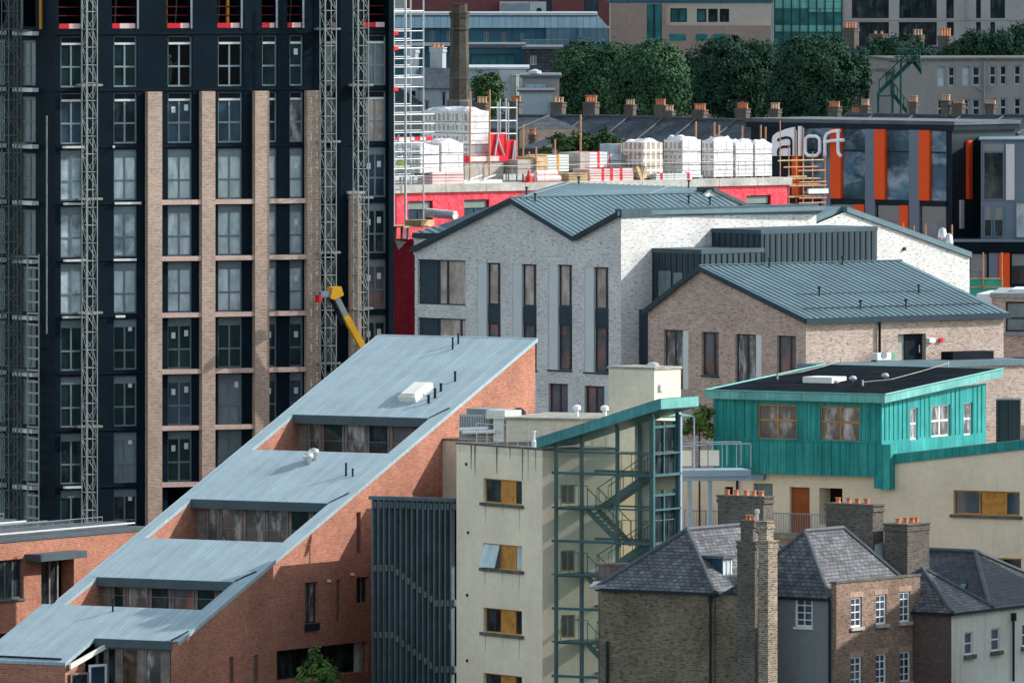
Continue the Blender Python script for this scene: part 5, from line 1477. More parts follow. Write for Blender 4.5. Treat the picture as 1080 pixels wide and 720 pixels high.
mb = MB(); p = [CM.at(417, 253, .05), CM.at(429, 255, .05), CM.at(424, 263, .3)]; mb.hexa([x-CM.n*.03 for x in p], [x+CM.n*.03 for x in p]); obj('loose_sheet', mb, 'white_board', loc=CM.at(423, 263), label='crumpled pale sheet hanging below the timber platform', cat='sheet')

# ---------------------------------------------------------------- stacks of wrapped blocks and other deliveries on the deck
def pallet_pack(px0, px1, yt, yb, o, depth, label, group, mats=('white_wrap', 'stacked_blocks'), tiers=2, face=CL, sidecols=3):
    """wrapped pack on timber bearers: body, side straps, hood"""
    s0 = face.off(o).s(px0); s1 = face.off(o).s(px1)
    z0 = zs1; xm = (px0+px1)/2
    zt = face.off(o).z(xm, yt)
    t = thing('block_pallet', label, 'pallet', face.pt((s0+s1)/2, z0, o-depth/2), group)
    h = (zt-z0-.1)/tiers
    for k in range(tiers):
        mb = MB(); mb.box(face, s0+.03, s1-.03, z0+.1+h*k, z0+.1+h*(k+1)-.05, o-depth, o); w = obj('wrapped_blocks', mb, mats[0], t)
        # left end shows the bare blocks between straps
        mb = MB(); g = Face(0, 0, math.degrees(math.atan2(face.d.y, face.d.x))-90, org=face.pt(s0+.03, 0, o))
        for j in range(sidecols):
            a = -depth+depth*(j+.12)/sidecols; b = -depth+depth*(j+.88)/sidecols
            mb.box(g, a, b, z0+.16+h*k, z0+.1+h*(k+1)-.22, .003, .03)
        obj('bare_end', mb, mats[1], w)
    mb = MB()
    for j in range(3): x = s0+(s1-s0)*(.08+.42*j); mb.box(face, x-.05, x+.05, z0+.003, z0+.1, o-depth+.02, o-.02)
    obj('bearer', mb, 'timber_grey', t)
    # loose plastic hood on top
    mb = MB(); mb.sm = True; n = 6; rr = random.Random(int(px0))
    G = [[face.pt(s0+(s1-s0)*i/n, zt-.05+(0 if i in (0, n) or j in (0, n) else rr.uniform(.05, .3)), o-depth*j/n) for j in range(n+1)] for i in range(n+1)]
    for i in range(n):
        for j in range(n): mb.poly([G[i][j], G[i+1][j], G[i+1][j+1], G[i][j+1]])
    obj('plastic_hood', mb, 'white_wrap', t)
    return t
g1 = 'wrapped pallets of blocks on the construction deck'
wh_ = ['first', 'second', 'third', 'fourth', 'fifth', 'sixth']
row = [(719.5, 739.5, 1.75, 146.5), (752.5, 773.5, 1.1, 147.5), (775.5, 794.5, .9, 150), (796, 814.5, .9, 150.5)]
for i, (a, b, dp_, yt_) in enumerate(row):
    lab = ['white wrapped block stack with bare grey end at the left of the right-hand row', 'broad white wrapped stack in the middle of the right-hand row, left of a dark gap',
           'white wrapped block stack just right of the dark gap in the row', 'last white wrapped stack in the row, nearest the orange scaffold'][i]
    pallet_pack(a, b, yt_, 187, -.7, dp_, lab, g1, tiers=3, sidecols=max(2, round(dp_*1.6)))
pallet_pack(678, 699.5, 149.5, 187, -1.0, 2.0, 'block stack with bare grey columns beside the yellow-strapped insulation', g1, mats=('stacked_blocks', 'stacked_blocks'), tiers=3)
# tall stack on the raised slab, two lower stacks
RS = CL.off(-6.0); 
def raised(px0, px1, yt, yb, o, depth, label, tiers, mats=('white_wrap', 'stacked_blocks'), cols=4):
    global zs1
    keep = zs1; zs1 = CL.off(o).z((px0+px1)/2, yb); t = pallet_pack(px0, px1, yt, yb, o, depth, label, g1, mats, tiers, CL, cols); zs1 = keep; return t
raised(496.5, 516.5, 116.5, 166, -4.2, 4.6, 'tallest white wrapped block stack standing on the raised slab', 4, cols=5)
raised(465.5, 489, 150, 184, -1.2, 2.0, 'low white wrapped stack left of the raised slab, printed front', 3, cols=2)
raised(443, 463.5, 153, 184, -1.0, 3.2, 'low white wrapped stack behind the pale scaffold, shaded left end', 3, cols=4)
# raised slab core behind
CO = CL.off(-3.2); c0 = CO.s(490); c1 = CO.s(531)
mb = MB(); mb.box(CL, c0, c1, zs1, CL.off(-3.2).z(510, 168.5), -6.2, -3.2); obj('core_wall', mb, 'block_grey', sb)
mb = MB(); mb.box(CL, CO.s(489), CO.s(534), CL.off(-3.1).z(510, 170.5), CL.off(-3.1).z(510, 164.5), -3.19, -3.1); o = obj('guard_board', mb, 'board_red', sb)
mb = MB(); mb.box(CL, CO.s(494), CO.s(525), CL.off(-3.1).z(510, 170.2), CL.off(-3.1).z(510, 165), -3.099, -3.08); obj('board_stripe', mb, 'board_pink', o)
mb = MB(); CO = CL.off(-2); mb.box(CL, CO.s(415), CO.s(456), CL.off(-2).z(435, 148.5), CL.off(-2).z(435, 144.5), -2.1, -2.0); o = obj('guard_board', mb, 'board_red', sb)
mb = MB(); mb.box(CL, CO.s(420), CO.s(437), CL.off(-2).z(435, 148.3), CL.off(-2).z(435, 144.8), -1.999, -1.98); mb.box(CL, CO.s(443), CO.s(449), CL.off(-2).z(435, 148.3), CL.off(-2).z(435, 144.8), -1.999, -1.98); obj('board_stripe', mb, 'board_pink', o)
mb = MB()
for x in (416, 437, 457): mb.tube(CL.pt(CO.s(x), zs1, -2.15), CL.pt(CO.s(x), CL.off(-2).z(435, 143.5), -2.15), .04, 6)
obj('board_post', mb, 'scaffold_pale', sb)
# other packs: insulation, timber, boxes
def pack(name, px0, px1, yt, yb, o, depth, m, label, cat, straps=None, slats=0):
    f = CL.off(o); s0 = f.s(px0); s1 = f.s(px1); xm = (px0+px1)/2; z0 = zs1 if yb is None else f.z(xm, yb); zt = f.z(xm, yt)
    t = thing(name, label, cat, CL.pt((s0+s1)/2, z0, o-depth/2))
    n = max(1, slats); h = (zt-z0)/n; mb = MB()
    for k in range(n): mb.box(CL, s0, s1, z0+h*k+.003, z0+h*(k+1)-(.03 if n > 1 else 0), o-depth, o)
    obj('bundle', mb, m, t)
    if straps:
        for u in straps[1]:
            mb = MB(); x = s0+(s1-s0)*u; mb.box(CL, x-straps[2], x+straps[2], z0+.006, zt+.015, o-depth-.01, o+.015); obj('strap', mb, straps[0], t)
    return t
pack('insulation_pack', 655, 679, 152, 164.5, -3.6, 2, 'insulation_blue', 'grey-blue insulation pack, upper left of the block row', 'insulation', ('board_red', (.4,), .06), 1)
pack('insulation_pack', 678, 694, 152, 163.5, -3.4, 2, 'insulation_blue', 'small insulation pack with yellow straps, upper tier', 'insulation', ('strap_yellow', (.2, .6), .09), 2)
pack('insulation_pack', 672, 694, 164.5, 176, -3.2, 2, 'insulation_blue', 'insulation pack with yellow straps, lower tier beneath the small one', 'insulation', ('strap_yellow', (.3, .7), .07), 2)
pack('insulation_pack', 577, 600, 163, 181, -2.4, 2, 'pale_panel', 'pale banded board pack with orange stripe, left of the timber bundles', 'board pack', ('prop_orange', (.5,), .09), 6)
pack('insulation_pack', 622, 640.5, 160, 180, -2.4, 2, 'pale_panel', 'pale banded board pack with pink stripe in the middle of the deck', 'board pack', ('board_red', (.5,), .09), 6)
pack('block_bundle', 612, 622, 160.5, 180, -2.4, 2, 'block_grey', 'narrow grey bundle against the pink-striped pack', 'bundle', None, 2)
pack('crate', 641.5, 656, 162, 177, -2.6, 2, 'insulation_blue', 'blue and grey crate stacked in the middle of the deck', 'crate', ('board_red', (.1,), .05), 2)
pack('crate', 656.5, 672, 163, 177, -2.6, 2, 'block_grey', 'buff crate with pale lid right of the blue crate', 'crate', None, 2)
pack('timber_bundle', 600, 620, 182.5, None, -.8, 1.6, 'timber_new', 'bundle of sawn timber ends on the deck behind the railing', 'timber', None, 5)
pack('timber_bundle', 566, 578, 165, 181, -2.0, 2, 'timber_new', 'upright timber crate beside the orange-striped board pack', 'timber', None, 3)
pack('block_bundle', 546, 572, 168, 183, -2.2, 2, 'block_grey', 'grey netted bundle at the left of the deliveries, by the red cone', 'bundle', None, 3)
pack('board_stack', 622, 668, 177.5, None, -.9, 1.6, 'board_pink', 'low stack of pink and white boards behind the railing', 'boards', ('board_red', (.3, .5, .72), .1), 5)
pack('board_stack', 692, 730, 182.5, None, -.5, .6, 'pale_panel', 'low pale board stack in front of the right-hand row', 'boards', ('board_red', (.15, .9), .1), 3)
pack('timber_stack', 456, 489, 180.5, None, -.7, 1.4, 'board_pink', 'pinkish stack of boards under the low wrapped stacks', 'boards', None, 4)
# rolls, cone, trestle, worker
t = MB(); t.sm = True
for k in range(3): t.tube(CL.pt(CL.s(574)+.0, zs1+.2+.0*k, -.8-.45*k), CL.pt(CL.s(599), zs1+.2, -.8-.45*k), .2, 10)
t.tube(CL.pt(CL.s(576), zs1+.52, -1.0), CL.pt(CL.s(598), zs1+.52, -1.0), .2, 10)
obj('pipe_rolls', t, 'board_pink', loc=CL.pt(CL.s(586), zs1, -1), label='pile of pink wrapped rolls beside the red cone', cat='rolls')
c = CL.pt(CL.s(565.5), zs1, -.7); t = thing('traffic_cone', 'red cone on the concrete deck left of the pink rolls', 'cone', c)
mb = MB(); mb.lathe(c, [(.22, .05), (.2, .1), (.13, .4), (.05, .72), (.03, .75)], 12); obj('cone_body', mb, 'cone_red', t)
mb = MB(); mb.box(CL, CL.s(565.5)-.3, CL.s(565.5)+.3, zs1+.003, zs1+.05, -1.0, -.4); obj('cone_base', mb, 'cone_red', t)
t = thing('trestle', 'orange timber trestle shaped like a V below the insulation packs', 'trestle', CL.pt(CL.s(686), zs1, -.6))
for a, b in ((681, 686), (691, 687)):
    mb = MB(); mb.prism(CL, [(CL.s(b)-.12, zs1), (CL.s(b)+.12, zs1), (CL.s(a)+.12, CL.z(686, 176)), (CL.s(a)-.12, CL.z(686, 176))], -.9, -.75 if a < 685 else -.8); obj('leg', mb, 'timber_new', t)
p = CL.pt(CL.s(440), zs1, -1.4)
person(p, math.radians(-20), 1.72, 'worker in yellow-green vest on the deck behind the pale scaffold', ((.3, .2, .85), (-.3, .2, .9)), ('hivis', 'trousers', 'helmet_white'))
mb = MB()
for (a, b, y) in ((505, 521, 184), (519, 535, 183)): mb.tube(CL.pt(CL.s(a), zs1+.25, -.8), CL.pt(CL.s(b), zs1+.5, -1.1), .05, 5)
mb.box(CL, CL.s(500), CL.s(540), zs1+.003, zs1+.2, -1.6, -.9)
obj('rubble_pile', mb, 'white_board', loc=CL.pt(CL.s(520), zs1, -1), label='pale sheets and offcuts lying below the raised slab', cat='offcuts')
# edge railing of the deck
mb = MB(); railing(mb, [CL.pt(CL.s(438), zs1, -.25), CL.pt(CL.s(815), zs1, -.25)], 1.05, .022, 2.6, 1)
obj('deck_railing', mb, 'steel_mast', loc=CL.pt(CL.s(620), zs1, -.25), label='thin steel railing along the front of the concrete deck', cat='railing')
# red debris screens with pale props
for (a, b, y0, y1, nm) in ((515.5, 534, 141, 165, 'red debris screen right of the tallest stack'), (533, 545, 148, 178, 'narrow red debris screen beside the hoist frame')):
    f = CL.off(-3.6); t = thing('debris_screen', nm, 'screen', f.at((a+b)/2, y1))
    mb = MB(); mb.box(f, f.s(a), f.s(b), f.z(520, y1), f.z(520, y0), -.05, 0); obj('net', mb, 'board_red', t)
    mb = MB(); mb.tube(f.at(a+5, y1, .1), f.at(a+9, y0, .1), .07, 6); mb.tube(f.at(b-3, y1, .1), f.at(a+9, y0+6, .1), .06, 6); obj('prop', mb, 'scaffold_pale', t)
f = CL.off(-4.5); t = thing('hoist_frame', 'pale square scaffold hoist frame above the red screens', 'scaffold', f.at(536, 180))
mb = MB(); w = 1.0
s0, s1 = f.s(527.5), f.s(545)
for s in (s0, (s0+s1)/2, s1):
    for o in (0, -1.0): mb.tube(f.pt(s, zs1, o), f.pt(s, f.z(536, 104 if s == s0 or s == s1 else 108), o), .05, 6)
obj('standard', mb, 'scaffold_pale', t)
mb = MB(); z = zs1+.5
while z < f.z(536, 104):
    for o in (0, -1.0): mb = MB(); mb.tube(f.pt(s0, z, o), f.pt(s1, z, o), .04, 6); obj('ledger', mb, 'scaffold_pale', t)
    z += .8
# tall pale scaffold at the left
f = CL.off(.9); t = thing('scaffold', 'tall pale tube scaffold standing between tower and white stacks', 'scaffold', f.pt(f.s(428), 0))
z1 = f.z(430, -20)
xs = (415.5, 427.5, 446.5)
for x in xs:
    for o in (0, -1.2):
        mb = MB(); mb.tube(f.pt(f.s(x), 0, o), f.pt(f.s(x), z1, o), .05 if x != 427.5 else .08, 7); obj('standard', mb, 'scaffold_pale', t)
mb = MB(); k = 0
for y in (12, 33, 43, 51, 62, 71, 82, 92, 112, 121, 131, 140, 151, 160, 168, 178, 186):
    z = f.z(430, y); x1 = f.s(447) if y < 115 or y > 150 else f.s(458)
    mb = MB(); mb.tube(f.pt(f.s(413), z, 0), f.pt(x1, z, 0), .035 if k % 3 else .05, 6); obj('ledger', mb, 'scaffold_pale', t); mb = MB(); mb.tube(f.pt(f.s(413), z+.1, -1.2), f.pt(x1, z+.1, -1.2), .03, 6); obj('ledger', mb, 'scaffold_pale', t); k += 1
for (a, ya, b, yb) in ((419, 180, 424, 142), (432, 186, 428, 150), (440, 188, 433, 160), (398, 22, 409, -2)):
    mb = MB(); mb.tube(f.at(a, ya, -.3), f.at(b, yb, -.3), .07, 6); obj('brace', mb, 'scaffold_pale', t)
mb = MB()
for y in (33, 49, 92):
    mb = MB(); mb.box(f, f.s(413), f.s(418), f.z(415, y+4), f.z(415, y), .08, .2); obj('coupler', mb, 'cone_red', t)
# orange rusty scaffold at the right
f = CL.off(-1.0); t = thing('scaffold', 'rusty orange scaffold right of the red block in front of the sign', 'scaffold', f.pt(f.s(850), 0))
xs = [832, 836.5, 847, 853.5, 857, 861, 870]
for i, x in enumerate(xs):
    mb = MB(); mb.tube(f.pt(f.s(x), 0, -(i % 2)*1.2), f.pt(f.s(x), f.z(x, (152, 127, 160, 138, 160, 135, 162)[i]), -(i % 2)*1.2), .04, 6); obj('standard', mb, 'scaffold_orange', t)
mb = MB(); mb2 = MB()
for i, y in enumerate((169, 176, 180, 186, 192, 196, 203, 209, 214, 226, 240)):
    a, b = ((820, 868), (826, 862), (841, 870), (830, 850), (842, 871), (832, 871), (846, 871), (842, 871), (842, 870), (832, 870), (832, 870))[i]
    z = f.z(850, y); mb = MB(); mb.tube(f.pt(f.s(a), z, .05), f.pt(f.s(b), z, .05), .045, 6); obj('ledger', mb, 'scaffold_orange' if i % 3 else 'timber_new', t)
mb = MB(); mb.box(f, f.s(850), f.s(871), f.z(860, 204), f.z(860, 199), .1, .25); obj('toe_board', mb, 'white_board', t)
mb = MB()
for y in (188, 194, 207): mb.box(f, f.s(834), f.s(868), f.z(850, y+1), f.z(850, y), -1.3, -.2)
obj('platform', mb, 'timber_new', t)
# starter bars and thin poles standing on the deck
for i, (x, y0, y1) in enumerate(((495.5, 96, 165), (516, 95, 160), (551.5, 131, 185), (557.5, 160, 183), (565, 155, 178), (612, 121, 160), (585, 147, 163), (652, 153, 165), (733.5, 128, 152), (753, 129, 150), (758, 132, 150), (782.5, 133, 150), (802, 132, 152), (807, 134, 152))):
    f = CL.off(-3.0); m2 = MB(); m2.tube(f.pt(f.s(x), zs1, 0), f.at(x+.5, y0), .055, 5)
    obj('starter_pole', m2, 'scaffold_orange', loc=f.pt(f.s(x), zs1, 0), group='thin orange poles rising from the deck',
        label=('thin orange pole, number %s from the left along the deck' % ['one', 'two', 'three', 'four', 'six', 'eight', 'seven', 'nine', 'ten', 'eleven', 'twelve', 'thirteen', 'fourteen', 'fifteen'][i]) if False else
        ['thin orange pole left of the tallest white stack', 'thin orange pole right of the tallest white stack', 'tall orange pole rising beside the hoist frame', 'short orange pole between hoist frame and red cone', 'short orange pole directly above the red cone', 'tallest orange pole, in front of the shrubs', 'short orange pole above the orange-striped pack', 'short orange pole left of the insulation', 'orange pole at the left of the right-hand block row', 'orange pole above the narrow grey-sided stack', 'orange pole just right of the one above the grey-sided stack', 'orange pole above the dark gap in the block row', 'orange pole left of the pair above the last block stack', 'orange pole at the far right of the deck'][i], cat='pole')

# ================================================================ hotel with orange fins and the sign
AF = Face(1003, 740, -41); AR = Face(1003, 740, 49)
hb = thing('hotel', 'dark hotel block with orange and grey vertical fins and tall mirrored windows', 'hotel', (AF.o.x, AF.o.y, 0))
z = lambda y: AF.z(1003, y)
zt = z(138); sl = AF.s(792); wr = AR.s(1070)
mb = MB(); body(mb, AF, AR, -sl, wr, 0, zt)
obj('wall', mb, 'hotel_dark', hb)
zc = z(128)
mb = MB(); p = [AF.pt(sl, 0), AF.pt(0, 0), AR.pt(wr, 0)]; p.append(p[0]+p[2]-p[1]); mb.extrude(inset(p, -.35), zt+.002, z(132)); rf = obj('roof', mb, 'hotel_dark', hb)
mb = MB(); mb.extrude(inset(p, -.45), z(132)+.002, zc); obj('roof_edge', mb, 'lead', rf)
mb = MB(); mb.box(AR, .02, wr, 0, zt-.02, .002, .06); obj('side_cladding', mb, 'hotel_side', hb)
# glazing bays of the two upper floors, orange and grey fins
y_ = lambda px, py: AF.z(px, py)
def bay(name, a, b, ya, yb, m, o0, o1, par=hb):
    xm = (a+b)/2; dy = (xm-1003)*.022
    mb = MB(); mb.box(AF, AF.s(a), AF.s(b), y_(xm, yb+dy), y_(xm, ya+dy), o0, o1); return obj(name, mb, m, par)
for a, b in ((846, 868), (890, 914.5), (936.5, 961), (983.5, 998.5)): 
    w = bay('window', a, b, 138.5, 212, 'glass_bluerefl', .004, .06); bay('transom', a, b, 160.5, 161.8, 'hotel_dark', .062, .1, w)
for a, b in ((816, 838), (878, 903), (927, 951), (973, 998.5)):
    w = bay('window', a, b, 218, 252, 'glass_film_dim', .004, .06); bay('blind', a+.4, b-.4, 218.5, 234, 'blind_green', .062, .09, w)
for a, b, ya, yb in ((838, 845, 167, 212), (878.5, 889.5, 138, 212), (925, 936, 138, 212), (972, 983, 138, 212), (904, 914, 217.5, 252), (951.5, 960.5, 217.5, 252)): bay('orange_fin', a, b, ya, yb, 'hotel_orange', .004, .3)
for a, b in ((869, 878), (914.8, 925), (961, 972)): bay('grey_fin', a, b, 138, 330, 'hotel_grey', .003, .24)
bay('floor_band', 846, 999, 212.5, 217, 'hotel_dark', .1, .16)
m2 = MB(); m2.box(AR, AR.s(1018), AR.s(1022), AR.z(1020, 210), AR.z(1020, 148), .061, .3); obj('orange_fin', m2, 'hotel_orange', hb)
m2 = MB(); m2.box(AR, AR.s(1011), AR.s(1014.5), AR.z(1012, 241), AR.z(1012, 211), .061, .2); obj('pale_fin', m2, 'pale_panel', hb)
# projecting glazed wing at the right
BF = Face(1035, 735, -3)
zz = lambda y: BF.z(1050, y)
s0 = BF.s(1034.5); s1 = BF.s(1125)
mb = MB(); mb.box(BF, s0, s1, zz(252), zz(148), -9, 0); obj('wing_wall', mb, 'hotel_grey', hb)
for (a, b, ya, yb, m) in ((1037, 1059, 160, 211, 'glass_dark'), (1037.5, 1046.5, 217, 250, 'glass_dark'), (1048.5, 1058.5, 217, 250, 'glass_dark'), (1071, 1100, 213, 251, 'glass_film')):
    window(hb, BF, (BF.s(a), BF.s(b), zz(yb), zz(ya)), 1, 1, -.02, 'hotel_grey', m, .05, .07, splits=[])
m2 = MB(); m2.box(BF, BF.s(1037), BF.s(1059), zz(159.5), zz(152), .003, .05); obj('blind', m2, 'blind_green', hb); m2 = MB(); m2.box(BF, BF.s(1037.5), BF.s(1058.5), zz(232), zz(217.5), .045, .06); obj('blind', m2, 'blind_green', hb)
m2 = MB(); m2.box(BF, BF.s(1061), BF.s(1070), zz(211), zz(152), .003, .12); obj('pale_mullion', m2, 'pale_panel', hb)
m2 = MB(); m2.box(BF, s0-.15, s1, zz(148)+.002, zz(146.5), -9.1, .2); obj('wing_roof', m2, 'hotel_grey', hb)
GF2 = Face(1003, 733, -3); zq = lambda y: GF2.z(1040, y)
m2 = MB(); m2.box(GF2, GF2.s(990), GF2.s(1125), 0, zq(266), -9, 0); obj('podium', m2, 'hotel_dark', hb)
m2 = MB(); m2.box(GF2, GF2.s(990), GF2.s(1125), zq(266)+.003, zq(253), -9, .35); obj('podium_band', m2, 'navy_membrane', hb)
m2 = MB(); m2.box(GF2, GF2.s(990), GF2.s(1125), zq(255), zq(252), .351, .42); obj('podium_edge', m2, 'hotel_grey', hb)
for (a, b, m) in ((1022, 1042, 'glass_film_dim'), (1066, 1085, 'glass_dark')): window(hb, GF2, (GF2.s(a), GF2.s(b), zq(300), zq(266.5)), 1, 1, -.02, 'hotel_dark', m, .05, .08, splits=[])
m2 = MB(); m2.box(GF2, GF2.s(1022.5), GF2.s(1041.5), zq(286), zq(267), .045, .06); obj('blind', m2, 'blind_green', hb); m2 = MB(); m2.box(GF2, GF2.s(1066.5), GF2.s(1085), zq(280), zq(267), .045, .06); obj('blind', m2, 'blind_green', hb)
m2 = MB(); m2.box(GF2, GF2.s(1043), GF2.s(1053), zq(310), zq(266.5), .003, .2); obj('grey_fin', m2, 'hotel_grey', hb)
m2 = MB(); m2.box(GF2, GF2.s(1053.5), GF2.s(1065), zq(306), zq(266.5), .003, .25); obj('orange_fin', m2, 'hotel_orange', hb)
# sign letters
sg = thing('hotel_sign', 'large white letters mounted on the dark hotel front behind the orange scaffold', 'sign', AF.at(850, 168, .5))
SF = AF.off(.45)
def q(px, py): return SF.hit(px, py+.0)
def stroke(mb, pts, r, n=6, o=0.0):
    for a, b in zip(pts[:-1], pts[1:]): mb.tube(SF.at(*a, o), SF.at(*b, o), r, n)
def flat(pts, o0, o1): mb = MB(); mb.prism(SF, [SF.hit(*p) for p in pts], o0, o1); return mb
la = obj('letter', flat([(815.3, 164.5), (838.2, 164.5), (838.2, 134), (830, 136), (820, 140), (816, 143.5), (815, 148)], -.1, .1), 'letter_white', sg)
mb = MB(); stroke(mb, [(821.5, 148.5), (823, 146.8), (830, 145), (834, 145.5), (835.8, 148), (835.8, 164)], .09, 6, .1); stroke(mb, [(835.6, 154.5), (826.5, 155), (822.8, 157), (821.5, 160), (821.8, 164)], .09, 6, .1); obj('letter_line', mb, 'hotel_dark', la)
for l in ([(843.8, 133.5), (843.8, 164.5)],):
    mb = MB(); s, zz1 = SF.hit(842.6, 133.5); mb.box(SF, SF.s(842.6), SF.s(845.2), SF.z(844, 164.5), SF.z(844, 133.2), -.1, .1); obj('letter', mb, 'letter_white', sg)
mb = MB(); stroke(mb, [(852.5, 143.8), (861, 143.8), (864.6, 147), (864.6, 160.5), (861.5, 164.2), (852.5, 164.2), (849.4, 161), (849.4, 147), (852.5, 143.8)], .115, 8); obj('letter', mb, 'letter_white', sg)
mb = MB(); stroke(mb, [(870.2, 165), (870.2, 146), (872, 141.5), (877, 139), (885.5, 138)], .115, 8); obj('letter', mb, 'letter_white', sg)
mb = MB(); stroke(mb, [(884, 138), (884, 160), (885.2, 163), (887.2, 164.8)], .115, 8); stroke(mb, [(869, 150.2), (878, 148.6), (890, 147.8)], .115, 8); obj('letter', mb, 'letter_white', sg)
# street-side things below the hotel
t = thing('construction_hoarding', 'green netted hoarding below the hotel at the end of the white gable', 'hoarding', GF2.at(1040, 310, 8))
f = GF2.off(9)
mb = MB(); mb.box(f, f.s(1019), f.s(1058), 0, f.z(1040, 294), -.1, 0); obj('net', mb, 'net_green', t)
mb = MB(); mb.box(f, f.s(1019), f.s(1058), f.z(1040, 303.5), f.z(1040, 302), .002, .06); mb.box(f, f.s(1019), f.s(1058), f.z(1040, 294.5), f.z(1040, 293), .002, .06); obj('rail', mb, 'timber_new', t)
mb = MB()
for x in (1037, 1056.5): mb.tube(f.at(x, 306, .1), f.at(x, 266, .1), .05, 5)
obj('pole', mb, 'scaffold_orange', t)
f = Face(960, 655, -20)
for i, (x, y0, y1) in enumerate(((976, 236, 262), (1004, 237, 268), (964, 238, 262), (952.5, 235, 256))):
    m2 = MB(); g = Face(x, 690, 0); m2.tube(Vector((P(x, 330, 690).x, 690, 0)), P(x, y0, 690), .055, 5)
    obj('site_pole', m2, 'scaffold_orange', loc=Vector((P(x, 330, 690).x, 690, 0)), label=['slim orange pole before the hotel, left of the white cowls', 'slim orange pole before the hotel, right of the white cowls', 'slim orange pole before the grey hotel fin', 'slim orange pole at the left behind the white gable slope'][i], cat='pole', group='slim poles behind the white gable')
t = thing('roof_cowl', 'pair of white ventilation cowls above the right end of the white gable', 'cowl', P(995, 262, 668))
for (x, ya, yb) in ((994, 240, 256), (1000.5, 246, 262)):
    m2 = MB(); m2.sm = True; c = P(x, 285, 668); zt_ = P(x, ya, 668).z-c.z; zb_ = P(x, yb, 668).z-c.z
    m2.lathe(c, [(.1, 0), (.1, zb_), (.27, zb_+.1), (.28, zb_+.35), (.2, zt_-.1), (.05, zt_)], 10); obj('cowl', m2, 'steel_bright', t)
t = MB(); f = Face(1050, 640, -10); t.box(f, f.s(1030), f.s(1140), f.z(1060, 322), f.z(1060, 310), -6, 0); o = obj('site_cabin', t, 'white_board', loc=f.at(1060, 322), label='long pale site cabin roof at the right edge below the green hoarding', cat='cabin')
# ================================================================ the old slate-roofed houses at the front
def hip(parent, C, u, v, wu, wv, ze, apex_in, zr, m, ov=.18, ridge_m='lead', name='roof', far_hip=True, gut=(True, True)):
    """hipped roof over the rectangle C, C-u*wu, C+v*wv; ridge runs along v; apex set in by apex_in"""
    a = C+u*ov-v*ov; 
    def g(x, y, z): p = C-u*x+v*y; return Vector((p.x, p.y, z))
    c0 = g(-ov, -ov, ze); c1 = g(wu+ov, -ov, ze); c2 = g(wu+ov, wv+ov, ze); c3 = g(-ov, wv+ov, ze)
    r0 = g(wu/2, apex_in, zr); r1 = g(wu/2, wv-(apex_in if far_hip else -ov), zr)
    mb = MB()
    mb.poly([c1, c0, r0]); mb.poly([c0, c3, r1, r0]); mb.poly([c3, c2, r1]); mb.poly([c2, c1, r0, r1]); 
    mb.poly([c0, c1, c2, c3])
    ro = obj(name, mb, m, parent)
    mb = MB(); e = Vector((0, 0, .04))
    for p, q in ((c0, r0), (c1, r0), (r0, r1), (c3, r1)): mb.tube(p+e, q+e, .11, 6)
    obj('ridge_tile', mb, ridge_m, ro)
    mb = MB(); n = Vector((0, 0, .13))
    for p, q in [e for e, k in zip(((c1, c0), (c0, c3)), gut) if k]:
        d = (q-p).normalized(); o = Vector((d.y, -d.x, 0))*.08
        mb.hexa([p+o-n, q+o-n, q-o-n, p-o-n], [p+o-n*.05, q+o-n*.05, q-o-n*.05, p-o-n*.05])
    obj('gutter', mb, 'pipe_dark', ro)
    return ro, g, (c0, c1, c2, c3, r0, r1)
# ---- left house, sooty brick, with dormer
L1 = Face(753, 533, -34); R1 = Face(753, 533, 56)
h1 = thing('brick_house', 'sooty brick house with hipped slate roof and small dormer', 'house', (L1.o.x, L1.o.y, 0))
ze = L1.z(753, 624.5); wl = -L1.s(634); C = L1.pt(0, 0)
mb = MB(); body(mb, L1, R1, wl, 10.2, 0, ze, cap=False); obj('wall', mb, 'sooty_brick', h1)
ap = P(725, 558.5, 537.0)
ro, g, pts = hip(h1, C, L1.d, R1.d, wl, 10.2, ze, 2.55, ap.z, 'slate_roof')
RD = R1.off(-.75)
r = RD.rect(762.5, 771, 588.5, 612)
mb = MB(); mb.box(RD, r[0]-.1, r[1]+.05, r[2], r[3], -1.9, 0); dm = obj('dormer', mb, 'far_zinc', h1)
mb = MB(); mb.box(RD, r[0]-.3, r[1]+.25, r[3]+.002, r[3]+.14, -2.1, .22); obj('dormer_roof', mb, 'lead', dm)
mb = MB(); a, b = r[0]-.05, r[1]
for x0, x1, z0, z1 in ((a, a+.09, r[2]+.02, r[3]-.03), (b-.09, b, r[2]+.02, r[3]-.03), (a+.09, b-.09, r[2]+.02, r[2]+.12), (a+.09, b-.09, r[3]-.14, r[3]-.03), ((a+b)/2-.03, (a+b)/2+.03, r[2]+.12, r[3]-.14)): mb.box(RD, x0, x1, z0, z1, .004, .06)
obj('dormer_frame', mb, 'sash_white', dm)
mb = MB(); mb.box(RD, a+.02, b-.02, r[2]+.03, r[3]-.04, .003, .02); obj('dormer_glass', mb, 'glass_film', dm)
mb = MB(); mb.tube(L1.pt(-.15, 0, .09), L1.pt(-.15, ze-.15, .09), .055, 8); mb.tube(L1.pt(-.15, ze-.5, .09), L1.pt(-.15, ze-.15, .09), .1, 8)
obj('drainpipe', mb, 'pipe_dark', h1)
mb = MB(); mb.tube(L1.pt(L1.s(641.5), 0, .09), L1.pt(L1.s(641.5), L1.z(641, 676), .09), .07, 8); obj('drainpipe', mb, 'pipe_dark', h1)
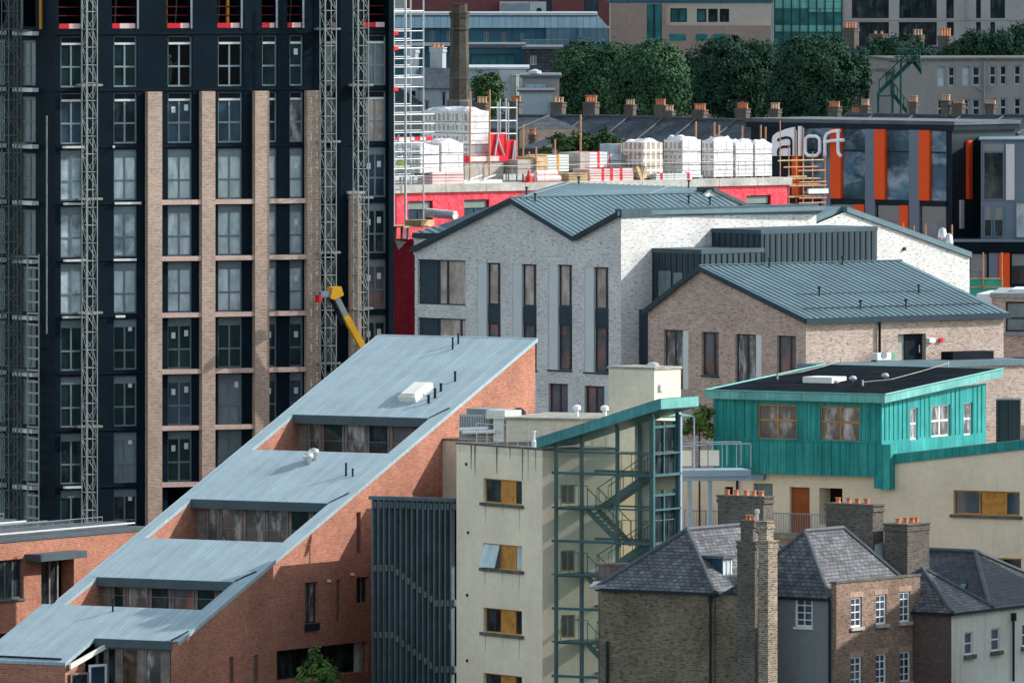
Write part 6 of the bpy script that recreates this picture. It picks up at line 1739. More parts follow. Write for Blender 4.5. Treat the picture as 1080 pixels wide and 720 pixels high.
mb = MB(); p = pts[1]; mb.hexa([p+Vector((-.3, -.1, -.05)), p+Vector((.45, -.25, -.05)), p+Vector((.6, .25, .1)), p+Vector((-.1, .3, .1))], [p+Vector((-.3, -.1, .08)), p+Vector((.45, -.25, .1)), p+Vector((.6, .25, .32)), p+Vector((-.1, .3, .3))]); obj('lead_apron', mb, 'lead_pale', ro)
# link piece with its little roof and pale valley between house and chimney
LK = L1.off(-.12)
mb = MB(); mb.box(LK, .003, L1.s(786), 0, ze-.1, -3, 0); obj('link_wall', mb, 'sooty_brick', h1)
mb = MB(); mb.prism(LK, [(.35, ze-.08), (L1.s(788), ze-.08), (L1.s(788), ze+.75)], -2.4, .15); obj('link_roof', mb, 'slate_dark', h1)
mb = MB(); mb.hexa([LK.pt(.05, ze-.08, .12), LK.pt(.62, ze-.08, .12), LK.pt(.9, ze+.1, -.9), LK.pt(.4, ze+.1, -.9)], [LK.pt(.05, ze+.08, .12), LK.pt(.62, ze+.08, .12), LK.pt(.9, ze+.3, -.9), LK.pt(.4, ze+.3, -.9)]); obj('valley_gutter', mb, 'lead_pale', h1)
stack(h1, 805, 541.5, -36, 54, 757, 815.5, 523.5, 590, 'black_brick', [(767, 517, .5), (776.5, 517.3, .5), (787, 518, .5), (795, 518.3, .5), (803, 518.5, .5)])
# ---- tall front chimney pair
st = thing('chimney_pair', 'tall pair of brick chimney stacks standing free in front of the slate roofs', 'chimney', (Face(797, 530.8, -36).o.x, 530.8, 0))
stack(st, 796.2, 531.6, -36, 54, 777.5, 799, 571, 571, 'black_brick', [], zb=0, corb=True, name='lower_stack')
stack(st, 794.2, 531.8, -36, 54, 781.2, 797, 548.5, 571, 'black_brick', [(789, 542.5), (795, 543)], name='upper_stack')
stack(st, 810.0, 530.2, -36, 54, 800, 820, 570, 571, 'stack_brick', [], zb=0, name='lower_stack')
stack(st, 808.8, 530.5, -36, 54, 799.6, 816.0, 549.5, 571, 'stack_brick', [], name='upper_stack')
mb = MB(); c = P(798.5, 549, 531.5); mb.lathe(c, [(.08, -.1), (.08, .35), (.12, .36), (.12, .52), (.02, .56)], 8); obj('flue', mb, 'steel_bright', st)
# ---- middle house: grey rendered end, warm brick front with parapet
L2 = Face(882, 532, -38); R2 = Face(882, 532, 56)
h2 = thing('rendered_house', 'grey rendered slate-roofed house with warm brick front of white sash windows', 'house', (L2.o.x, L2.o.y, 0))
ze = L2.z(882, 631.5); zp = R2.z(882, 612.5); wl = -L2.s(775); wr = R2.s(970.5)
hg = [L2.rect(838.5, 857, 630.5, 661)]
hb = [R2.rect(a, b, y0, y1) for a, b, y0, y1 in ((897.5, 909, 629.5, 661), (924, 935, 626.5, 658), (949, 960, 623.5, 655.5), (897.5, 909, 692, 724), (924, 935, 689, 721), (949.5, 960.5, 686.5, 718.5))]
mb = MB(); mb.wall(L2, -wl, 0, 0, ze, hg, .15)
A = L2.pt(-wl, 0); B = R2.pt(wr, 0); C2 = A+(B-L2.pt(0, 0))
for p, q in ((C2, A), (B, C2)): mb.poly([p, q, q+Vector((0, 0, ze)), p+Vector((0, 0, ze))])
obj('wall', mb, 'grey_render', h2)
mb = MB(); mb.wall(R2, .002, wr, 0, zp-.12, hb, .16); mb.box(R2, .0021, wr, ze+.05, zp-.121, -.28, -.01); mb.poly([L2.pt(.0, ze), R2.pt(.002, ze), R2.pt(.002, zp-.12), L2.pt(-.28, zp-.12)][::-1])
mb.poly([R2.pt(.002, 0, -.28), R2.pt(.002, 0, 0), R2.pt(.002, zp-.12, 0), R2.pt(.002, zp-.12, -.28)])
obj('brick_front', mb, 'warm_brick', h2)
mb = MB(); mb.box(R2, -.06, wr+.03, zp-.118, zp-.03, -.34, .05); obj('parapet_coping', mb, 'concrete_dark', h2)
for h in hb:
    w = window(h2, R2, h, 2, 1, .13, 'sash_white', 'sash_glass', .045, .085, splits=[.25, .5, .75], sill=(.1, .15, .12), thick=.06)
    mb = MB(); mb.box(R2, h[0]-.12, h[1]+.12, h[3]+.003, h[3]+.26, .002, .012)
    obj('brick_arch', mb, 'arch_brick', w)
w = window(h2, L2, hg[0], 2, 1, .12, 'sash_white', 'sash_glass', .05, .1, splits=[.25, .5, .75], sill=(.06, .1, .08), sillmat='sash_white')
mb = MB(); mb.tube(L2.pt(-.32, 0, .1), L2.pt(-.32, ze-.1, .1), .06, 8); obj('drainpipe', mb, 'pipe_dark', h2)
ap = P(855, 560, 536)
ro, g, pts = hip(h2, L2.pt(0, 0)-L2.d*.42, L2.d, R2.d, wl-.42, wr, ze+.02, 2.0, ap.z, 'slate_roof', ov=.1, gut=(True, False))
stack(h2, 920.5, 541.0, -38, 54, 871, 932, 532, 620, 'black_brick', [(884, 524.5), (895, 525.5), (904.5, 526.5), (914, 527.5)])
stack(h2, 957, 540.0, -38, 54, 932.5, 980, 552.5, 640, 'black_brick', [(947, 547.5), (955, 548.5), (962, 549.5), (969, 550)], corb=True)
mb = MB(); f = Face(921, 540.9, 54); mb.hexa([f.at(921.5, 582, .05), f.at(932, 578, .05), f.at(933, 590, .35), f.at(922, 592, .3)], [f.at(921.5, 574, .05), f.at(932, 571, .05), f.at(933, 586, .4), f.at(922, 588, .35)]); obj('chimney_flashing', mb, 'lead_pale', ro)
mb = MB(); q = [P(903, 565, 538), P(921, 576, 538.5)]
# ---- right house: plum brick end and white rendered front
L3 = Face(1003.5, 536.2, -38); R3_ = Face(1003.5, 536.2, 61)
h3 = thing('white_rendered_house', 'white rendered house with plum brick end and two small hipped slate roofs', 'house', (L3.o.x, L3.o.y, 0))
ze = L3.z(1003.5, 646); wl = 5.2; wr = R3_.s(1140)
hw = [R3_.rect(a, b, y0, y1) for a, b, y0, y1 in ((1017.5, 1026.5, 666, 690), (1045.5, 1055, 662, 686), (1078, 1088, 657, 681))]
mb = MB(); mb.wall(R3_, .002, wr, 0, ze, hw, .16); obj('white_front', mb, 'white_render', h3)
mb = MB(); mb.wall(L3, -wl, 0, 0, ze, ()); A = L3.pt(-wl, 0); B = R3_.pt(wr, 0); C3 = A+(B-L3.pt(0, 0))
for p, q in ((C3, A), (B, C3)): mb.poly([p, q, q+Vector((0, 0, ze)), p+Vector((0, 0, ze))])
obj('wall', mb, 'plum_brick', h3)
for h in hw: window(h3, R3_, h, 1, 1, .13, 'sash_white', 'sash_glass', .06, .07, splits=[.5], sill=(.12, .2, .14), sillmat='concrete_dark')
wa = R3_.s(1046)
apz = P(973.5, 601, 539.3).z
ro, g, pts = hip(h3, L3.pt(0, 0), L3.d, R3_.d, 5.6, wa, ze, wa/2-.1, apz, 'slate_roof', ov=.1)
# second hipped roof, ridge running away to the left
zb = P(1030, 588.5, 541).z
c1 = R3_.pt(wa-.2, ze); c2 = R3_.pt(wr, ze); md = (c1+c2)/2
u_ = L3.d; ap = md-u_*((md.x/md.y*FPX+540-1030)/FPX*540/u_.x); ap.z = zb
rg = ap-u_*5.5; rg.z = zb; b1 = c1-u_*9; b2 = c2-u_*9
mb = MB(); mb.poly([c1, c2, ap]); mb.poly([b1, c1, ap, rg]); mb.poly([c2, b2, rg, ap]); mb.poly([b2, b1, rg]); mb.poly([c1, b1, b2, c2]); r2 = obj('roof', mb, 'slate_dark', h3)
mb = MB(); e = Vector((0, 0, .04)); mb.tube(c1+e, ap+e, .11, 6); mb.tube(ap+e, rg+e, .11, 6); mb.tube(c2+e, ap+e, .11, 6); obj('ridge_tile', mb, 'lead', r2)
nrm = (c1-b1).cross(ap-b1).normalized(); 
if nrm.z < 0: nrm = -nrm
cc = c1*.28+ap*.36+rg*.16+b1*.20
def onpl(px, py):
    Cm = Vector((0, 0, HC)); d = Vector(((px-540)/FPX, 1, -(py-YH)/FPX)); return Cm+d*((c1-Cm).dot(nrm)/d.dot(nrm))
q = [onpl(x, y) for x, y in ((1011, 624), (1018, 624), (1021, 616), (1013.5, 616))]
mb = MB(); mb.hexa([p+nrm*.02 for p in q], [p+nrm*.09 for p in q]); rl_ = obj('rooflight', mb, 'pipe_dark', r2)
qi = inset(q, .1); mb = MB(); mb.hexa([p+nrm*.091 for p in qi], [p+nrm*.1 for p in qi]); obj('rooflight_glass', mb, 'glass_teal', rl_)
mb = MB(); mb.box(R3_, 0, wr, ze-.14, ze-.01, .003, .14); obj('gutter', mb, 'pipe_dark', r2)
mb = MB(); x = R3_.s(1067); mb.tube(R3_.pt(x, 0, .1), R3_.pt(x, R3_.z(1067, 650), .1), .06, 8); mb.tube(R3_.pt(x, R3_.z(1067, 654), .12), R3_.pt(x, R3_.z(1067, 646), .12), .13, 8); obj('drainpipe', mb, 'pipe_dark', h3)
mb = MB(); mb.box(R3_, R3_.s(1029), wr-.2, R3_.z(1060, 722), R3_.z(1060, 719), .003, 1.6); obj('porch_roof', mb, 'pale_panel', h3)
# grey board fence behind the left house
f = Face(660, 545, -10)
mb = MB(); mb.box(f, f.s(631), f.s(700), 0, f.z(660, 596), -.1, 0); x = f.s(631)
while x < f.s(699): mb.box(f, x, x+.02, 0, f.z(660, 596.5), .002, .03); x += .3
mb.box(f, f.s(630), f.s(701), f.z(660, 596)+.002, f.z(660, 593.5), -.15, .06)
obj('board_fence', mb, 'timber_grey', loc=f.at(660, 612), label='grey board fence between stair tower and left slate roof', cat='fence')

# unseen building added beyond the right edge to shade the old house fronts
cbx = Face(0, 0, 0, org=Vector((41, 512, 0))); cr = thing('added_shade_building', 'unseen plain brick building added outside the right edge to shade old houses', 'building', (55, 530, 0))
mb = MB(); hl_ = []
Lw = Face(0, 0, -90, org=Vector((41, 549, 0)))
for k in range(5):
    for j in range(4): hl_.append((3+j*8.5, 4.6+j*8.5, 2+k*3.6, 3.8+k*3.6))
mb.wall(Lw, 0, 37, 0, 20.4, hl_, .2); mb.poly([(41, 512, 0), (70, 512, 0), (70, 512, 20.4), (41, 512, 20.4)]); mb.poly([(70, 512, 0), (70, 549, 0), (70, 549, 20.4), (70, 512, 20.4)]); mb.poly([(70, 549, 0), (41, 549, 0), (41, 549, 20.4), (70, 549, 20.4)])
obj('wall', mb, 'brown_brick', cr)
mb = MB(); mb.extrude([(40.8, 511.8), (70.2, 511.8), (70.2, 549.2), (40.8, 549.2)], 20.4, 20.8); obj('roof', mb, 'lead', cr)
for h in hl_: window(cr, Lw, h, 2, 2, .15, 'sash_white', 'sash_glass', .06, .08)
# ================================================================ terraces beyond the site
GZ = 14.0
TE = Face(800, 850, -41)
def terrace(px0, px1, yr, ye, f, label, group, roofm='slate_far', chim=(), wallm='stack_brick_far', zg=None, depth=6.5):
    s0 = f.s(px0); s1 = f.s(px1)
    fr = f.off(-3.2)
    zr = fr.z((px0+px1)/2, yr); ze = f.z((px0+px1)/2, ye); zg = GZ-8 if zg is None else zg
    t = thing('terraced_house', label, 'house', f.pt((s0+s1)/2, zg, -3), group)
    mb = MB(); mb.box(f, s0+.02, s1-.02, zg, ze, -6.4, 0); obj('wall', mb, wallm, t)
    mb = MB(); g = Face(0, 0, math.degrees(math.atan2(f.d.y, f.d.x))+90, org=f.pt(s1-.02, 0))
    mb.prism(g, [(-.15, ze-.05), (6.6, ze-.05), (3.2, zr)], 0, 0) if False else None
    a = [f.pt(s0, ze-.1, .2), f.pt(s1, ze-.1, .2), f.pt(s1, ze-.1, -6.6), f.pt(s0, ze-.1, -6.6)]
    r = [f.pt(s0, zr, -3.2), f.pt(s1, zr, -3.2)]
    mb.poly([a[0], a[1], r[1], r[0]]); mb.poly([a[2], a[3], r[0], r[1]]); mb.poly([a[1], a[2], r[1]]); mb.poly([a[3], a[0], r[0]]); mb.poly(a[::-1])
    ro = obj('roof', mb, roofm, t)
    mb = MB(); up = Vector((0, 0, .06)); mb.tube(r[0]+up, r[1]+up, .09, 6); mb.tube(a[1]+up, r[1]+up, .08, 5); obj('ridge_tile', mb, 'lead', ro)
    for (c0, c1, yt, yp, n) in chim:
        D = fr.D((c0+c1)/2)-.3
        pm = c0+(c1-c0)*.72
        stack(t, pm, D, -41, 49, c0, c1, yt, yr+14, 'stack_brick_far', [(c0+(c1-c0)*(.15+.7*(k+.5)/n), yp) for k in range(n)], 'buff_pot' if n % 2 else 'terracotta', .12)
    return t
gr = 'slate-roofed terraced houses beyond the construction deck'
terrace(540, 590, 122, 144.5, TE, 'terraced house at the left end of the slate row, half hidden by the hoist frame', gr, chim=[(581, 597, 108, 102.5, 3)])
terrace(590, 635, 122.5, 145.5, TE, 'second slate terraced house from the left, above the shrubs', gr, chim=[(615, 632, 108, 100.5, 4)])
terrace(635, 672, 123.5, 147, TE, 'third slate terraced house, below the first big tree', gr, chim=[(658.5, 671, 110.5, 105, 3)])
terrace(672, 706, 124.5, 148.5, TE, 'fourth slate terraced house carrying two chimney stacks', gr, chim=[(690, 703.5, 110.5, 104.5, 4), (699.5, 712, 117, 111, 3)])
terrace(706, 748, 126, 150, TE, 'fifth slate terraced house, behind the left end of the white block row', gr, chim=[(730, 746.5, 116, 109.5, 4)])
terrace(748, 792, 126.5, 150.5, TE, 'sixth slate terraced house, behind the middle of the white block row', gr, chim=[(775.5, 791, 114.5, 108.5, 4)])
terrace(792, 850, 127, 151, TE, 'last slate terraced house at the right, half behind the hotel roof', gr, chim=[(811, 824, 115, 108.5, 3)])
T2 = Face(900, 812, -41)
gr2 = 'terraced houses behind the hotel of which mainly chimneys show'
terrace(862, 892, 121, 140, T2, 'house behind the hotel roof with a reddish stack, left of the others', gr2, chim=[(873, 887.5, 112.5, 107, 4)])
terrace(892, 935, 121, 140, T2, 'house behind the hotel roof with two rows of pots', gr2, chim=[(907, 918, 111, 104.5, 3), (896, 918.5, 118.5, 114, 6)])
terrace(935, 985, 122, 140, T2, 'house behind the hotel roof with one dark stack below the fire escape', gr2, chim=[(958, 969, 107.5, 101, 3)])
terrace(985, 1030, 122, 140, T2, 'house behind the hotel roof with twin stacks in front of the pebbledash wall', gr2, chim=[(992, 1003.5, 106, 100, 3), (1004, 1018.5, 109, 106, 5)])
terrace(1030, 1075, 122, 140, T2, 'house behind the hotel roof at the far right with one broad stack', gr2, chim=[(1038.5, 1051.5, 109.5, 106, 5)])
# small outhouse roofs and lower chimneys among the shrubs
T3 = Face(600, 800, -41)
gr3 = 'low houses just behind the construction deck'
terrace(545, 574, 146, 156, T3, 'low slate house left of the shrubs with one small stack', gr3, chim=[(557.5, 566, 142, 136, 2)], zg=8)
terrace(597, 646, 158, 170, T3, 'low house among the shrubs whose three small stacks just show', gr3, chim=[(594, 600, 157, 153, 2), (608, 615, 158, 154, 2), (623, 629, 157, 153, 2)], zg=8)
T4 = Face(470, 812, -41)
terrace(495, 548, 122, 135, T4, 'low house with two reddish stacks beside the small tree', gr3, chim=[(501, 516, 108.5, 102, 3), (537, 551, 107, 101, 4)], zg=8)
T5 = Face(950, 1010, -41)
gr4 = 'houses in front of the grey stone block'
terrace(880, 912, 50, 62, T5, 'house with a stack in front of the grey stone block, beside the teal glass building', gr4, chim=[(888, 906, 29.5, 24, 4)], zg=GZ)
terrace(912, 945, 46, 58, T5, 'house with a broad low stack above the third big tree', gr4, chim=[(917, 936, 36, 34, 2)], zg=GZ)
terrace(945, 985, 50, 62, T5, 'house whose pale pots rise behind the fire escape', gr4, chim=[(961, 975, 37, 31, 3)], zg=GZ)
terrace(985, 1020, 52, 62, T5, 'house with a dark stack at the left end of the hedge', gr4, chim=[(989, 1005, 38, 30, 4)], zg=GZ)

# ---------------------------------------------------------------- industrial chimney
c = P(484.5, 110, 800); t = thing('brick_chimney', 'tall sooty octagonal brick chimney with corbelled top', 'chimney', (c.x, c.y, 8))
pxm = 800/FPX; zT = lambda y: P(484, y, 800).z
mb = MB(); mb.lathe((c.x, c.y, 0), [(.80, 8), (.80, zT(106)), (.72, zT(104.9)), (.62, zT(20)), (.66, zT(19)), (.72, zT(14.5)), (.74, zT(14)), (.74, zT(13)), (.56, zT(12.6)), (.55, zT(5)), (.58, zT(4.6)), (.58, zT(3.8)), (.4, zT(3.7))], 8); obj('shaft', mb, 'industrial_brick', t)
mb = MB()
for y in (31, 83):
    mb = MB(); mb.lathe((c.x, c.y, 0), [(.70, zT(y)), (.73, zT(y)+.01), (.73, zT(y-1.2)), (.68, zT(y-1.25))], 8); obj('iron_band', mb, 'concrete_dark', t)
mb = MB(); mb.lathe((c.x, c.y, 0), [(.88, 8), (.88, zT(107)), (.8, zT(105))], 8); obj('plinth', mb, 'concrete_dark', t)

# ---------------------------------------------------------------- far buildings
def block(name, label, D, a, px0, px1, yt, m, wins=(), wm='window_dark', gm='glass_dark', depth=14, px=None, zg=None, fr=.12, roofm='lead', cols=1, rows=1, cat='building', rh=.5):
    f = Face((px0+px1)/2, D, a); s0, s1 = f.s(px0), f.s(px1); z1 = f.z((px0+px1)/2, yt); zg = GZ if zg is None else zg
    t = thing(name, label, cat, f.pt((s0+s1)/2, zg, -depth/2))
    hs = [f.rect(*w[:4]) for w in wins]
    mb = MB(); mb.wall(f, s0, s1, zg, z1, hs, .3)
    p = [f.pt(s0, 0), f.pt(s1, 0), f.pt(s1, 0, -depth), f.pt(s0, 0, -depth)]
    for i, j in ((1, 2), (2, 3), (3, 0)): mb.poly([p[i]+Vector((0, 0, zg)), p[j]+Vector((0, 0, zg)), p[j]+Vector((0, 0, z1)), p[i]+Vector((0, 0, z1))])
    obj('wall', mb, m, t)
    mb = MB(); mb.box(f, s0-.2, s1+.2, z1+.002, z1+rh, -depth-.1, .2); obj('roof', mb, roofm, t)
    for w, h in zip(wins, hs):
        g = w[4] if len(w) > 4 else gm; c_ = w[5] if len(w) > 5 else cols; r_ = w[6] if len(w) > 6 else rows
        window(t, f, h, c_, r_, .25, wm, g, .14, fr)
    return t, f
# blue metal building top left
t, f = block('metal_clad_building', 'long blue metal-clad building with pale sloping mansard beyond the trees', 1050, 0, 405, 642, 30, 'far_zinc',
             [(453, 458.5, 32.5, 43.5), (471, 476.5, 32.5, 43.5), (510.5, 516, 33, 43.5), (529, 534.5, 33.5, 44.5), (548.5, 552.5, 34, 44)], 'grey_steel', 'glass_dark', zg=GZ, cols=2, rh=.05)
s0, s1 = f.s(404), f.s(642); z0 = f.z(520, 29.5); z1 = f.z(520, 16.5)
mb = MB(); a = [f.pt(s0, z0, .5), f.pt(s1, z0, .5), f.pt(s1, z0, -13), f.pt(s0, z0, -13)]; b = [f.pt(s0, z1, -1.6), f.pt(s1-1, z1, -1.6), f.pt(s1-1, z1, -11), f.pt(s0, z1, -11)]; mb.hexa(a, b); obj('mansard', mb, 'far_zinc_pale', t)
mb = MB(); mb.box(f, f.s(576), f.s(642), z0-1.3, z0-.002, .003, .4); mb.box(f, f.s(608)+.2, f.s(641), z0-1.3, z0-.01, .401, .9); obj('bay_front', mb, 'far_zinc_pale', t)
mb = MB(); mb.box(f, s0, f.s(560), f.z(480, 48.5), f.z(480, 45), .003, 1.2); obj('white_ledge', mb, 'far_white', t)
mb = MB(); mb.box(f, f.s(551), f.s(600), f.z(570, 48), f.z(570, 41.5), .41, 3.0); obj('roof_box', mb, 'far_zinc_pale', t)
mb = MB(); mb.box(f, s0, s1-1, z1+.002, z1+.25, -11.2, -1.4); obj('roof_cap', mb, 'far_white', t)
# glazed blue block under it
t, f = block('glazed_block', 'low blue glazed block with slate mansard right of the brick chimney', 960, 0, 490, 552, 50.5, 'far_zinc', [(496, 543.5, 57, 71)], 'far_zinc', 'glass_teal', cols=5, rh=.3, zg=GZ-2)
t, f = block('mansard_house', 'slate mansard house with one roof window left of the big trees', 955, 0, 553, 592, 52, 'slate_dark', [(559, 566, 58.5, 69)], 'far_white', 'glass_blue', cols=2, rh=.2, zg=GZ-2)
t, f = block('white_annex', 'pale flat-roofed annex behind the small tree', 900, 0, 488, 556, 73, 'far_cool_render', (), rh=.15, zg=8, roofm='far_white')
mb = MB(); mb.box(f, f.s(526), f.s(554), 8, f.z(540, 74), .003, .5); obj('white_wall', mb, 'far_white', t)
mb = MB(); mb.lathe(f.pt(f.s(543), f.z(543, 96), 1.0), [(.32, -4), (.32, 1.15), (.36, 1.2), (.36, 1.3), (.2, 1.32)], 10); obj('steel_flue', mb, 'steel_mast', t)
t, f = block('arched_roof_house', 'grey house with a pale arched rooflight below the mansard', 880, 0, 551, 590, 82, 'far_pebble', (), rh=.2, zg=8)
mb = MB(); mb.sm = True; mb.tube(f.pt(f.s(554), f.z(565, 97.5), .4), f.pt(f.s(575), f.z(565, 97.5), .4), .62, 12); obj('arched_rooflight', mb, 'far_zinc_pale', t)
mb = MB(); mb.lathe(f.pt(f.s(564), f.z(564, 81.5), -2), [(.3, 0), (.3, .2), (.55, .25), (.5, .45), (.1, .6)], 10); obj('roof_vent', mb, 'far_white', t)
t, f = block('rendered_wall_house', 'plain pale blue-grey rendered building with flat top left of the big trees', 868, 0, 548, 583, 97, 'far_cool_render', (), rh=.15, zg=6)
# house with white chimneys
t, f = block('white_chimney_house', 'pale rendered house with slate roof and two white chimney stacks', 830, 0, 443, 478, 94, 'far_cool_render', [(465, 471, 95.5, 113), (447.5, 452.5, 106, 120)], 'far_white', 'glass_dark', zg=6, depth=7, rh=.05)
zr_ = f.z(460, 72.5); ze_ = f.z(460, 93.5)
mb = MB(); a = [f.pt(f.s(440), ze_, .3), f.pt(f.s(479), ze_, .3), f.pt(f.s(479), ze_, -7.3), f.pt(f.s(440), ze_, -7.3)]; b = [f.pt(f.s(444), zr_, -3.3), f.pt(f.s(479), zr_, -3.3), f.pt(f.s(479), zr_, -3.7), f.pt(f.s(444), zr_, -3.7)]; mb.hexa(a, b); obj('slate_roof', mb, 'slate_far', t)
for (a_, b_, yt, yb, pots) in ((426.5, 442, 51, 76, ()), (453.5, 470.5, 50, 80, (457, 461.5, 466))):
    stack(t, b_-4, 833.5, -41, 49, a_, b_, yt, yb+20, 'far_white', [(p, 47.5) for p in pots], 'terracotta', .14)
mb = MB(); mb.prism(f, [f.hit(411, 130), f.hit(446, 130), f.hit(446, 80), f.hit(430, 79), f.hit(411, 84)], -5, -.2); obj('gable_wall', mb, 'far_white', t)
mb = MB(); mb.box(f, f.s(432), f.s(438), f.z(435, 106), f.z(435, 96), -.199, -.12); obj('window', mb, 'glass_dark', t)
mb = MB(); mb.prism(f, [f.hit(409, 105), f.hit(446, 110), f.hit(446, 107.5), f.hit(422, 92), f.hit(409, 92)], .3, 2.5); obj('porch_roof', mb, 'slate_far', t)
mb = MB(); mb.box(f, f.s(405), f.s(458), f.z(430, 139), f.z(430, 119), 3.0, 3.3); obj('yard_wall', mb, 'far_pebble', t)
# maroon block with white plant
t, f = block('maroon_block', 'maroon brick block along the top edge with white plant boxes', 1120, 0, 426, 646, -12, 'far_maroon', [(568, 582, -9, 15, 'glass_blue', 2), (616, 631, -9, 15, 'glass_blue', 2)], rh=.5)
mb = MB(); mb.box(f, f.s(527), f.s(558), GZ, f.z(540, 2), .003, 1.5); o = obj('plant_louvre', mb, 'far_white', t)
mb = MB()
for k in range(9): y = 3.5+k*1.5; mb.box(f, f.s(528), f.s(557), f.z(540, y+.5), f.z(540, y), 1.503, 1.6)
obj('louvre_slat', mb, 'steel_bluegrey', o)
mb = MB(); mb.box(f, f.s(558.5), f.s(576), GZ, f.z(565, 2), .003, 1.6); o = obj('plant_box', mb, 'far_white', t)
c = f.pt(f.s(568.5), f.z(568, 11), 1.6); mb = MB(); mb.tube(c, c+f.n*.1, .26, 14); obj('fan_opening', mb, 'pipe_dark', o)
mb = MB(); mb.box(f, f.s(410), f.s(525), GZ, f.z(470, 13), .004, .9); obj('low_parapet', mb, 'far_white', t)
# tan and beige offices
t, f = block('tan_office', 'tan brick and beige office block above the tree tops with green-tinted windows', 1080, 0, 644, 813, 3, 'far_beige',
             [(707, 724.5, 9, 23.5, 'glass_teal', 2), (735, 745, 9.5, 23.5, 'glass_teal', 1), (747, 757, 9.5, 23.5, 'glass_dark', 1), (759, 769, 9.5, 23.5, 'glass_dark', 1)], 'pipe_dark', roofm='far_zinc')
mb = MB(); mb.box(f, f.s(644), f.s(682), GZ, f.z(660, 4), .003, .8); mb.box(f, f.s(698), f.s(813), GZ, f.z(750, 27), .003, .5); obj('tan_brick', mb, 'far_tan', t)
mb = MB(); mb.box(f, f.s(698), f.s(702), f.z(700, 26.8), f.z(700, 3.5), .003, .45); obj('pier', mb, 'far_tan', t)
mb = MB(); mb.box(f, f.s(682.2), f.s(697.8), GZ, f.z(690, 4.5), .003, .3); obj('glass_stair', mb, 'glass_teal', t)
mb = MB(); x = f.s(690); mb.box(f, x-.08, x+.08, GZ, f.z(690, 4.6), .301, .4); obj('mullion', mb, 'pipe_dark', t)
for a, b in ((706, 723), (734, 746), (752, 770)): mb = MB(); mb.box(f, f.s(a), f.s(b), f.z(714, 43), f.z(714, 36), .501, .55); obj('lower_window', mb, 'glass_teal', t)
# teal glass office
t, f = block('glass_office', 'teal glass office with pale green spandrels along the top edge', 1100, 0, 817, 888.5, -12, 'glass_teal', (), roofm='far_zinc')
mb = MB()
for y0, y1 in ((-3, 2), (2.2, 9), (26.8, 33.5)): mb.box(f, f.s(817), f.s(888), f.z(850, y1), f.z(850, y0), .003, .12)
obj('spandrel', mb, 'copper_edge', t)
mb = MB()
for k in range(9): x = f.s(817+k*8.85); mb.box(f, x-.05, x+.05, GZ, f.z(850, -11), .121, .25)
obj('mullion', mb, 'pipe_dark', t)
mb = MB()
for a, b in ((852.5, 864), (865.5, 878), (879, 887)): mb = MB(); mb.box(f, f.s(a), f.s(b), f.z(860, 13), f.z(860, 9.5), .122, .16); obj('blind', mb, 'copper_edge', t)
# grey stone office top right
t, f = block('stone_office', 'grey stone-faced office block with deep dark windows in the top right corner', 1100, 0, 888.5, 1100, -14, 'far_grey_stone',
             [(898.5, 937.5, -10, 19.5, 'glass_dark', 3), (948.5, 988, -10, 19.5, 'glass_dark', 3), (998, 1006, -10, 19.5), (1029.5, 1034.5, -10, 19.5), (1044.5, 1060, -10, 19.5),
              (906, 937.5, 23.5, 50, 'glass_dark', 2), (948, 988, 23.5, 48, 'glass_dark', 3), (998.5, 1006, 23.5, 40), (1029.5, 1034.5, 23.5, 36), (1044.5, 1049.5, 23.5, 36)], 'pipe_dark')
mb = MB(); mb.box(f, f.s(888.5), f.s(1100), f.z(990, 21.5), f.z(990, 20.5), .003, .08); mb.box(f, f.s(1019), f.s(1020), GZ, f.z(1019, -10), .003, .09); obj('stone_joint', mb, 'concrete_cap', t)
# pebbledash block with white windows
wx = [(988.5, 997, 70.5, 91.5), (1000, 1007.5, 70.5, 91), (1014.5, 1022.5, 70, 90.5), (1025.5, 1034, 70, 90.5), (1043.5, 1051, 69.5, 90), (1054.5, 1062, 69, 90), (1069.5, 1077, 69, 89.5)]
wy = [(a, b, c+34.5, d+33) for a, b, c, d in wx]
ws = [w+(('glass_film', 1, 2) if i in (0, 2) else ('glass_dark', 1, 2)) for i, w in enumerate(wx+wy)]
t, f = block('pebbledash_block', 'grey pebbledash block with rows of white windows on the right', 960, 6, 940, 1105, 63.5, 'far_pebble', ws, 'far_white', 'glass_dark', zg=GZ-4, rh=.2, roofm='concrete_dark')
mb = MB(); mb.tube(f.at(1038, 130, .12), f.at(1038, 65, .12), .08, 6); mb.tube(f.at(1030, 92, .12), f.at(1038, 97, .12), .06, 5); mb.tube(f.at(1046, 90, .12), f.at(1038, 98, .12), .06, 5); obj('drainpipe', mb, 'grey_steel', t)
mb = MB(); mb.box(f, f.s(918), f.s(943), f.z(930, 76), f.z(930, 73), -4, .5); obj('flat_roof', mb, 'concrete_dark', t)
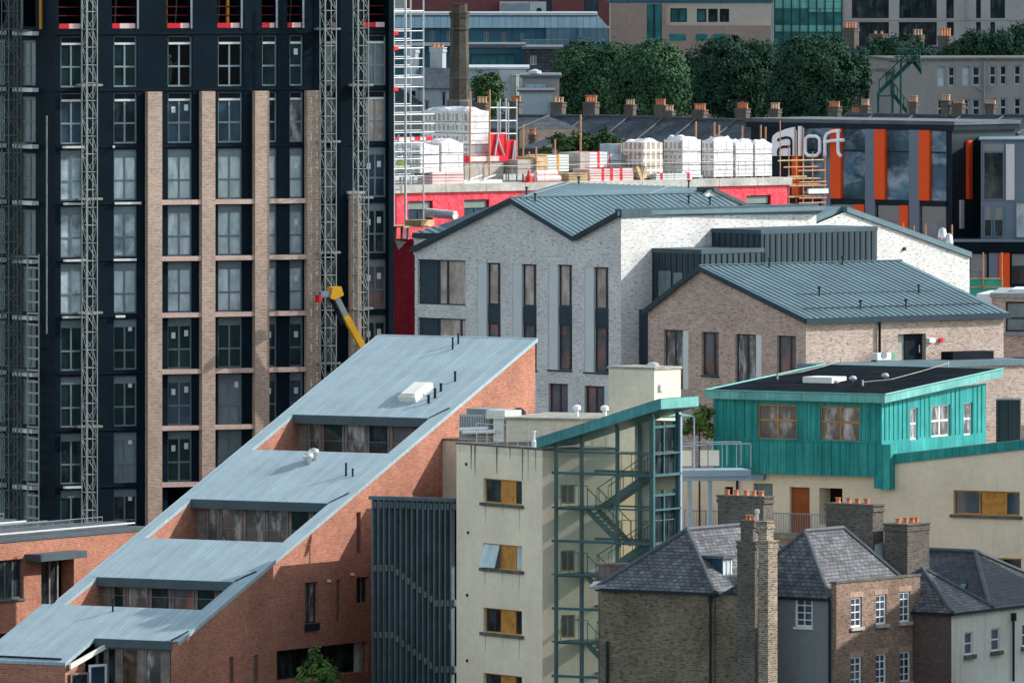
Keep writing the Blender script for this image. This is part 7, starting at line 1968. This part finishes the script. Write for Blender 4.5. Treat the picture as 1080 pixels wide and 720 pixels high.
# fire escape
f = Face(945, 948, 0); t = thing('fire_escape', 'dark green steel fire escape zigzagging up beside the pebbledash block', 'fire escape', f.pt(f.s(945), GZ-4, .5))
def fl(x0, y0, x1, y1, o):
    mb = MB(); a = f.at(x0, y0, o); b = f.at(x1, y1, o); w = f.n*1.0; h = Vector((0, 0, .45)); mb.hexa([a, b, b-w, a-w], [a+h, b+h, b-w+h, a-w+h])
    for k in range(6): p = a+(b-a)*(k/5); mb.tube(p, p+Vector((0, 0, 1.2)), .04, 4)
    mb.tube(a+Vector((0, 0, 1.2)), b+Vector((0, 0, 1.2)), .05, 4)
    obj('flight', mb, 'escape_green', t)
fl(927, 100, 966, 63, .5); fl(963, 67, 972, 79, -.8); fl(940, 100, 957, 121, -.8)
mb = MB(); mb.box(f, f.s(938), f.s(970), f.z(950, 65.5), f.z(950, 64), -1.2, .8); mb.box(f, f.s(925), f.s(942), f.z(950, 102), f.z(950, 100.5), -1.2, .8); obj('platform', mb, 'escape_green', t)
mb = MB()
for x, y in ((926, 97), (941, 75), (950, 66)): mb.tube(f.at(x, 140, .6), f.at(x, y, .6), .11, 6)
obj('post', mb, 'escape_green', t)
mb = MB()
for x in (946, 951, 956, 961, 966, 970): mb.tube(f.at(x, 64, .6), f.at(x, 52, .6), .05, 4)
for y in (52, 56, 60): mb.tube(f.at(943, y, .6), f.at(970, y, .6), .05, 4)
obj('guard_rail', mb, 'escape_green', t)

# ---------------------------------------------------------------- trees
def tree(name, label, D, blobs, base, m, n, leaf=.4, trunk=True, group=None, cat='tree', seed=1, px=None):
    """blobs: (px, py, rx_px, ry_px) ellipsoids in photo pixels at distance D, given real depth"""
    rr = random.Random(seed); k = D/FPX
    cx = sum(b[0] for b in blobs)/len(blobs) if px is None else px
    c = P(cx, 0, D); root = thing(name, label, cat, (c.x, D, base), group)
    mb = MB(); cl = []
    for (x, y, rx, ry) in blobs:
        p = P(x, y, D+rr.uniform(-.25, .25)*rx*k); cl.append((p, rx*k, ry*k))
    tot = sum(a*b for _, a, b in cl)
    for (p, rx, rz) in cl:
        cnt = int(n*rx*rz/tot)
        # clumps on the blob, leaves within the clump
        nc = max(6, cnt//26)
        for _ in range(nc):
            z = rr.uniform(-1, 1); th = rr.uniform(0, 2*math.pi); r = math.sqrt(1-z*z); q = rr.uniform(.62, 1.06)
            cc = p+Vector((math.cos(th)*r*rx*q, math.sin(th)*r*rx*.9*q, z*rz*q)); cr = rr.uniform(.10, .22)*min(rx, rz)+leaf*.5
            for _ in range(26):
                v = Vector((rr.gauss(0, 1), rr.gauss(0, 1), rr.gauss(0, .8)))*cr*.55; lp = cc+v
                nn = ((lp-p).normalized()+Vector((rr.gauss(0, .45), rr.gauss(0, .45), rr.gauss(0, .45)+.25))).normalized(); a = nn.cross(Vector((rr.gauss(0, 1), rr.gauss(0, 1), rr.gauss(0, 1)))).normalized(); h = nn.cross(a); w = leaf*rr.uniform(.5, 1)
                mb.poly([lp-a*w*.5, lp+h*w*.32, lp+a*w*.5, lp-h*w*.32])
    obj('crown', mb, m, root)
    # trunk and limbs
    mb = MB(); mb.sm = True
    zc = min(p.z for p, _, _ in cl); rb = max(.03, .035*max(r for _, r, _ in cl)+.03)
    top = Vector((c.x, D, max(base+.3, zc))); mb.tube((c.x, D, base), top, rb*1.6, 8, rb)
    for (p, rx, rz) in cl: mb.tube(top, p, rb*.8, 6, rb*.25)
    obj('trunk', mb, 'bark', root)
    return root
gt = 'large dark round trees beyond the terrace'
tree('broadleaf_tree', 'dark round-crowned tree at the left end of the big row', 905, [(618, 72, 32, 26), (602, 92, 20, 28), (635, 95, 32, 30), (648, 66, 22, 20), (600, 68, 16, 16), (620, 112, 30, 18)], GZ, 'leaf_tree', 30000, .34, group=gt, seed=2)
tree('broadleaf_tree', 'second big tree, lighter green crown slightly in front', 892, [(690, 72, 30, 26), (668, 85, 26, 30), (703, 95, 24, 30), (685, 58, 20, 14), (680, 112, 34, 16)], GZ, 'leaf_tree', 30000, .34, group=gt, seed=3)
tree('broadleaf_tree', 'third big tree, broad dark crown in the middle of the row', 915, [(760, 70, 34, 28), (790, 75, 34, 30), (745, 95, 26, 30), (775, 105, 38, 26), (808, 95, 22, 30), (765, 50, 22, 12), (800, 55, 20, 14), (735, 80, 16, 26), (732, 105, 14, 20), (822, 78, 14, 26)], GZ, 'leaf_tree_deep', 30000, .34, group=gt, seed=4)
tree('broadleaf_tree', 'fourth big tree at the right end of the row beside the fire escape', 908, [(865, 70, 34, 30), (845, 62, 24, 24), (890, 85, 22, 32), (860, 98, 36, 28), (830, 92, 20, 30), (868, 46, 20, 10), (826, 100, 14, 24), (905, 75, 12, 26)], GZ, 'leaf_tree_deep', 30000, .34, group=gt, seed=5)
tree('shrub_tree', 'bushy dark tree behind the fire escape', 975, [(925, 60, 14, 20), (950, 52, 22, 14), (972, 58, 12, 14), (915, 85, 14, 30), (930, 90, 12, 25)], GZ, 'leaf_tree_deep', 9000, .38, seed=6)
tree('hedge_tree', 'left part of the dark hedge above the pebbledash roof', 985, [(1010, 54, 16, 12), (1030, 48, 18, 15), (1000, 60, 12, 8)], GZ, 'leaf_tree_deep', 7500, .36, seed=7)
tree('hedge_tree', 'right part of the dark hedge above the pebbledash roof', 985, [(1055, 46, 20, 15), (1082, 42, 18, 18), (1070, 52, 20, 12)], GZ, 'leaf_tree_deep', 8500, .36, seed=8)
tree('small_tree', 'small loose tree between brick chimney and pale annex', 818, [(509, 92, 11, 18), (520, 96, 11, 20), (515, 110, 15, 14)], 8, 'leaf_shrub', 4500, .32, seed=9)
tree('garden_shrub', 'left dark shrub in front of the slate terrace', 790, [(592, 150, 9, 9), (600, 155, 10, 8)], 8, 'leaf_shrub', 900, .4, cat='shrub', seed=10, group='shrubs in front of the slate terrace')
tree('garden_shrub', 'middle dark shrub in front of the slate terrace', 790, [(612, 150, 11, 10), (622, 153, 9, 8)], 8, 'leaf_shrub', 1000, .4, cat='shrub', seed=11, group='shrubs in front of the slate terrace')
tree('garden_shrub', 'right dark shrub in front of the slate terrace', 790, [(638, 149, 10, 11), (650, 153, 8, 8)], 8, 'leaf_shrub', 1000, .4, cat='shrub', seed=12, group='shrubs in front of the slate terrace')
tree('garden_shrub', 'small yellow-green shrub left of the dark shrubs', 790, [(577, 158, 5, 4), (573, 163, 6, 4)], 8, 'leaf_bright', 350, .35, cat='shrub', seed=13)
tree('roof_shrub', 'leafy shrub growing on the terrace beside the stair tower roof', 574, [(735, 444, 9, 12), (744, 436, 8, 9), (727, 453, 7, 9), (745, 452, 9, 10)], 0, 'leaf_bright', 1300, .26, cat='shrub', seed=14)
tree('young_tree', 'young bright green tree in front of the red brick wall', 553, [(335, 700, 9, 12), (343, 708, 12, 12), (326, 706, 10, 9), (333, 690, 6, 8), (350, 716, 12, 10), (330, 718, 16, 10)], 0, 'leaf_bright', 2200, .22, seed=15)
# ================================================================ ground, light, camera
mb = MB()
prof = [(-3500, 0), (300, 0), (690, 0), (730, 1.2), (790, 7), (850, 12.5), (900, GZ), (1200, GZ), (3000, GZ+2), (9000, GZ+4)]
xs = [-6000, -1500, -300, -60, 60, 300, 1500, 6000]
for (y0, z0), (y1, z1) in zip(prof[:-1], prof[1:]):
    for x0, x1 in zip(xs[:-1], xs[1:]):
        mb.poly([(x0, y0, z0-.05), (x1, y0, z0-.05), (x1, y1, z1-.05), (x0, y1, z1-.05)])
obj('ground', mb, 'ground_mat', kind='structure')
# unseen low ridge added behind the viewpoint to darken window reflections
mb = MB(); rr = random.Random(8); pts = []
for i in range(41):
    x = -6000+300*i; pts.append((x, rr.uniform(110, 190)))
for (x0, h0), (x1, h1) in zip(pts[:-1], pts[1:]):
    mb.poly([(x0, -2600, -.1), (x1, -2600, -.1), (x1, -3200, h1), (x0, -3200, h0)]); mb.poly([(x0, -3200, h0), (x1, -3200, h1), (x1, -4200, -.1), (x0, -4200, -.1)])
obj('added_hills', mb, 'hill_green', kind='structure')
if HAZE > 0:
    m = bpy.data.materials.new('haze_air'); m.use_nodes = True; t_ = m.node_tree; t_.nodes.clear()
    vo = t_.nodes.new('ShaderNodeVolumePrincipled'); vo.inputs['Density'].default_value = HAZE; vo.inputs['Color'].default_value = (.86, .93, 1, 1); vo.inputs['Anisotropy'].default_value = .2
    ou = t_.nodes.new('ShaderNodeOutputMaterial'); t_.links.new(vo.outputs[0], ou.inputs['Volume'])
    mb = MB(); mb.extrude([(-6500, -4400, 0), (6500, -4400, 0), (6500, 9500, 0), (-6500, 9500, 0)], -1.2, 205); obj('haze', mb, m, kind='stuff')
SUN_AZ, SUN_EL = 9.0, 31.0
a, e = math.radians(SUN_AZ), math.radians(SUN_EL)
d = Vector((math.cos(e)*math.cos(a), math.cos(e)*math.sin(a), math.sin(e)))
ld = bpy.data.lights.new('sun', 'SUN'); ld.energy = 2.8; ld.angle = math.radians(.5); ld.color = (1, .955, .90)
lo = bpy.data.objects.new('sun', ld); COL.objects.link(lo); lo.rotation_euler = (-d).to_track_quat('-Z', 'Y').to_euler(); lo.location = (60, 500, 120)
w = bpy.data.worlds.new('World'); scene.world = w; w.use_nodes = True
nt = w.node_tree; bg = nt.nodes['Background']; sk = nt.nodes.new('ShaderNodeTexSky'); sk.sky_type = 'NISHITA'; sk.sun_disc = False
sk.sun_elevation = e; sk.sun_rotation = math.pi/2-a; sk.air_density = 1.0; sk.dust_density = 1.0; sk.ozone_density = .5
tint = nt.nodes.new('ShaderNodeMix'); tint.data_type = 'RGBA'; tint.blend_type = 'MULTIPLY'; tint.inputs[0].default_value = 1; tint.inputs[7].default_value = (.87, 1.0, .93, 1)
hs_ = nt.nodes.new('ShaderNodeHueSaturation'); hs_.inputs['Saturation'].default_value = .55
nt.links.new(sk.outputs[0], tint.inputs[6]); nt.links.new(tint.outputs[2], hs_.inputs['Color']); nt.links.new(hs_.outputs[0], bg.inputs[0]); bg.inputs[1].default_value = .15
cd = bpy.data.cameras.new('camera'); cam = bpy.data.objects.new('camera', cd); COL.objects.link(cam)
cd.sensor_width = 36; cd.sensor_fit = 'HORIZONTAL'; cd.lens = FPX/1080*36; cd.shift_y = -(360-YH)/1080
cd.clip_start = 1; cd.clip_end = 20000
cam.location = (0, 0, HC); cam.rotation_euler = (math.pi/2, 0, 0)
scene.camera = cam
vs = scene.view_settings; vs.view_transform = 'Standard'; vs.look = 'None'; vs.exposure = .96; vs.gamma = 1; vs.use_curve_mapping = False
scene.cycles.max_bounces = 6; scene.cycles.transparent_max_bounces = 12
